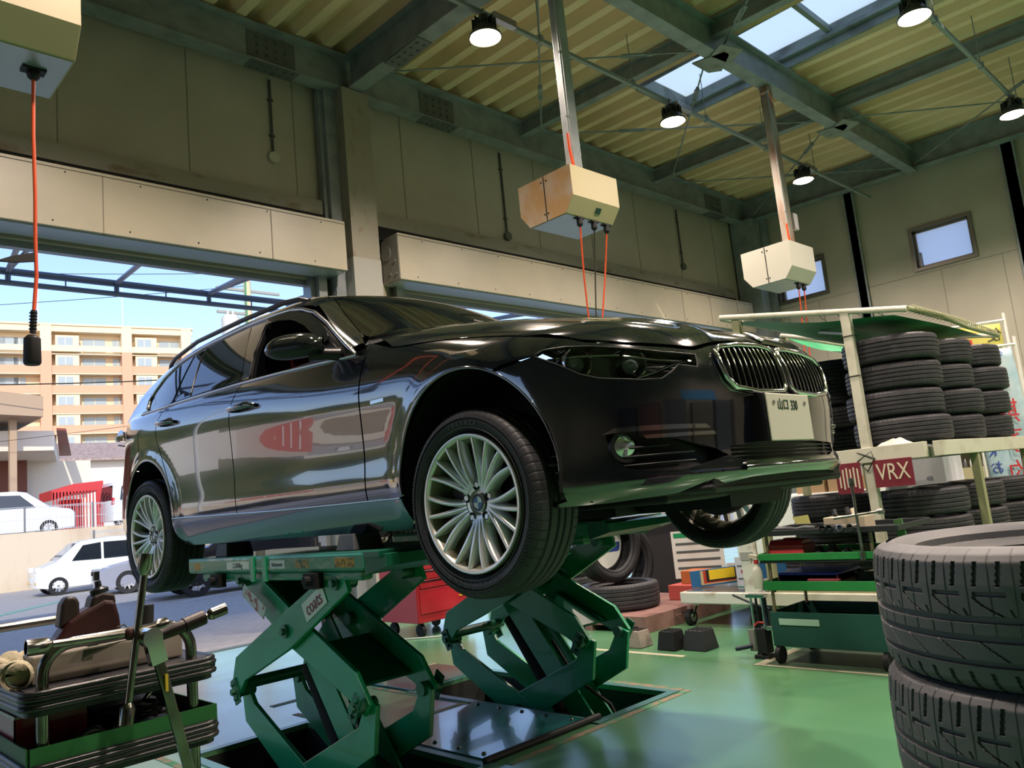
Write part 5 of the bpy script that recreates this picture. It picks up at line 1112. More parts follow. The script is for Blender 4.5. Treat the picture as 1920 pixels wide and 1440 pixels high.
def scissor(name, label, X0, X1, stickers):
    t = thing(name, label, 'vehicle lift', ((X0+X1)/2, 3.45, -.40), group='pair of scissor lifts under the car')
    y0, y1 = 2.62, 4.42
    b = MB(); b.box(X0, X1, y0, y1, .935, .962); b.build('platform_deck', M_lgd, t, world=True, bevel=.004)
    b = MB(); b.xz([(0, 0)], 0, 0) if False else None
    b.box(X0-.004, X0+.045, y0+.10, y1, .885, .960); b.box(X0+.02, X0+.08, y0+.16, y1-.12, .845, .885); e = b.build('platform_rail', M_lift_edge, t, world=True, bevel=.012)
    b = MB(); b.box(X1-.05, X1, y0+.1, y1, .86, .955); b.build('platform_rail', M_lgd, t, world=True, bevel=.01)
    b = MB(); b.add([(X0, y0+.1, .96), (X1, y0+.1, .96), (X1, y0-.12, .945), (X0+.02, y0-.02, .945), (X0, y0+.1, .87), (X1, y0+.1, .87), (X1, y0-.12, .915), (X0+.02, y0-.02, .90)], [(0, 1, 2, 3), (4, 7, 6, 5), (0, 3, 7, 4), (1, 5, 6, 2), (3, 2, 6, 7)]); b.build('platform_end', M_lgd, t, world=True)
    for y in (3.52, 3.64): b = MB(); b.box(X0-.012, X0, y, y+.035, .845, .958); b.build('clamp_band', M_lg, t, world=True)
    for y in (4.06, 3.12):
        b = MB(); b.box(X0-.02, X0+.02, y-.05, y+.05, .815, .88).cyl((X0-.045, y, .85), (X0, y, .85), .02, 10); b.build('slide_block', M_dark, t, world=True)
    for y, w_, m, dz in stickers:
        b = MB(); b.box(X0-.006, X0-.003, y-w_/2, y+w_/2, .902, .938); b.build('label_plate', m, t, world=True)
    th = .022
    for side, xs in (('near', (X0+.03, X0+.06)), ('far', (X1-.06, X1-.09))):
        xo, xi = xs; s_ = 1 if xo < xi else -1
        def plate(nm, pts, w, x): q = MB(); q.yz(arm_poly(pts, w), x, x+th*s_); return q.build(nm, M_lg, t, world=True, bevel=.003)
        # upper arms (bent above the knuckles)
        plate('upper_arm', [(2.93, .86), (3.44, .62), (3.92, .42), (4.0, .29)], [.13, .16, .13, .07], xo)
        plate('upper_arm', [(3.92, .88), (3.44, .62), (2.97, .42), (2.87, .33)], [.13, .16, .13, .07], xi)
        # lower arms
        plate('lower_arm', [(4.0, .33), (3.95, .20), (3.45, -.05), (3.0, -.32)], [.06, .13, .16, .13], xi+.024*s_)
        plate('lower_arm', [(2.87, .36), (2.93, .20), (3.45, -.05), (3.9, -.32)], [.07, .13, .16, .13], xo+.055*s_)
        for y, z in ((3.44, .62), (2.90, .345), (3.97, .31), (3.45, -.05), (3.85, .845), (2.99, .835)):
            q = MB(); q.cyl((xo-.012*s_, y, z), (xo+.09*s_, y, z), .030, 18).cyl((xo-.028*s_, y, z), (xo-.012*s_, y, z), .017, 6); q.build('pivot_pin', M_pin, t, world=True, smooth=40)
        for y, z, a in ((3.97, .31, 65), (2.90, .345, -60)):
            q = MB(); q.cbox((xo-.004*s_, y, z), (.008, .055, .12), Matrix.Rotation(R(a-90), 3, 'X'))
            for k in (-1, 1): q.cyl((xo-.004*s_, y+.035*k*math.cos(R(a)), z+.035*k*math.sin(R(a))), (xo-.02*s_, y+.035*k*math.cos(R(a)), z+.035*k*math.sin(R(a))), .010, 6)
            q.build('retainer_plate', M_lgd, t, world=True)
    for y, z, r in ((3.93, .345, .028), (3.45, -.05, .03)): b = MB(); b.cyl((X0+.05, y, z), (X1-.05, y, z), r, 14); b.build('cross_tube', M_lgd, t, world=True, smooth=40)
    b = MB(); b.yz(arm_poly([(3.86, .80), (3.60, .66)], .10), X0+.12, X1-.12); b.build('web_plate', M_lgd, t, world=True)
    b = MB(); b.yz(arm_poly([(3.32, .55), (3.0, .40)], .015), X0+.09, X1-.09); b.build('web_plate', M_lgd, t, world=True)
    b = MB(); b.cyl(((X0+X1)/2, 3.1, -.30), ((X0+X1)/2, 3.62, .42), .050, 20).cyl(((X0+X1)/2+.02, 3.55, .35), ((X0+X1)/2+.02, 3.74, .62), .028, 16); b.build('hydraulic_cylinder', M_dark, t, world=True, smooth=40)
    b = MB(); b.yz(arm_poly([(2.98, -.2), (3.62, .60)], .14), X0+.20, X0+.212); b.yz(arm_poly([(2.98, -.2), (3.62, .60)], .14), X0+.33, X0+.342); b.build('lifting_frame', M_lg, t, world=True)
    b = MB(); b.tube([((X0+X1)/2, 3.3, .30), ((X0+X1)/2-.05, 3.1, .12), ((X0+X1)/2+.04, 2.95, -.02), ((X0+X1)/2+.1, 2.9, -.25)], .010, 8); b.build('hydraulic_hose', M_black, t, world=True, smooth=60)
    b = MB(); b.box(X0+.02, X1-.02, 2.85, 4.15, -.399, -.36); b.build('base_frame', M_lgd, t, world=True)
    return t
stk = [(4.30, .07, mat('amber_sticker', 'b8873a', .5), 0), (3.82, .24, mat('white_sticker', 'd8d8d2', .5), 0), (3.42, .13, mat('white_sticker_b', 'd0d2d0', .5), 0), (3.20, .11, mat('worn_amber', 'a98a4c', .6, noise=(40, '4a5a44', .45, .6)), 0), (2.86, .14, mat('yellow_warning', 'b58a2e', .6, noise=(50, '5a4a20', .45, .6)), 0)]
near = scissor('scissor_lift', 'green scissor lift nearer the camera, with a red lettered label on its arm', 1.78, 2.28, stk)
far = scissor('scissor_lift', 'green scissor lift under the far side of the car', 3.12, 3.62, [])
q = text_obj('capacity_text', '2,500kg', M_black, .034, (1.7735, 3.82, .920), (0, -1, 0), (0, 0, 1), near, .0005)
q = text_obj('maker_text', 'Bishamon', M_black, .026, (1.7735, 3.42, .920), (0, -1, 0), (0, 0, 1), near, .0005)
# lettered label on the rising arm
d = Vector((0, -.48, .24)).normalized(); n_ = Vector((-1, 0, 0)); u = Vector((0, .4472, .8944))
c = Vector((1.808, 3.17, .748))
b = MB(); b.add([tuple(c+d*a+u*k+n_*w) for w in (0, .002) for a, k in ((-.10, -.042), (.10, -.042), (.10, .042), (-.10, .042))], [(0, 1, 2, 3), (4, 7, 6, 5), (0, 4, 5, 1), (1, 5, 6, 2), (2, 6, 7, 3), (3, 7, 4, 0)]); lb = b.build('arm_label', M_white, near, world=True)
text_obj('arm_label_text', 'coats', mat('label_red', '8c2238', .4), .085, tuple(c+n_*.004), tuple(d), tuple(u), near, .0006, sx=.82)
c = Vector((1.792, 3.70, .752)); d = Vector((0, -.48, -.24)).normalized(); u = Vector((0, -.4472, .8944))
b = MB(); b.add([tuple(c+d*a+u*k+n_*w) for w in (0, .002) for a, k in ((-.12, -.032), (.12, -.032), (.12, .032), (-.12, .032))], [(0, 1, 2, 3), (4, 7, 6, 5), (0, 4, 5, 1), (1, 5, 6, 2), (2, 6, 7, 3), (3, 7, 4, 0)]); b.build('arm_label', mat('multicolour_label', 'c9c6c4', .5, noise=(30, 'a05050', .5, .62)), near, world=True)
# rubber blocks between platform and sill
M_blk = mat('rubber_block', '55565c', .6, noise=(9, '3c3d42', .4, .7))
blk0 = None
for lab, x, y in (('grey rubber block between the near platform and the sill, nearer the front wheel', 1.90, 2.93), ('grey rubber block between the near platform and the sill, behind the first one', 1.90, 4.12), ('rubber block on the far platform, front one', 3.42, 2.93), ('rubber block on the far platform, rear one', 3.42, 4.12)):
    b = MB(); a_, c_ = .075, .065; b.add([(x-a_, y-.07, .962), (x+a_, y-.07, .962), (x+a_, y+.07, .962), (x-a_, y+.07, .962), (x-c_, y-.055, 1.03), (x+c_, y-.055, 1.03), (x+c_, y+.055, 1.03), (x-c_, y+.055, 1.03)], [(0, 3, 2, 1), (4, 5, 6, 7), (0, 1, 5, 4), (1, 2, 6, 5), (2, 3, 7, 6), (3, 0, 4, 7)])
    o = b.build('lift_block', M_blk, bevel=.005); tag(o, lab, 'rubber block', 'rubber blocks on the lift platforms')
# pit covers, frames and worn paint around the pits
M_cover = mat('cover_plate_green', '175a52', .18, noise=(1.6, '1f6d66', .4, .7), rvar=.08, coat=.4)
M_worn = mat('worn_paint_edge', '8a7663', .7, noise=(12, '3c7a55', .45, .58, (1, 1, 1)))
def cover(lab, x0, x1, y0, y1, m=None, z=.012, bolts_=True):
    t = thing('pit_cover', lab, 'floor plate', ((x0+x1)/2, (y0+y1)/2, 0), group='steel floor plates around the lift pits')
    b = MB(); b.box(x0, x1, y0, y1, .001, z); b.build('plate', m or M_cover, t, world=True, bevel=.003)
    if bolts_:
        for x in (x0+.05, x1-.05):
            for k in range(5):
                y = y0+.06+(y1-y0-.12)*k/4; q = MB(); q.sph((x, y, z+.002), .012, 10, (1, 1, .6)); q.build('round_bolt', M_steelb, t, world=True, smooth=60)
    return t
cover('blue-green steel plate between the two lift pits, dotted with round bolts', 2.37, 3.05, 2.80, 3.62)
cover('green painted steel plate behind the far lift pit, next to the middle plate', 3.06, 3.66, 4.24, 4.75, bolts_=False)
b = MB(); b.cyl((2.34, 2.765, .016), (3.10, 2.765, .016), .016, 10); tag(b.build('black_edge_pipe', M_black), 'black pipe along the front edge of the middle floor plate', 'pipe')
M_frame = mat('pit_frame_green', '4f7f78', .35, .3)
for i, (x0, x1, y0, y1) in enumerate(PIT):
    b = MB(); b.box(x0-.05, x0, y0-.05, y1+.05, 0, .006).box(x1, x1+.05, y0-.05, y1+.05, 0, .006).box(x0, x1, y0-.05, y0, 0, .006).box(x0, x1, y1, y1+.05, 0, .006); struct('trim_%d' % (50+i), b, M_frame)
b = MB()
for a in ((2.4, 2.66, 3.75, 2.70), (3.72, 2.72, 3.77, 3.9), (2.38, 3.68, 3.0, 3.72), (2.38, 3.7, 2.42, 4.5), (2.42, 4.80, 3.7, 4.86), (3.0, 3.66, 3.04, 4.6), (1.5, 2.62, 2.34, 2.66), (1.56, 2.7, 1.6, 4.5)): b.box(a[0], a[2], a[1], a[3], .0005, .002)
struct('trim_53', b, M_worn)
# ================================================================ RIGHT HAND SIDE AND BACK OF THE WORKSHOP
M_wpost = mat('rack_white_paint', 'c3c2b2', .5, noise=(5, 'a3a08c', .5, .75))
M_olive = mat('rack_olive_paint', '8b8d6c', .55)
# ---- foreground tyre stack
ft = make_tyre('car_tyre', .335, .232, .245, True, 'big worn tyre in the right foreground, topmost of its stack', 'tyre', None, (1.834, .411, .817), 'tyres stacked in the right foreground')
for i, (dx, dy, lab) in enumerate(((-.008, .004, 'big worn tyre in the right foreground, second from the top of its stack'), (.004, -.01, 'big worn tyre in the right foreground, third from the top, at the picture edge'), (.02, .01, 'big worn tyre at the bottom of the right foreground stack'))):
    dup(ft, (1.834+dx, .411+dy, .817-.236*(i+1)), .37*(i+1), lab)
# ---- small tyre prototype used by all the racks
tp = make_tyre('stacked_tyre', .312, .205, .180, False, 'x', 'tyre', None, (0, 0, 0), 'tyres stacked on the rack under the green awning')
first_t = True
def put_tyre(loc, rot, lab, grp):
    global first_t
    if first_t: tp.location = loc; tp.rotation_euler = rot if isinstance(rot, tuple) else (0, 0, rot); tp['label'] = lab; tp['group'] = grp; first_t = False; return tp
    return dup(tp, loc, rot, lab, grp)
stk_n = {0: 'nearest stack', 1: 'middle stack', 2: 'far right stack'}; lev = {3: 'topmost', 2: 'second from the top', 1: 'third from the top', 0: 'bottom'}
for i, (x, y, top) in enumerate(((5.87, 2.13, 4), (6.52, 2.10, 4), (7.17, 2.07, 4))):
    for k in range(top): put_tyre((x+.012*((k*7+i) % 3-1), y+.015*((k*5+i) % 3-1), 1.225+.093+k*.188), .5*k+i, '%s tyre of the %s under the green awning' % (lev[k], stk_n[i]), 'tyres on the awning rack, '+stk_n[i])
for k in range(4): put_tyre((6.5, 2.86, 1.225+.093+k*.188), .4*k, '%s dark tyre of the awning rack stack behind the car nose' % lev[k], 'tyres on the awning rack behind the car nose')
for i, (x, y) in enumerate(((5.95, 2.12), (6.62, 2.08), (7.3, 2.05), (6.3, 2.9))):
    for k in range(3): put_tyre((x, y, .36+.093+k*.188), .6*k+i, ['bottom', 'middle', 'top'][k]+' tyre on the lower rack level, '+['below the nearest stack', 'below the middle stack', 'below the far right stack', 'at the end behind the car nose'][i], 'tyres on the lower rack level')
# ---- rack with green awning
t = thing('tyre_rack', 'white steel tyre rack on posts with a sloping green awning', 'rack', (6.4, 2.4, 0))
def rb(nm, m, *bx):
    for q in bx: b = MB(); b.box(*q); b.build(nm, m, t, world=True, bevel=.003)
rb('post', M_wpost, (5.485, 5.545, 2.21, 2.27, .26, 2.17)); rb('post', M_olive, (7.44, 7.5, 1.76, 1.82, 0, 1.125), (5.50, 5.56, 3.05, 3.11, 0, 2.33), (6.19, 6.25, 1.77, 1.82, .1, 1.125)); rb('base_beam', M_wpost, (5.44, 5.5, 1.75, 3.14, .175, .262))
rb('shelf_beam', M_wpost, (5.47, 5.53, 1.86, 3.1, 1.125, 1.225), (5.5, 7.5, 1.76, 1.82, 1.125, 1.222), (7.44, 7.5, 1.8, 3.1, 1.125, 1.222), (5.5, 7.5, 3.08, 3.14, 1.125, 1.222), (5.5, 7.5, 2.42, 2.48, 1.13, 1.222))
rb('shelf_beam', M_olive, (5.5, 7.5, 1.8, 1.86, .28, .355), (5.5, 7.5, 2.5, 2.56, .28, .355), (5.5, 7.5, 3.08, 3.14, .28, .355), (5.5, 5.56, 1.8, 3.1, .2, .28), (7.44, 7.5, 1.8, 3.1, .2, .28))
for x in (5.6, 7.3):
    for y in (1.9, 3.0): b = MB(); b.cyl((x, y-.02, .06), (x, y+.02, .06), .06, 16).box(x-.03, x+.03, y-.03, y+.03, .12, .2); b.build('castor', M_black, t, world=True, smooth=40)
ZA_ = lambda y: 2.10+(y-1.84)*.19
b = MB(); b.cyl((5.5, 1.83, ZA_(1.83)), (5.5, 3.2, ZA_(3.2)), .021, 12); b.build('awning_pipe', M_wpost, t, world=True, smooth=40)
b = MB(); b.tube([(5.5, 1.83, 2.10), (6.1, 1.83, 2.115), (6.7, 1.83, 2.075), (7.5, 1.83, 2.07)], .017, 10)
P = [Vector((5.52+i*.04, 1.83, 2.10)) for i in range(49)]
for i in range(40):
    x = 5.6+i*.046; z = 2.108-.00*(x-5.5)-(.03 if x > 6.5 else .0)*min(1, (x-6.5)); b.tube([(x, 1.83+.024*math.cos(a), z+.024*math.sin(a)) for a in [k*math.pi/3 for k in range(7)]], .0035, 4)
b.build('laced_pipe', M_olive, t, world=True)
b = MB(); b.cyl((7.5, 1.83, 2.07), (7.5, 3.2, 2.33), .018, 10).cyl((5.5, 3.2, 2.35), (7.5, 3.2, 2.33), .018, 10); b.build('awning_pipe', M_wpost, t, world=True, smooth=40)
b = MB()
def aw(u, v):
    x = 5.54+1.92*u; y = 1.93+1.22*v-.04*math.sin(math.pi*u)*(1-v); return (x, y, ZA_(y)-.035-.10*math.sin(math.pi*v)*math.sin(math.pi*u)-.03*math.sin(u*9+v*4)*math.sin(math.pi*v))
b.grid(aw, 24, 14); b.build('awning_sheet', mat('green_awning', '1f8a5a', .55, noise=(3, '187a4c', .4, .7)), t, world=True, smooth=60)
b = MB()
for k in range(26):
    x = 5.58+k*.072; p = aw((x-5.54)/1.92, 0); b.tube([(x, 1.83, 2.10), p, (x+.036, 1.83, 2.10)], .003, 4)
for k in range(9): y = 2.0+k*.13; p = aw(0, (y-1.93)/1.22); b.tube([(5.5, y, ZA_(y)), p, (5.5, y+.05, ZA_(y+.05))], .003, 4)
b.build('lacing', mat('dark_lace', '33433c', .6), t, world=True)
b = MB(); b.bar((5.6, 2.3, ZA_(2.3)-.08), (7.3, 2.45, 2.14), .025, .012); b.bar((5.53, 2.24, 2.02), (6.1, 2.7, 2.18), .02, .02); b.build('brace', M_olive, t, world=True)
b = MB()
for z in (2.0, 1.72, 1.2): b.tube([(5.482, 2.20, z), (5.482, 2.28, z), (5.56, 2.28, z), (5.56, 2.20, z)], .004, 5, closed=True)
b.tube([(5.475, 2.3, 1.2), (5.46, 2.18, 1.15), (5.47, 2.24, 1.07), (5.47, 2.3, 1.14), (5.475, 2.2, 1.2), (5.47, 2.16, 1.0)], .006, 6); b.build('cable_tie', M_cable, t, world=True)
# second awning behind
t2 = thing('tyre_rack', 'second tyre rack with green awning, its end showing behind the car nose', 'rack', (8.4, 3.6, 0))
b = MB(); b.cyl((7.58, 3.75, 2.50), (7.58, 3.10, 2.30), .02, 10).cyl((7.58, 3.05, 2.24), (9.2, 3.05, 2.24), .03, 10).cyl((7.58, 3.75, 2.5), (9.2, 3.75, 2.5), .02, 10); b.build('awning_pipe', M_wpost, t2, world=True, smooth=40)
b = MB(); b.grid(lambda u, v: (7.6+1.55*u, 3.08+.62*v, 2.20+.26*v-.05*math.sin(math.pi*v)), 10, 6); b.build('awning_sheet', bpy.data.materials['green_awning'], t2, world=True, smooth=60)
b = MB(); b.box(9.1, 9.16, 3.1, 3.16, 0, 2.26).box(7.6, 7.66, 3.72, 3.78, 0, 2.48).box(7.6, 9.2, 3.1, 3.16, 1.1, 1.18).box(9.1, 9.16, 3.72, 3.78, 0, 2.48).box(7.6, 7.66, 3.1, 3.16, 0, 2.25); b.build('frame', M_olive, t2, world=True)
# cloth glove on the beam, hanging price tag
def cloth(name, lab, cat, c, sx, sy, h_, m, seed=1, grp=None, rz=0):
    rnd = random.Random(seed); ph = [rnd.uniform(0, 6) for _ in range(8)]; b = MB()
    def f(u, v):
        a = 2*math.pi*u; r = v; bump_ = 1+.18*math.sin(3*a+ph[0])+.10*math.sin(5*a+ph[1])
        z = h_*(1-r**2.2)*(.72+.28*math.sin(4*a+ph[2])*r+.25*math.sin(7*r+ph[3]+2*math.sin(a+ph[4])))
        x, y = sx*r*bump_*math.cos(a), sy*r*bump_*math.sin(a); return (c[0]+x*math.cos(rz)-y*math.sin(rz), c[1]+x*math.sin(rz)+y*math.cos(rz), c[2]+max(z, 0)+.002)
    b.grid(f, 40, 14); o = b.build(name, m, smooth=70); return tag(o, lab, cat, grp)
M_glove = mat('cotton_cloth', 'd3d0c6', .9, bump=(90, .3)); M_rag = mat('beige_cloth', 'a89f86', .9, bump=(80, .35))
cloth('work_glove', 'white cotton glove lying on the rack beam under the stacked tyres', 'glove', (5.53, 2.06, 1.225), .05, .10, .045, M_glove, 3)
t = thing('price_tag', 'light blue paper tag with red text hanging behind the car nose', 'tag', (5.66, 2.62, 1.72)); b = MB(); b.yz([(2.57, 1.90), (2.50, 1.62), (2.72, 1.60), (2.76, 1.76), (2.68, 1.90)], 5.66, 5.662); b.build('paper', mat('pale_blue_paper', 'a9b6cc', .6), t, world=True)
b = MB(); b.box(5.656, 5.659, 2.56, 2.68, 1.73, 1.765); b.build('red_text', mat('tag_red', 'b5505c', .6), t, world=True)
# red lettered signs under the beam
M_sred = mat('sign_red', '6e2230', .5); M_scream = mat('sign_cream', 'c7bfa8', .5)
for lab, y0, y1, s_, z0, z1 in (('dark red sign with tall cream bars hanging left of the rack post', 2.285, 2.46, None, .93, 1.135), ('dark red sign with cream letters hanging right of the rack post', 1.95, 2.20, 'VRX', .955, 1.135)):
    t = thing('hanging_sign', lab, 'sign', (5.47, (y0+y1)/2, z0), group='red signs on the tyre rack'); b = MB(); b.box(5.462, 5.468, y0, y1, z0, z1); b.build('board', M_sred, t, world=True)
    if s_: text_obj('sign_letters', s_, M_scream, .155, (5.459, (y0+y1)/2, (z0+z1)/2+.004), (0, -1, 0), (0, 0, 1), t, .001, sx=.72)
    else:
        for k in range(6):
            b = MB(); y = y0+.018+k*.025; b.box(5.459, 5.462, y, y+.010, z0+.03+.012*(k % 2), z1-.03-.01*((k+1) % 2)); b.build('sign_bar', M_scream, t, world=True)
# ---- green four-tier tool cart
M_cg = mat('cart_green_bright', '2f8a48', .4, noise=(4, '287a40', .4, .7)); M_cgd = mat('cart_green_dark', '1d4a42', .5); M_tray = mat('tray_edge_black', '23282a', .5); M_rod = mat('worn_brown_rod', '8a7c66', .4, .6)
t = thing('tool_cart', 'four tier green tool cart in front of the tyre rack', 'cart', (4.75, 2.2, 0))
b = MB()
def tray(x0, x1, y0, y1, z0, z1, m, nm, th=.006):
    b = MB(); b.box(x0, x1, y0, y1, z0, z0+th).box(x0, x0+th, y0, y1, z0, z1).box(x1-th, x1, y0, y1, z0, z1).box(x0+th, x1-th, y0, y0+th, z0, z1).box(x0+th, x1-th, y1-th, y1, z0, z1); return b.build(nm, m, t, world=True, bevel=.004)
tray(4.46, 4.96, 1.72, 2.58, .745, .778, M_tray, 'top_tray'); tray(4.47, 4.95, 1.86, 2.57, .60, .642, M_cg, 'upper_tray'); tray(4.475, 4.945, 1.865, 2.565, .585, .60, M_tray, 'tray_rim')
tray(4.48, 4.94, 1.85, 2.565, .425, .48, M_cg, 'middle_tray'); tray(4.49, 4.93, 1.82, 2.555, .10, .30, M_cgd, 'bottom_bin')
for x, y in ((4.51, 2.53), (4.51, 1.90), (4.92, 2.53), (4.92, 1.90)):
    b = MB(); b.cyl((x, y, .29), (x, y-.01, .75), .010, 10); b.build('upright', M_rod, t, world=True, smooth=40)
    b = MB(); b.cyl((x, y-.014, .05), (x, y+.014, .05), .05, 20).bar((x, y, .07), (x, y, .105), .03, .03); b.build('castor', M_black, t, world=True, smooth=40)
b = MB(); b.box(4.484, 4.489, 2.25, 2.50, .225, .262); b.build('pale_sticker', mat('pale_green_sticker', '9fbfae', .5), t, world=True, bevel=.002)
def obj_thing(name, lab, cat, fn, m, grp=None, **k):
    b = MB(); fn(b); return tag(b.build(name, m, **k), lab, cat, grp)
t = thing('red_toolbox', 'red plastic toolbox on the second tier of the green cart', 'toolbox', (4.6, 2.45, .606))
b = MB(); b.box(4.52, 4.68, 2.30, 2.53, .607, .672).box(4.515, 4.685, 2.295, 2.535, .672, .684); b.build('body', mat('toolbox_red', 'd8484e', .4), t, world=True, bevel=.004)
b = MB(); b.xz([(4.525, .684), (4.675, .684), (4.65, .712), (4.55, .712)], 2.31, 2.52).box(4.58, 4.62, 2.37, 2.45, .712, .722); b.build('lid', mat('toolbox_red_lid', 'cc3c46', .35), t, world=True, bevel=.004)
t = thing('blue_case', 'flat blue plastic case on the third tier of the green cart', 'case', (4.66, 2.3, .431)); b = MB(); b.box(4.53, 4.85, 2.12, 2.49, .432, .515); b.build('lower_shell', mat('case_brown', '6b2f36', .4), t, world=True, bevel=.006)
b = MB(); b.box(4.53, 4.85, 2.12, 2.49, .465, .522); b.build('upper_shell', mat('case_blue', '3146d0', .35), t, world=True, bevel=.008)
t = thing('red_case', 'small dull red case lying in front of the blue case', 'case', (4.6, 2.2, .431)); b = MB(); b.box(4.495, 4.60, 2.06, 2.29, .482, .50) if False else b.box(4.495, 4.525, 2.10, 2.29, .431, .49); b.build('shell', mat('case_dull_red', '8c3d47', .45), t, world=True, bevel=.004)
M_dtool = mat('dark_tool_steel', '2c3034', .35, .6)
obj_thing('air_ratchet', 'dark air ratchet with thick grip on the top tier of the green cart', 'tool', lambda b: b.tube([(4.52, 2.52, .772), (4.52, 2.44, .775), (4.52, 2.36, .775), (4.52, 2.32, .775), (4.52, 2.27, .775), (4.52, 2.20, .775)], [.020, .024, .020, .012, .024, .020], 14), M_dtool, smooth=60)
obj_thing('impact_gun', 'stubby dark impact gun at the left end of the cart top', 'tool', lambda b: (b.cyl((4.54, 2.56, .79), (4.54, 2.46, .79), .028, 16), b.tube([(4.54, 2.55, .82), (4.54, 2.53, .845), (4.54, 2.48, .84), (4.54, 2.46, .81)], .006, 8)), M_dtool, smooth=50)
obj_thing('paper_note', 'yellow paper note standing behind the tools on the green cart', 'note', lambda b: b.add([(4.60, 2.36, .80), (4.60, 2.27, .80), (4.60, 2.28, .852), (4.60, 2.38, .842), (4.603, 2.36, .80), (4.603, 2.27, .80), (4.603, 2.28, .852), (4.603, 2.38, .842)], [(0, 1, 2, 3), (7, 6, 5, 4), (0, 4, 5, 1), (2, 6, 7, 3), (1, 5, 6, 2), (3, 7, 4, 0)]), mat('yellow_paper', 'c3c476', .7))
t = thing('parts_bin', 'beige parts bin full of sockets on the cart top', 'bin', (4.6, 2.0, .752)); b = MB(); b.box(4.56, 4.70, 1.93, 2.17, .752, .83); b.build('bin', mat('bin_beige', 'b3aa92', .6), t, world=True, bevel=.004)
for i, (y, m_) in enumerate(((2.13, M_dtool), (2.09, M_dtool), (2.03, M_chrome), (1.97, M_steelb))):
    obj_thing('wheel_socket', ['black wheel socket lying at the left of the parts bin', 'open black wheel socket beside the parts bin', 'chrome sphere headed socket before the parts bin', 'steel socket at the right of the parts bin'][i], 'socket', lambda b: b.lathe([(.014, 0), (.021, 0), (.021, .045), (.014, .045), (.012, .01), (0, .01)], (4.50+.0*i, y, .776), (-1, .1, 0), 20), m_, 'sockets on the green cart', smooth=40)
for i, (x, y, z) in enumerate(((4.62, 2.12, .835), (4.66, 2.06, .84), (4.6, 2.0, .836))): obj_thing('loose_socket', ['dark socket leaning in the parts bin, left', 'tall black socket standing in the parts bin', 'pale plug in the parts bin, right'][i], 'socket', lambda b: b.cyl((x, y, z), (x+.01, y+.01, z+.035), .014, 12), [M_dtool, M_black, M_scream][i], 'sockets in the parts bin')
t = thing('lug_wrench', 'cross shaped lug wrench leaning on the end of the green cart', 'wrench', (4.5, 1.93, .8)); b = MB(); b.cyl((4.44, 1.92, .62), (4.44, 1.92, 1.02), .008, 10).cyl((4.44, 1.92, 1.0), (4.44, 1.92, 1.045), .015, 14).cyl((4.44, 1.92, .60), (4.44, 1.92, .64), .015, 14).cyl((4.44, 2.05, .83), (4.44, 1.79, .855), .008, 10).cyl((4.44, 1.80, .854), (4.44, 1.77, .857), .015, 14); b.build('steel_cross', M_steelb, t, world=True, smooth=40)
obj_thing('green_steel_leg', 'green painted steel leg standing behind the cart end', 'stand', lambda b: b.bar((4.60, 1.70, .30), (4.58, 1.76, .80), .045, .012), mat('olive_green_steel', '4c7a4a', .5))
M_junk = mat('oily_parts', '4c443c', .6, noise=(30, '2a2724', .4, .6))
for i, (x, y, r) in enumerate(((4.56, 2.22, .045), (4.57, 2.14, .05), (4.56, 2.05, .035), (4.62, 1.97, .04))):
    obj_thing('oily_part', ['black bell shaped part next to the red toolbox', 'rusty round brake part on the second cart tier', 'small oily part among the second tier parts', 'brown wrapped part at the right of the second tier'][i], 'machine part', lambda b: b.lathe([(0, 0), (r, 0), (r*.9, r*.6), (r*.5, r*1.1), (r*.45, r*1.5), (0, r*1.55)], (x, y, .607), n=20), [M_black, M_junk, M_dtool, mat('brown_paper', '8c7a62', .8)][i], 'parts on the second cart tier', smooth=50)
obj_thing('socket_tray', 'dark heap of chains and cables at the right of the third cart tier', 'cables', lambda b: [b.tube([(4.6+.04*math.cos(k+a*.6), 1.97+.06*math.sin(a*.6+k), .435+.006*k) for a in range(10)], .009, 6) for k in range(7)], mat('chain_dark', '262b2c', .5, .4), kind_=None) if False else tag((lambda b: ([b.tube([(4.62+.05*math.cos(k+a*.6), 1.98+.07*math.sin(a*.6+k), .442+.010*k) for a in range(10)], .009, 6) for k in range(8)], b.build('cable_heap', mat('chain_dark', '262b2c', .5, .4), smooth=60))[1])(MB()), 'dark heap of cables at the right of the third cart tier', 'cables')
# spray bottle hanging on the cart end
t = thing('spray_bottle', 'white spray bottle with red collar hanging on the left end of the cart', 'bottle', (4.50, 2.60, .44)); b = MB(); b.lathe([(0, 0), (.028, 0), (.030, .01), (.030, .10), (.022, .125), (.011, .14), (.011, .15), (0, .15)], (4.50, 2.605, .435), n=20); b.build('bottle', mat('milky_bottle', 'cfcfc4', .4), t, world=True, smooth=50)
b = MB(); b.cyl((4.50, 2.605, .583), (4.50, 2.605, .605), .014, 16); b.build('collar', mat('collar_red', 'c23038', .4), t, world=True); b = MB(); b.bar((4.50, 2.59, .62), (4.50, 2.645, .628), .022, .022); b.bar((4.50, 2.635, .615), (4.50, 2.64, .585), .008, .012); b.build('trigger', mat('trigger_beige', 'bdb8a4', .5), t, world=True)
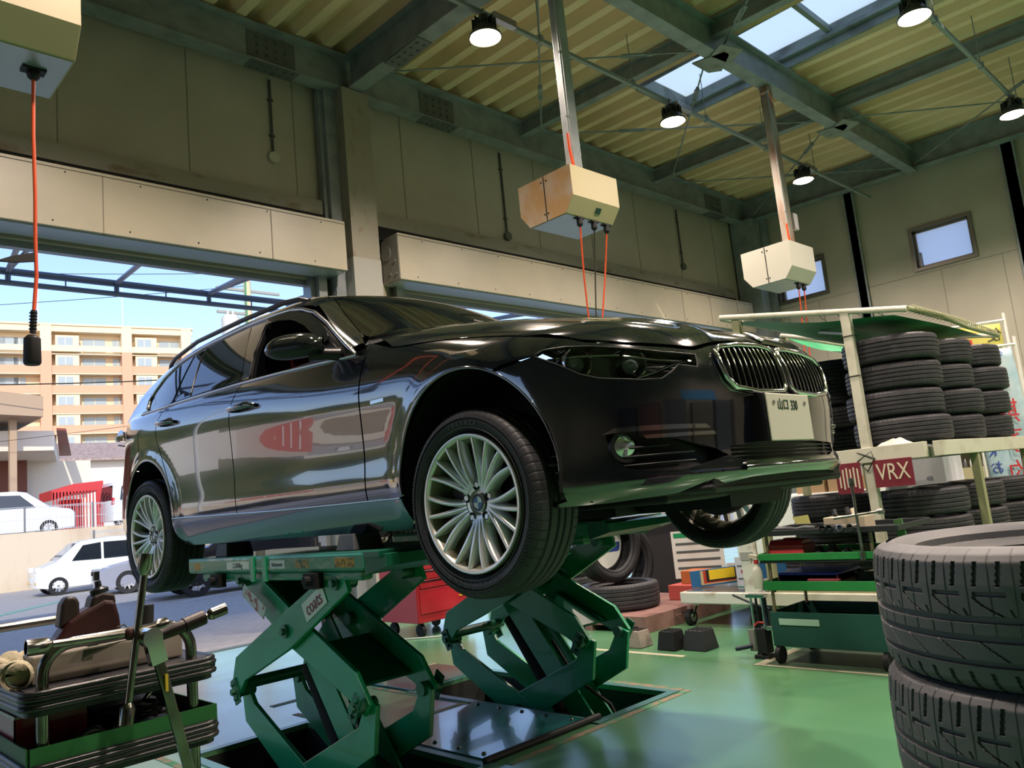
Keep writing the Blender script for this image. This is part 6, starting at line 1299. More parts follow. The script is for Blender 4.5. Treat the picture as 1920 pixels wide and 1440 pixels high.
# bead lifter / hub press standing by the cart
t = thing('transmission_jack', 'small black press with two chrome columns and a blue grip by the cart', 'press', (4.62, 2.70, 0))
b = MB(); b.box(4.56, 4.66, 2.64, 2.74, .0, .022).box(4.57, 4.65, 2.65, 2.72, .03, .18); b.build('base', M_black, t, world=True, bevel=.004)
for y in (2.66, 2.70, 2.735): b = MB(); b.cyl((4.60, y, .02), (4.60, y, .385), .008, 12); b.build('column', M_chrome if y != 2.70 else M_dtool, t, world=True, smooth=40)
b = MB(); b.box(4.57, 4.63, 2.63, 2.755, .365, .385).box(4.58, 4.62, 2.60, 2.66, .17, .19); b.build('crosshead', M_csat, t, world=True, bevel=.003)
b = MB(); b.cyl((4.60, 2.645, .2), (4.60, 2.645, .37), .014, 14); b.build('spring', mat('blue_black', '1f2c3c', .5), t, world=True, smooth=40)
b = MB(); b.box(4.585, 4.60, 2.735, 2.775, .04, .17); b.build('side_plate', mat('press_plate', '7d7a78', .5), t, world=True)
b = MB(); b.cyl((4.57, 2.75, .075), (4.54, 2.85, .055), .013, 14); b.build('grip', mat('grip_navy', '1c2838', .5), t, world=True, smooth=40)
b = MB(); b.tube([(4.60, 2.64, .21), (4.59, 2.70, .215), (4.59, 2.73, .19)], .006, 8); b.build('red_clip', mat('clip_red', 'b0302c', .4), t, world=True)
b = MB(); b.tube([(4.62, 2.62, .29), (4.7, 2.80, .315), (4.8, 2.98, .345)], .008, 8); b.build('pump_handle', M_tray, t, world=True)
# framed floor patch under the cart
M_tape = mat('floor_line_cream', 'b8b49a', .6)
b = MB(); b.box(4.40, 4.43, 1.2, 2.66, .0005, .003).box(4.43, 4.9, 2.60, 2.66, .0005, .003); struct('trim_60', b, M_tape)
b = MB(); b.box(4.43, 5.3, 1.2, 2.60, .0005, .0015); struct('trim_61', b, mat('floor_patch_olive', '4d6650', .4))
# ---- white flat trolley with a castor
M_tw = mat('trolley_white', 'd0d3ca', .5, noise=(8, 'a89f8c', .55, .7))
t = thing('flat_trolley', 'white steel flat trolley with a chromed castor and tall white post', 'trolley', (5.9, 3.1, 0))
b = MB(); b.box(5.44, 6.9, 3.17, 3.86, .175, .262); b.build('deck_frame', M_tw, t, world=True, bevel=.008)
b = MB(); b.box(5.48, 6.86, 3.2, 3.82, .262, .268); b.build('steel_top', mat('deck_steel', '6f767c', .25, .6), t, world=True)
b = MB(); b.box(5.46, 5.53, 3.175, 3.285, .262, .72); b.build('tall_post', M_tw, t, world=True, bevel=.004)
b = MB(); b.box(5.455, 5.46, 3.175, 3.285, .50, .56); b.build('tape_patch', mat('grey_tape', '9a9c98', .5), t, world=True)
b = MB(); b.cyl((5.50, 3.80, .062), (5.50, 3.84, .062), .062, 24); c_ = b.build('castor_wheel', M_black, t, world=True, smooth=40)
b = MB(); b.cyl((5.50, 3.795, .062), (5.50, 3.845, .062), .036, 20).bar((5.50, 3.80, .06), (5.50, 3.76, .15), .03, .008, ref=(0, 1, 0)).bar((5.50, 3.85, .06), (5.50, 3.82, .16), .008, .035).box(5.46, 5.54, 3.75, 3.85, .155, .175).bar((5.46, 3.86, .10), (5.46, 3.92, .085), .05, .008); b.build('castor_fork', M_chrome, t, world=True, smooth=40)
for x, y in ((6.8, 3.7), (6.8, 3.25), (5.55, 3.25)): b = MB(); b.cyl((x, y, .062), (x, y+.04, .062), .062, 20).box(x-.03, x+.03, y-.02, y+.05, .1, .175); b.build('castor_wheel', M_black, t, world=True, smooth=40)
# striped box, notice boards and cards on the trolley
t = thing('striped_sign_board', 'long board with blue ground and yellow orange striped letter on the trolley', 'sign', (5.75, 3.5, .27)); b = MB(); b.bar((5.62, 3.86, .335), (6.15, 3.30, .365), .03, .13); b.build('board', mat('sign_blue', '2f6b9e', .5), t, world=True)
dv = (Vector((6.15, 3.30, .365))-Vector((5.62, 3.86, .335))).normalized(); nv = dv.cross(Vector((0, 0, 1))).normalized(); nv = nv if nv.y < 0 or nv.x < 0 else -nv
if nv.dot(Vector((-1, -1, 0))) < 0: nv = -nv
for k, (cc, a0, a1, zz) in enumerate((('c9b48a', .10, .55, -.052), ('b5402c', .13, .52, -.042), ('1d1a1c', .16, .49, -.032), ('e0c32c', .19, .46, -.018))):
    b = MB(); p0 = Vector((5.62, 3.86, .335)); L_ = (Vector((6.15, 3.30, .365))-p0).length
    q = [p0+dv*L_*a0+Vector((0, 0, zz+.0)), p0+dv*L_*a1+Vector((0, 0, zz)), p0+dv*L_*a1+Vector((0, 0, .06)), p0+dv*L_*a0+Vector((0, 0, .06))]; o = .0175+.001*k
    b.add([tuple(v+nv*o) for v in q], [(0, 1, 2, 3)]); b.build('stripe', mat('stripe_'+cc, cc, .5), t, world=True)
def board(name, lab, c, w_, h_, rz, m, rows, tilt=0, cat='notice'):
    t = thing(name, lab, cat, c, rz); b = MB(); b.box(-.004, .004, -w_/2, w_/2, 0, h_); b.build('panel', m, t)
    for nm, y0, y1, z0, z1, mm in rows: b = MB(); b.box(-.006, -.004, y0*w_/2, y1*w_/2, z0*h_, z1*h_); b.build(nm, mm, t)
    return t
M_wp = mat('notice_white', 'd5d8d4', .5); M_gr = mat('notice_green', '1f8a58', .5); M_tx = mat('notice_text', '50585a', .6)
nb = board('notice_board', 'white notice with green heading standing behind the striped board', (6.25, 4.18, .27), .46, .42, R(20), M_wp, [('heading', -.9, .9, .86, .96, M_gr)]+[('text_row', -.85, .85, .70-.17*k, .75-.17*k, M_tx) for k in range(4)])
board('price_card', 'white tent card with small red mark on the trolley deck', (5.62, 3.36, .268), .14, .24, R(5), mat('card_pale', 'cfd3e0', .5), [('red_mark', -.5, .4, .5, .6, mat('card_red', 'b04858', .5)), ('text_row', -.8, .8, .3, .34, M_tx), ('text_row', -.8, .8, .7, .74, M_tx), ('green_line', -1, 1, .05, .08, M_gr)])
board('small_card', 'small white and green card beside the notice board', (6.3, 3.86, .27), .14, .12, R(10), M_wp, [('text_row', -.6, .6, .3, .6, mat('card_green', '6fae6a', .5))])
# alloy wheel with tyre and further tyres behind the trolley
for i, (c, rot, lab) in enumerate((((7.2, 4.25, .13), 0, 'tyre lying flat below a chrome spoked wheel behind the trolley'), ((7.2, 3.56, .13), 0, 'tyre lying behind the trolley post'), ((7.2, 3.56, .32), 0, 'tyre stacked behind the trolley post'), ((8.0, 3.6, .85), (R(80), 0, R(30)), 'upright tyre seen behind the cart top'), ((8.0, 3.6, .13), 0, 'tyre on the floor behind the green cart'), ((8.0, 3.6, .33), 0, 'second tyre on the floor stack behind the green cart'))):
    put_tyre(c, rot, lab, 'loose tyres behind the trolley') if i != 3 else put_tyre((8.0, 3.6, .56), (R(8), 0, 0), 'tyre tilted on the stack behind the cart top', 'loose tyres behind the trolley')
t = thing('alloy_wheel', 'chrome spoked wheel lying on the tyre behind the trolley', 'wheel', (7.2, 4.25, .225)); b = MB(); b.lathe([(.19, 0), (.205, .02), (.21, .05), (.20, .05), (.19, .02)], n=40); b.build('rim', M_chrome, t, smooth=50)
for i in range(10): a = i*math.pi/5; b = MB(); b.bar((.03*math.cos(a), .03*math.sin(a), .045), (.20*math.cos(a), .20*math.sin(a), .03), .018, .02); b.build('spoke', M_csat, t)
# ---- displayed tyres on the pallet
M_pal = mat('painted_pallet', '8c6a64', .6, noise=(6, '6a4c48', .4, .7))
t = thing('pallet', 'dull red painted steel pallet carrying the display tyres', 'pallet', (5.6, 4.5, 0), R(0))
b = MB(); b.box(5.08, 6.3, 3.95, 5.1, .10, .125); b.build('top_plate', M_pal, t, world=True)
for y in (3.95, 4.5, 5.02): b = MB(); b.box(5.08, 6.3, y, y+.08, 0, .10); b.build('runner', M_pal, t, world=True)
b = MB(); b.box(5.08, 5.11, 4.03, 5.02, .05, .10); b.build('edge', M_pal, t, world=True)
dt = make_tyre('tyre', .335, .228, .215, False, 'tyre lying flat on the dull red pallet, carrying an upright tyre', 'tyre', None, (5.48, 4.50, .125+.108), 'display tyres on the pallet')
dup(dt, (5.50, 4.60, .233+.108+.325), (R(90), 0, R(-6)), 'upright tyre standing on the flat tyre with a red poster showing through it')
dup(dt, (6.02, 4.86, .125+.33), (R(90), 0, R(-4)), 'second upright tyre standing behind the poster tyre')
t = thing('tyre_poster', 'round poster with red top and three coloured tyre pictures inside the upright tyre', 'poster', (5.56, 4.63, .66)); Mx = Matrix.Translation((5.51, 4.65, .666)) @ Matrix.Rotation(R(-6), 4, 'Z') @ Matrix.Rotation(R(90), 4, 'X')
def disc(nm, m, z, y0, y1, x0=-1, x1=1, r=.222):
    pts = []
    for i in range(49):
        a = 2*math.pi*i/48; x, y = r*math.cos(a), r*math.sin(a); pts.append((min(max(x, x0*r), x1*r), min(max(y, y0*r), y1*r)))
    b = MB(); b.add([tuple(Mx @ Vector((p[0], p[1], z))) for p in pts], [tuple(range(49))]); return b.build(nm, m, t, world=True)
disc('backing', M_wp, 0, -1, 1); disc('red_top', mat('poster_red', 'c3303c', .5), .002, .35, 1)
for nm, x0, x1, cc in (('green_picture', -1, -.35, '3f9a62'), ('purple_picture', -.33, .28, '6f62b8'), ('blue_picture', .3, 1, '2f3f8a')): disc(nm, mat('poster_'+cc, cc, .5), .002, -.42, -.02, x0, x1, .2); 
for x0 in (-.11, .0, .11):
    b = MB(); b.cyl(tuple(Mx @ Vector((x0, .02, .003))), tuple(Mx @ Vector((x0, .02, .006))), .035, 20); b.build('tyre_picture', M_black, t, world=True)
rx = (Mx.to_3x3() @ Vector((1, 0, 0))); 
for s_, zz, sz in (('ミニバン専用', .115, .052), ('タイヤ', .165, .03)): text_obj('poster_text', s_, M_white, sz, tuple(Mx @ Vector((0, zz, .005))), rx, (0, 0, 1), t, .0005)
t = thing('display_stand', 'dark tyre display stand with pale header board and black label strips', 'stand', (6.9, 4.9, 0)); b = MB(); b.yz([(4.35, 0), (5.3, 0), (5.25, .78), (4.52, .78)], 6.8, 6.85); b.build('dark_panel', mat('stand_dark', '2a2326', .6), t, world=True)
b = MB(); b.add([(6.74, 4.50, .80), (6.74, 5.35, .76), (6.80, 5.35, .97), (6.80, 4.50, 1.0), (6.76, 4.50, .80), (6.76, 5.35, .76), (6.82, 5.35, .97), (6.82, 4.50, 1.0)], [(0, 1, 2, 3), (7, 6, 5, 4), (0, 4, 5, 1), (2, 6, 7, 3), (1, 5, 6, 2), (3, 7, 4, 0)]); b.build('header_board', mat('header_lilac', 'c6c4d2', .5), t, world=True)
for y in (4.72, 5.05): b = MB(); b.bar((6.745, y-.12, .915), (6.745, y+.12, .905), .02, .055); b.build('label_strip', mat('strip_brown', '4a4044', .5), t, world=True)
text_obj('label_text', '国産タイヤ', M_white, .05, (6.732, 5.05, .907), (0, -1, 0), (0, 0, 1), t, .001, sx=.8); text_obj('label_text', '専用設計', M_white, .05, (6.732, 4.72, .917), (0, -1, 0), (0, 0, 1), t, .001, sx=.8)
b = MB()
for k in range(2): b.box(6.752, 6.756, 4.6, 5.2, .83-.0*k-.03*k, .84-.03*k)
b.build('text_lines', M_tx, t, world=True)
for lab, bx, cc in (('orange box on the red crate by the display tyres', (6.0, 6.2, 4.02, 4.22, .25, .36), 'b0683c'), ('flat red crate on the pallet end', (5.9, 6.3, 3.96, 4.3, .126, .25), 'b0504a')):
    obj_thing('crate', lab, 'crate', lambda b: b.box(*bx), mat('crate_'+cc, cc, .6), bevel=.005)
# two tyres with white labels behind the lift
for k, z in enumerate((.12, .31)):
    o = put_tyre((6.9, 6.4, z), .3*k, ['lower', 'upper'][k]+' tyre with white label behind the far lift', 'labelled tyres behind the far lift')
    put_tyre((6.45, 6.85, z), .9*k, ['lower', 'upper'][k]+' tyre left of the labelled ones behind the far lift', 'labelled tyres behind the far lift')
    obj_thing('paper_label', ['lower', 'upper'][k]+' white paper label stuck on the tyre tread behind the far lift', 'label', lambda b: b.cbox((6.665, 6.17, z), (.006, .12, .11), Matrix.Rotation(R(45), 3, 'Z')), M_white, 'labels on the tyres behind the lift')
# ---- trapezoid rubber blocks on the floor
def tblock(lab, x, y, w_, d_, h_, m):
    b = MB(); a_, c_ = w_/2, w_/2*.78; e, f = d_/2, d_/2*.78
    b.add([(x-e, y-a_, .002), (x+e, y-a_, .002), (x+e, y+a_, .002), (x-e, y+a_, .002), (x-f, y-c_, h_), (x+f, y-c_, h_), (x+f, y+c_, h_), (x-f, y+c_, h_)], [(0, 3, 2, 1), (4, 5, 6, 7), (0, 1, 5, 4), (1, 2, 6, 5), (2, 3, 7, 6), (3, 0, 4, 7)]); t = thing('jack_block', lab, 'rubber block', (x, y, 0), group='rubber blocks on the floor'); b.build('body', m, t, world=True, bevel=.004)
    b = MB()
    for i in range(4): b.box(x-f+.005, x+f-.005, y-c_+.008+i*c_*.48, y-c_+.016+i*c_*.48, h_, h_+.006)
    b.build('grip_ribs', M_black, t, world=True)
tblock('rubber block with a pale worn face, left of the three on the floor', 4.66, 3.72, .17, .15, .115, mat('pale_block', '9a8f86', .7, noise=(9, '6f6862', .45, .65)))
tblock('plain black rubber block, middle of the three on the floor', 4.66, 3.42, .15, .15, .125, M_black)
tblock('largest black rubber block, right of the three on the floor', 4.72, 3.23, .18, .17, .13, mat('block_charcoal', '26282c', .6))
b = MB(); b.box(4.45, 4.50, 3.2, 4.0, .0005, .002); struct('trim_62', b, M_tape)
# ---- red tool cabinet on castors
M_cab = mat('cabinet_red', 'a3222e', .3, noise=(3, 'b03038', .4, .7), coat=.3); M_cabs = mat('cabinet_side_faded', 'b84a58', .45)
t = thing('tool_cabinet', 'red roller tool cabinet with chrome drawer edges behind the near lift', 'cabinet', (4.66, 6.15, 0))
b = MB(); b.box(4.35, 4.98, 5.86, 6.42, .125, .66); b.build('carcass', M_cab, t, world=True, bevel=.006)
b = MB(); b.box(4.344, 4.35, 5.87, 6.41, .13, .655); b.build('side_panel', M_cabs, t, world=True)
for z0, z1 in ((.585, .645), (.50, .578), (.42, .492)):
    b = MB(); b.box(4.385, 4.955, 5.845, 5.86, z0, z1); d_ = b.build('drawer', M_cab, t, world=True, bevel=.003)
    b = MB(); b.box(4.40, 4.94, 5.835, 5.846, z1-.014, z1-.003); b.build('drawer_edge', M_chrome, t, world=True)
b = MB(); b.box(4.375, 4.96, 5.852, 5.86, .20, .41); b.build('door', M_cab, t, world=True, bevel=.003)
b = MB(); b.box(4.82, 4.92, 5.846, 5.853, .30, .312); b.build('yellow_badge', mat('badge_yellow', 'c8a82c', .5), t, world=True)
for x, y in ((4.42, 5.93), (4.42, 6.33), (4.90, 5.93), (4.90, 6.33)):
    b = MB(); b.cyl((x-.016, y, .056), (x+.016, y, .056), .056, 20).bar((x, y, .06), (x, y, .126), .03, .04); b.build('castor', M_black, t, world=True, smooth=40)
b = MB(); b.tube([(4.30, 6.3, .008), (4.25, 6.0, .008), (4.45, 5.75, .008), (4.75, 5.65, .008), (5.0, 5.7, .008), (5.25, 5.9, .008)], .007, 6); tag(b.build('power_cord', M_white, smooth=60), 'white cord lying on the floor in front of the red cabinet', 'cord')
for k in range(7):
    x = 4.02+.045*k; b = MB(); b.bar((x, 6.9+.02*k, 0), (x+.02, 7.0, .95-.05*k), .02, .02); tag(b.build('leaning_bar', M_black), 'dark steel bar leaning behind the red tool cabinet', 'bar', 'dark bars leaning behind the cabinet')
# ---- back of the shop
obj_thing('white_counter', 'long white counter top behind the green cart', 'counter', lambda b: b.box(9.25, 9.9, 3.8, 5.6, 0, .86), M_wp, bevel=.02)
for k, (bx, lab) in enumerate((((9.3, 9.5, 4.35, 4.7, .86, 1.0), 'brown carton on the white counter'), ((9.3, 9.6, 3.9, 4.3, .86, 1.02), 'brown carton beside the rack on the white counter'), ((9.35, 9.6, 4.3, 4.62, 1.0, 1.14), 'small brown carton stacked on another'))):
    obj_thing('carton', lab, 'carton', lambda b: b.box(*bx), mat('carton_%d' % k, 'a98a68', .8), 'cartons on the counter')
def carton(lab, bx, marks):
    t = thing('white_carton', lab, 'carton', ((bx[0]+bx[1])/2, (bx[2]+bx[3])/2, bx[4])); b = MB(); b.box(*bx); b.build('box', mat('white_carton', 'c9cbd0', .6), t, world=True, bevel=.004)
    for s_, dy, dz, sz, mm in marks: text_obj('carton_print', s_, mm, sz, (bx[0]-.002, bx[3]-dy, bx[4]+dz), (0, -1, 0), (0, 0, 1), t, .0006, align='LEFT')
M_pt = mat('print_grey', '6a6c78', .6)
carton('large white carton behind the second rack post', (7.9, 8.4, 2.55, 3.1, .86, 1.28), [('20', .25, .3, .10, M_pt), ('4B', .38, .08, .06, M_pt)])
carton('wide white board box below the white carton', (7.95, 8.45, 2.3, 3.3, .60, .86), [])
obj_thing('shelf_plinth', 'low dark shelf carrying the white cartons', 'shelf', lambda b: b.box(7.95, 8.45, 2.3, 3.3, 0, .60), M_olive)
obj_thing('white_chest', 'large white chest standing right of the second rack post', 'chest', lambda b: b.box(8.9, 9.6, 1.9, 2.55, 0, .88), M_wp, bevel=.01)
t = thing('glass_cabinet', 'beige cabinet with shelves full of small fittings by the back wall', 'cabinet', (13.8, 3.9, 0))
b = MB(); b.box(13.6, 14.1, 3.72, 3.78, 0, 2.5).box(13.6, 14.1, 4.6, 4.66, 0, 2.5).box(14.05, 14.1, 3.72, 4.66, 0, 2.5).box(13.6, 14.1, 3.72, 4.66, 2.45, 2.5).box(13.6, 14.1, 3.72, 4.66, .0, .95); b.build('carcass', mat('cabinet_beige', 'a39878', .6), t, world=True)
for z in (1.25, 1.6, 1.95): b = MB(); b.box(13.62, 14.05, 3.78, 4.6, z, z+.025); b.build('shelf', mat('shelf_beige', 'b3aa90', .6), t, world=True)
for z in (1.275, 1.625, .955):
    for k in range(8):
        b = MB(); b.lathe([(0, 0), (.03, 0), (.03, .09), (.015, .13), (0, .13)], (13.75, 3.85+.09*k, z), n=12); tag(b.build('fitting_jar', M_steelb if k % 2 else M_wp, smooth=50), 'small shiny jar on the %s shelf of the beige cabinet' % {1.275: 'middle', 1.625: 'upper', .955: 'lowest'}[z], 'jar', 'jars on the %s cabinet shelf' % {1.275: 'middle', 1.625: 'upper', .955: 'lowest'}[z])
# promotional banners seen from behind (lettering mirrored)
def banner(lab, p0, p1, z0, z1, m, texts, slant=0):
    t = thing('banner', lab, 'banner', ((p0[0]+p1[0])/2, (p0[1]+p1[1])/2, z0), group='promotional banners on poles'); p0 = Vector((*p0, 0)); p1 = Vector((*p1, 0)); d = (p1-p0).normalized(); n_ = Vector((-d.y, d.x, 0)); n_ = n_ if n_.dot(Vector((-1, -.2, 0))) > 0 else -n_
    b = MB(); b.grid(lambda u, v: p0.lerp(p1, u)+Vector((0, 0, z0+(z1-z0)*v))+n_*.02*math.sin(5*u+4*v)+d*slant*(1-v), 10, 16); b.build('cloth', m, t, world=True, smooth=60, solid=.002)
    b = MB(); b.cyl(tuple(p0-d*.03+Vector((0, 0, z1+.01))), tuple(p1+d*.05+Vector((0, 0, z1+.03))), .011, 8); b.cyl(tuple(p1+d*.05+Vector((0, 0, 0))), tuple(p1+d*.05+Vector((0, 0, z1+.1))), .013, 8); b.build('pole', M_white, t, world=True, smooth=40)
    b = MB()
    for f_ in (.2, .7): q = p0.lerp(p1, f_); b.cbox(q+Vector((0, 0, z1+.005)), (.02, .03, .035))
    b.build('pole_loop', M_wp, t, world=True)
    for s_, u, v, sz, mm in texts:
        q = p0.lerp(p1, u)+Vector((0, 0, z0+(z1-z0)*v))+n_*.026+d*slant*(1-v); text_obj('banner_letters', s_, mm, sz, tuple(q), tuple(-d), (0, 0, 1), t, .001)
    return t
M_by = mat('banner_yellow', 'cfc666', .7); M_bb = mat('banner_sky', '9fc0d2', .7, noise=(3, 'c4d6de', .45, .6)); M_btr = mat('banner_red', 'c2353a', .7); M_btk = mat('banner_black', '3a3a34', .7); M_btb = mat('banner_blue', '3a52b0', .7)
banner('yellow banner with red and black mirrored characters behind the awning tip', (8.35, 2.62), (8.72, 2.10), 1.2, 2.34, M_by, [('商', .42, .84, .24, M_btr), ('プレ', .82 if False else .15, .80, .15, M_btk), ('使', .88, .90, .14, M_btk), ('用', .88, .75, .14, M_btk), ('済', .88, .60, .14, M_btk)])
banner('second yellow banner half hidden behind the stacked tyres', (9.55, 3.25), (9.8, 2.8), 1.3, 2.25, M_by, [('使', .7, .85, .14, M_btk)])
banner('light blue banner with large red mirrored characters at the right edge', (7.75, 2.20), (8.1, 1.9), .72, 2.02, M_bb, [('早', .55, .76, .23, M_btr), ('期', .60, .56, .23, M_btr), ('予', .62, .36, .23, M_btr), ('約', .62, .15, .23, M_btr), ('タイヤも', .55, .96, .055, M_btb), ('衣替え', .55, .91, .055, M_btb), ('め', .12, .83, .10, M_btb), ('ん', .12, .74, .10, M_btb), ('ど', .12, .65, .10, M_btb), ('う', .13, .53, .11, M_btb), ('ス', .14, .42, .12, M_btb), ('K', .15, .31, .12, M_btb), ('お', .18, .2, .12, M_btb), ('け', .2, .09, .12, M_btb)], slant=.05)
for k, (lab, bx, cc) in enumerate((('dark rolled pole stand behind the blue banner', (9.3, 9.36, 1.75, 1.81, 0, 1.7), '4a3c30'), ('brown crate at the right edge behind the tyre stack', (7.2, 7.5, 1.35, 1.62, 0, .80), 'a5784a'))): obj_thing('stand_pole' if k == 0 else 'brown_crate', lab, 'pole' if k == 0 else 'crate', lambda b: b.box(*bx), mat('bk_'+cc, cc, .7))
# boards behind the camera that the paint mirrors
obj_thing('shop_banner', 'blue banner with yellow lettering strokes on the rear wall, mirrored in the headlamp', 'banner', lambda b: b.box(3.0, 7.0, -5.97, -5.95, 2.2, 3.2), mat('rear_blue', '2a6a9c', .6))
for k in range(6): obj_thing('stored_crate', 'dark shelf unit along the rear wall', 'shelf', lambda b: b.box(-4+k*2.6, -2+k*2.6, -5.94, -5.3, 0, 1.9+.2*(k % 3)), mat('rear_shelf_%d' % k, ['2c2e33', '4a3030', '30343c', '3c3a34', '2a2f38', '4b4640'][k], .7), 'shelf units along the rear wall')
# ================================================================ TOOL TROLLEY IN THE LEFT FOREGROUND
M_tbar = mat('dirty_chrome', '8f8d86', .18, 1., noise=(14, '5f5a50', .45, .7)); M_rim = mat('ribbed_rubber_rim', '16161b', .32, spec=.7); M_tgreen = mat('trolley_green', '1f5a2c', .5)
X0_, X1_, Y0_, Y1_ = .44, .845, 1.95, 2.72
t = thing('tool_trolley', 'black rimmed two tier tool trolley in the left foreground', 'trolley', (.64, 2.33, 0))
def rrect(x0, x1, y0, y1, r, n=5):
    o = []
    for cx, cy, a in ((x1-r, y1-r, 0), (x0+r, y1-r, 90), (x0+r, y0+r, 180), (x1-r, y0+r, 270)): o += [(cx+r*math.cos(R(a+90*k/n)), cy+r*math.sin(R(a+90*k/n))) for k in range(n+1)]
    return o
def rim_tray(z, nm, colour, rimname):
    b = MB(); b.xy(rrect(X0_+.01, X1_-.01, Y0_+.01, Y1_-.01, .03), z-.006, z); b.build(nm, colour, t, world=True)
    b = MB()
    for k in range(4): b.tube([(x, y, z-.004-.0095*k) for x, y in rrect(X0_-.002*(k % 2), X1_+.002*(k % 2), Y0_-.002*(k % 2), Y1_+.002*(k % 2), .035)], .0065, 8, closed=True)
    b.xy(rrect(X0_+.004, X1_-.004, Y0_+.004, Y1_-.004, .03), z-.05, z-.008); b.build(rimname, M_rim, t, world=True, smooth=60)
rim_tray(.800, 'top_tray', mat('tray_liner', '2a2a2f', .35, spec=.8), 'top_rim'); rim_tray(.655, 'lower_tray', mat('lower_liner', '1a1c1d', .5), 'lower_rim')
b = MB(); b.box(X0_+.01, X1_-.004, Y0_+.004, Y0_+.008, .655, .69).box(X1_-.008, X1_-.004, Y0_+.01, Y1_-.02, .655, .69).box(X0_+.01, X1_-.01, Y1_-.01, Y1_-.006, .655, .69).box(X0_+.004, X0_+.008, Y0_+.01, Y1_-.01, .655, .69); b.build('green_lip', M_tgreen, t, world=True)
for yy, nm in ((Y0_+.03, 'near'), (Y1_-.04, 'far')):
    xa, xb, r = X0_+.04, X1_-.05, .06; P = [(xa, yy, .06), (xa, yy, .80), (xa, yy, .825)]
    P += [(xa+r-r*math.cos(R(a)), yy, .825+r*math.sin(R(a))) for a in range(15, 91, 15)]+[(xb-r+r*math.sin(R(a)), yy, .825+r*math.cos(R(a))) for a in range(0, 91, 15)]+[(xb, yy, .80), (xb, yy, .06)]
    b = MB(); b.tube(P, .0125, 14); b.build('tube_frame', M_tbar, t, world=True, smooth=60)
for x in (X0_+.04, X1_-.05):
    for y in (Y0_+.03, Y1_-.04): b = MB(); b.cyl((x-.012, y, .04), (x+.012, y, .04), .04, 18); b.build('castor', M_black, t, world=True, smooth=40)
b = MB(); b.xy(rrect(X0_, X1_, Y0_, Y1_, .03), .20, .23); b.build('bottom_tray', M_tgreen, t, world=True)
# white channel lying on the tray
obj_thing('steel_channel', 'long grimy white channel lying on the tool trolley tray', 'metal bar', lambda b: b.box(.475, .80, 2.04, 2.12, .802, .862), mat('grimy_white', '8c857a', .6, noise=(9, '6f675c', .4, .7), rvar=.1), bevel=.004)
# cross wrench, held up by its arm on the tray
t = thing('cross_wrench', 'chrome four way lug wrench standing over the trolley edge', 'wrench', (.62, 1.86, .72))
c = Vector((.622, 1.872, .893)); top = Vector((.657, 1.86, 1.055)); bot = Vector((.607, 1.86, .725)); lf = Vector((.437, 1.872, .893)); rg = Vector((.655, 2.02, .90))
b = MB(); b.cyl(tuple(bot), tuple(top), .0078, 14).cyl((.437, 1.874, .900), (.622, 1.874, .894), .0078, 14).cyl((.622, 1.874, .894), (.70, 1.90, .900), .0078, 14); b.build('chrome_rods', M_tbar, t, world=True, smooth=50)
def socket_end(a, d, r, L_, nm): a = Vector(a); d = Vector(d).normalized(); b = MB(); b.lathe([(.0075, -.012), (r, .0), (r, L_), (r*.82, L_), (r*.78, .012), (0, .012)], a, d, 24); return b.build(nm, M_tbar, t, world=True, smooth=40)
socket_end(top-Vector((.006, 0, .03)), top-bot, .0150, .034, 'rod_socket'); socket_end(bot+Vector((.003, 0, .018)), bot-top, .0150, .032, 'rod_socket'); socket_end((.462, 1.874, .899), (-1, 0, .04), .0165, .036, 'rod_socket'); socket_end((.69, 1.897, .899), (1, .3, .06), .013, .02, 'rod_socket')
b = MB(); b.sph(tuple(c), .0135, 14); b.build('weld_joint', mat('scorched_steel', '3d2620', .5, .6), t, world=True, smooth=60)
# breaker bar with ratchet head and black extension
t = thing('breaker_bar', 'long flat steel breaker bar leaning against the trolley with a chromed head', 'wrench', (.68, 1.84, .55))
hd = Vector((.662, 1.845, .872)); b = MB(); b.bar((.668, 1.845, .84), (.735, 1.835, .545), .022, .012, ref=(0, 1, 0)); b.build('flat_bar', M_tbar, t, world=True, bevel=.003)
b = MB(); b.cyl(tuple(hd+Vector((-.006, .02, .008))), tuple(hd+Vector((-.006, -.014, .008))), .021, 20).bar((.660, 1.845, .87), (.670, 1.845, .825), .034, .024, ref=(0, 1, 0)); b.build('ratchet_head', M_chrome, t, world=True, smooth=40)
b = MB(); b.box(.678, .684, 1.83, 1.838, .765, .80); b.build('yellow_label', mat('label_yellow', 'b59a2c', .5), t, world=True)
t = thing('impact_extension', 'black impact extension with a chrome universal socket, pointing right', 'socket', (.7, 1.85, .9))
P = [Vector((.668, 1.85, .880)), Vector((.690, 1.85, .884)), Vector((.70, 1.85, .887)), Vector((.735, 1.85, .894)), Vector((.772, 1.85, .903))]
b = MB(); b.tube([tuple(p) for p in P], [.0125, .0125, .0140, .0140, .0140], 18).cyl((.730, 1.85, .893), (.775, 1.85, .9035), .0165, 18); b.build('black_extension', mat('phosphated_black', '201a18', .35, .5), t, world=True, smooth=35)
b = MB(); b.cyl((.772, 1.85, .903), (.790, 1.85, .907), .0065, 12).sph((.792, 1.85, .9075), .0125, 14).cyl((.792, 1.85, .9075), (.825, 1.85, .915), .0135, 20); b.build('universal_socket', M_tbar, t, world=True, smooth=50)
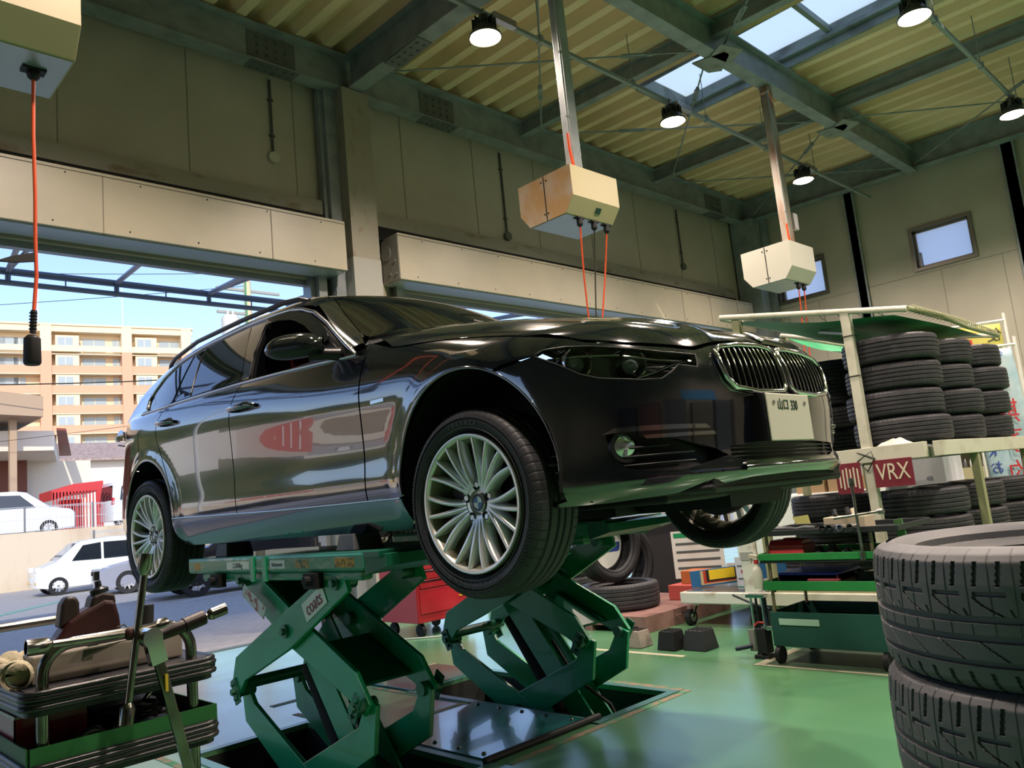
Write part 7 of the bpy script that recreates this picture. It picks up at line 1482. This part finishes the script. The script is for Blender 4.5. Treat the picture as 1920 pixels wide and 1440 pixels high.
# impact wrench standing on its battery side
t = thing('impact_wrench', 'dark red cordless impact wrench resting on the trolley', 'power tool', (.6, 2.2, .81)); M_dr = mat('dark_red_shell', '30100f', .4, noise=(9, '220b0b', .4, .7)); M_db = mat('brown_black_grip', '1f1512', .45)
b = MB(); b.prism([(.50, .842), (.52, .862), (.56, .88), (.585, .915), (.61, .93), (.665, .955), (.69, .95), (.70, .91), (.705, .862), (.70, .842)], lambda a, c: (a, 2.17, c), lambda a, c: (a, 2.235, c)); b.build('body_shell', M_dr, t, world=True, bevel=.012, seg=3)
b = MB(); b.prism([(.565, .90), (.572, .955), (.583, .972), (.604, .972), (.612, .955), (.612, .915)], lambda a, c: (a, 2.18, c), lambda a, c: (a, 2.225, c)); b.build('handle_grip', M_db, t, world=True, bevel=.008, seg=3)
b = MB(); b.prism([(.632, .935), (.64, .965), (.662, .972), (.69, .965), (.694, .94)], lambda a, c: (a, 2.175, c), lambda a, c: (a, 2.23, c)); b.build('gear_case', M_db, t, world=True, bevel=.006)
b = MB(); b.lathe([(0, 0), (.021, 0), (.021, .010), (.012, .014), (.008, .016), (.007, .03), (0, .03)], (.662, 2.20, .970), (-.15, 0, 1), 20).cbox((.655, 2.20, 1.012), (.012, .012, .022)); b.build('anvil', M_dtool, t, world=True, smooth=40)
b = MB(); b.tube([(.70, 2.17, .862), (.712, 2.16, .878), (.703, 2.155, .888), (.688, 2.16, .884)], .0022, 6); b.build('hook', M_steelb, t, world=True)
# gloves, spanners, sockets
def glove(lab, c, rz, seed):
    rnd = random.Random(seed); t = thing('work_glove', lab, 'glove', c, rz, 'beige work gloves on the trolley'); b = MB()
    b.grid(lambda u, v: ((.055+.008*math.sin(7*u+seed))*(u-.5)*1.6, .034*math.cos(2*math.pi*v)*max(0, 1-(2*u-1)**6)**.5, .026+.024*math.sin(2*math.pi*v)*max(0, 1-(2*u-1)**4)**.5+.006*math.sin(11*u+3*v)), 18, 18)
    b.build('palm', M_rag, t, smooth=70)
    for i, (y, l) in enumerate(((-.026, .045), (-.009, .055), (.009, .05), (.026, .04))):
        b = MB(); b.tube([(.034, y, .028), (.034+l*.5, y*1.15, .036+.006*rnd.random()), (.034+l, y*1.2, .022)], [.0105, .0105, .0085], 10); b.build('finger', M_rag, t, smooth=70)
    b = MB(); b.tube([(-.01, .028, .03), (.012, .05, .036), (.03, .058, .028)], [.011, .0105, .008], 10); b.build('thumb', M_rag, t, smooth=70)
    b = MB(); b.lathe([(.030, 0), (.033, .012), (.030, .024), (.027, .024)], (-.07, 0, .026), (1, 0, 0), 20); b.build('cuff', M_rag, t, smooth=60); return t
glove('beige work glove crumpled on the upper left of the trolley', (.475, 2.28, .803), R(30), 3); glove('beige work glove lying at the near left corner of the trolley', (.478, 2.10, .803), R(60), 8); glove('beige work glove behind the impact wrench', (.70, 2.36, .803), R(140), 5)
obj_thing('combination_spanner', 'steel combination spanner lying slanting beside the cross wrench', 'spanner', lambda b: (b.bar((.60, 2.03, .868), (.70, 2.05, .868), .010, .005), b.cyl((.70, 2.05, .866), (.70, 2.05, .872), .013, 16), b.cbox((.592, 2.028, .868), (.022, .018, .006))), M_steelb)
obj_thing('black_socket', 'tall black impact socket standing behind the cross wrench', 'socket', lambda b: (b.cyl((.742, 2.12, .803), (.742, 2.12, .885), .012, 16), b.cyl((.742, 2.12, .885), (.744, 2.12, .93), .0185, 18)), M_black, smooth=40)
obj_thing('clamp_bracket', 'brown bent steel clip lying at the right end of the trolley', 'clip', lambda b: (b.bar((.735, 2.06, .866), (.80, 2.08, .858), .03, .003), b.bar((.80, 2.08, .858), (.806, 2.08, .876), .03, .003)), mat('bronze_clip', '8a6c42', .35, .7))
obj_thing('cotton_rag', 'small crumpled rag behind the impact wrench', 'rag', lambda b: b.sph((.735, 2.26, .818), .024, 14, (1.2, 1.1, .7)), M_rag, smooth=60)
# chain hanging under the top tray
t = thing('hanging_chain', 'small steel chain hanging between the two trays at the right', 'chain', (.80, 2.16, .76))
for k in range(12):
    z = .748-.0125*k; b = MB(); a = k % 2*math.pi/2; b.tube([(.80+.0038*math.cos(q)*math.cos(a), 2.16+.0038*math.cos(q)*math.sin(a), z+.0085*math.sin(q)) for q in [i*math.pi/6 for i in range(12)]], .0013, 6, closed=True); b.build('link', M_steelb, t, world=True, smooth=60)
# things on the lower tray
t = thing('open_toolbox', 'open red steel toolbox on the lower tray at the left', 'toolbox', (.5, 2.2, .658)); M_tr = mat('toolbox_dark_red', '8f1424', .35, coat=.3)
b = MB(); b.box(.452, .60, 2.09, 2.095, .657, .735).box(.452, .455, 2.09, 2.38, .657, .735).box(.597, .60, 2.09, 2.38, .657, .735).box(.452, .60, 2.376, 2.38, .657, .735).box(.452, .60, 2.09, 2.38, .657, .66); b.build('box', M_tr, t, world=True)
b = MB(); b.box(.45, .462, 2.08, 2.39, .733, .739).box(.592, .604, 2.08, 2.39, .733, .739); b.build('steel_edge', M_steelb, t, world=True)
t = thing('tool_case', 'open black tool case on the lower tray behind the cross wrench', 'case', (.7, 2.4, .658)); b = MB(); b.box(.615, .81, 2.25, 2.55, .657, .685).box(.615, .81, 2.55, 2.56, .657, .735); b.build('shell', M_tray, t, world=True, bevel=.004)
obj_thing('blue_clamp_frame', 'blue grey steel clamp lying at the far end of the lower tray', 'clamp', lambda b: (b.cyl((.66, 2.60, .70), (.815, 2.42, .695), .010, 12), b.cyl((.72, 2.63, .69), (.82, 2.5, .69), .008, 12)), mat('clamp_blue', '38465e', .4, .5), smooth=40)
obj_thing('rubber_hammer', 'rubber headed hammer lying in the lower tray', 'hammer', lambda b: (b.cyl((.66, 2.05, .675), (.66, 2.12, .675), .020, 16), b.cyl((.66, 2.085, .675), (.78, 2.12, .672), .007, 10)), M_black, smooth=40)
obj_thing('shiny_sheet', 'curled silvery foil in the front of the lower tray', 'foil', lambda b: b.grid(lambda u, v: (.545+.085*u, 1.985+.05*v, .660+.028*math.sin(math.pi*u)*(.6+.4*v)+.008*math.sin(9*v)), 16, 10), M_csat, smooth=60)
for i, (x, y, z, l, m_, lab) in enumerate(((.50, 2.03, .664, .05, M_steelb, 'small steel bit lying at the left front of the lower tray'), (.70, 2.0, .664, .04, M_tbar, 'short chromed socket in the middle of the lower tray'), (.735, 2.02, .664, .05, M_csat, 'silver tipped pin near the breaker bar on the lower tray'), (.76, 2.2, .69, .05, M_tbar, 'steel punch poking out of the black case'), (.80, 2.25, .70, .06, M_steelb, 'steel rod at the right of the black case'))):
    obj_thing('small_tool', lab, 'tool', lambda b: b.cyl((x, y, z), (x+l*.8, y+l*.4, z+(.03 if i > 2 else 0)), .006, 12), m_, smooth=40)
obj_thing('black_pouch', 'round black pouch in the red toolbox', 'pouch', lambda b: b.sph((.525, 2.16, .70), .034, 20, (1, 1, 1.05)), M_black, smooth=70)
obj_thing('wiper_strip', 'black rubber cable coiled on the lower tray', 'cable', lambda b: b.tube([(.70+.06*math.cos(a*.4), 2.12+.05*math.sin(a*.4), .665+.001*a) for a in range(34)], .0055, 8), M_black, smooth=60)
# grey corner of a bench at the lower left edge
obj_thing('bench_corner', 'pale blue grey bench edge at the bottom left corner', 'bench', lambda b: b.add([(.10, 1.2, .60), (.345, 1.2, .60), (.345, 1.45, .60), (.10, 1.45, .60), (.10, 1.2, .655), (.345, 1.2, .655), (.345, 1.45, .655), (.10, 1.45, .655)], [(0, 3, 2, 1), (4, 5, 6, 7), (0, 1, 5, 4), (1, 2, 6, 5), (2, 3, 7, 6), (3, 0, 4, 7)]), mat('bench_pale', '8ea0a2', .5)) if False else None
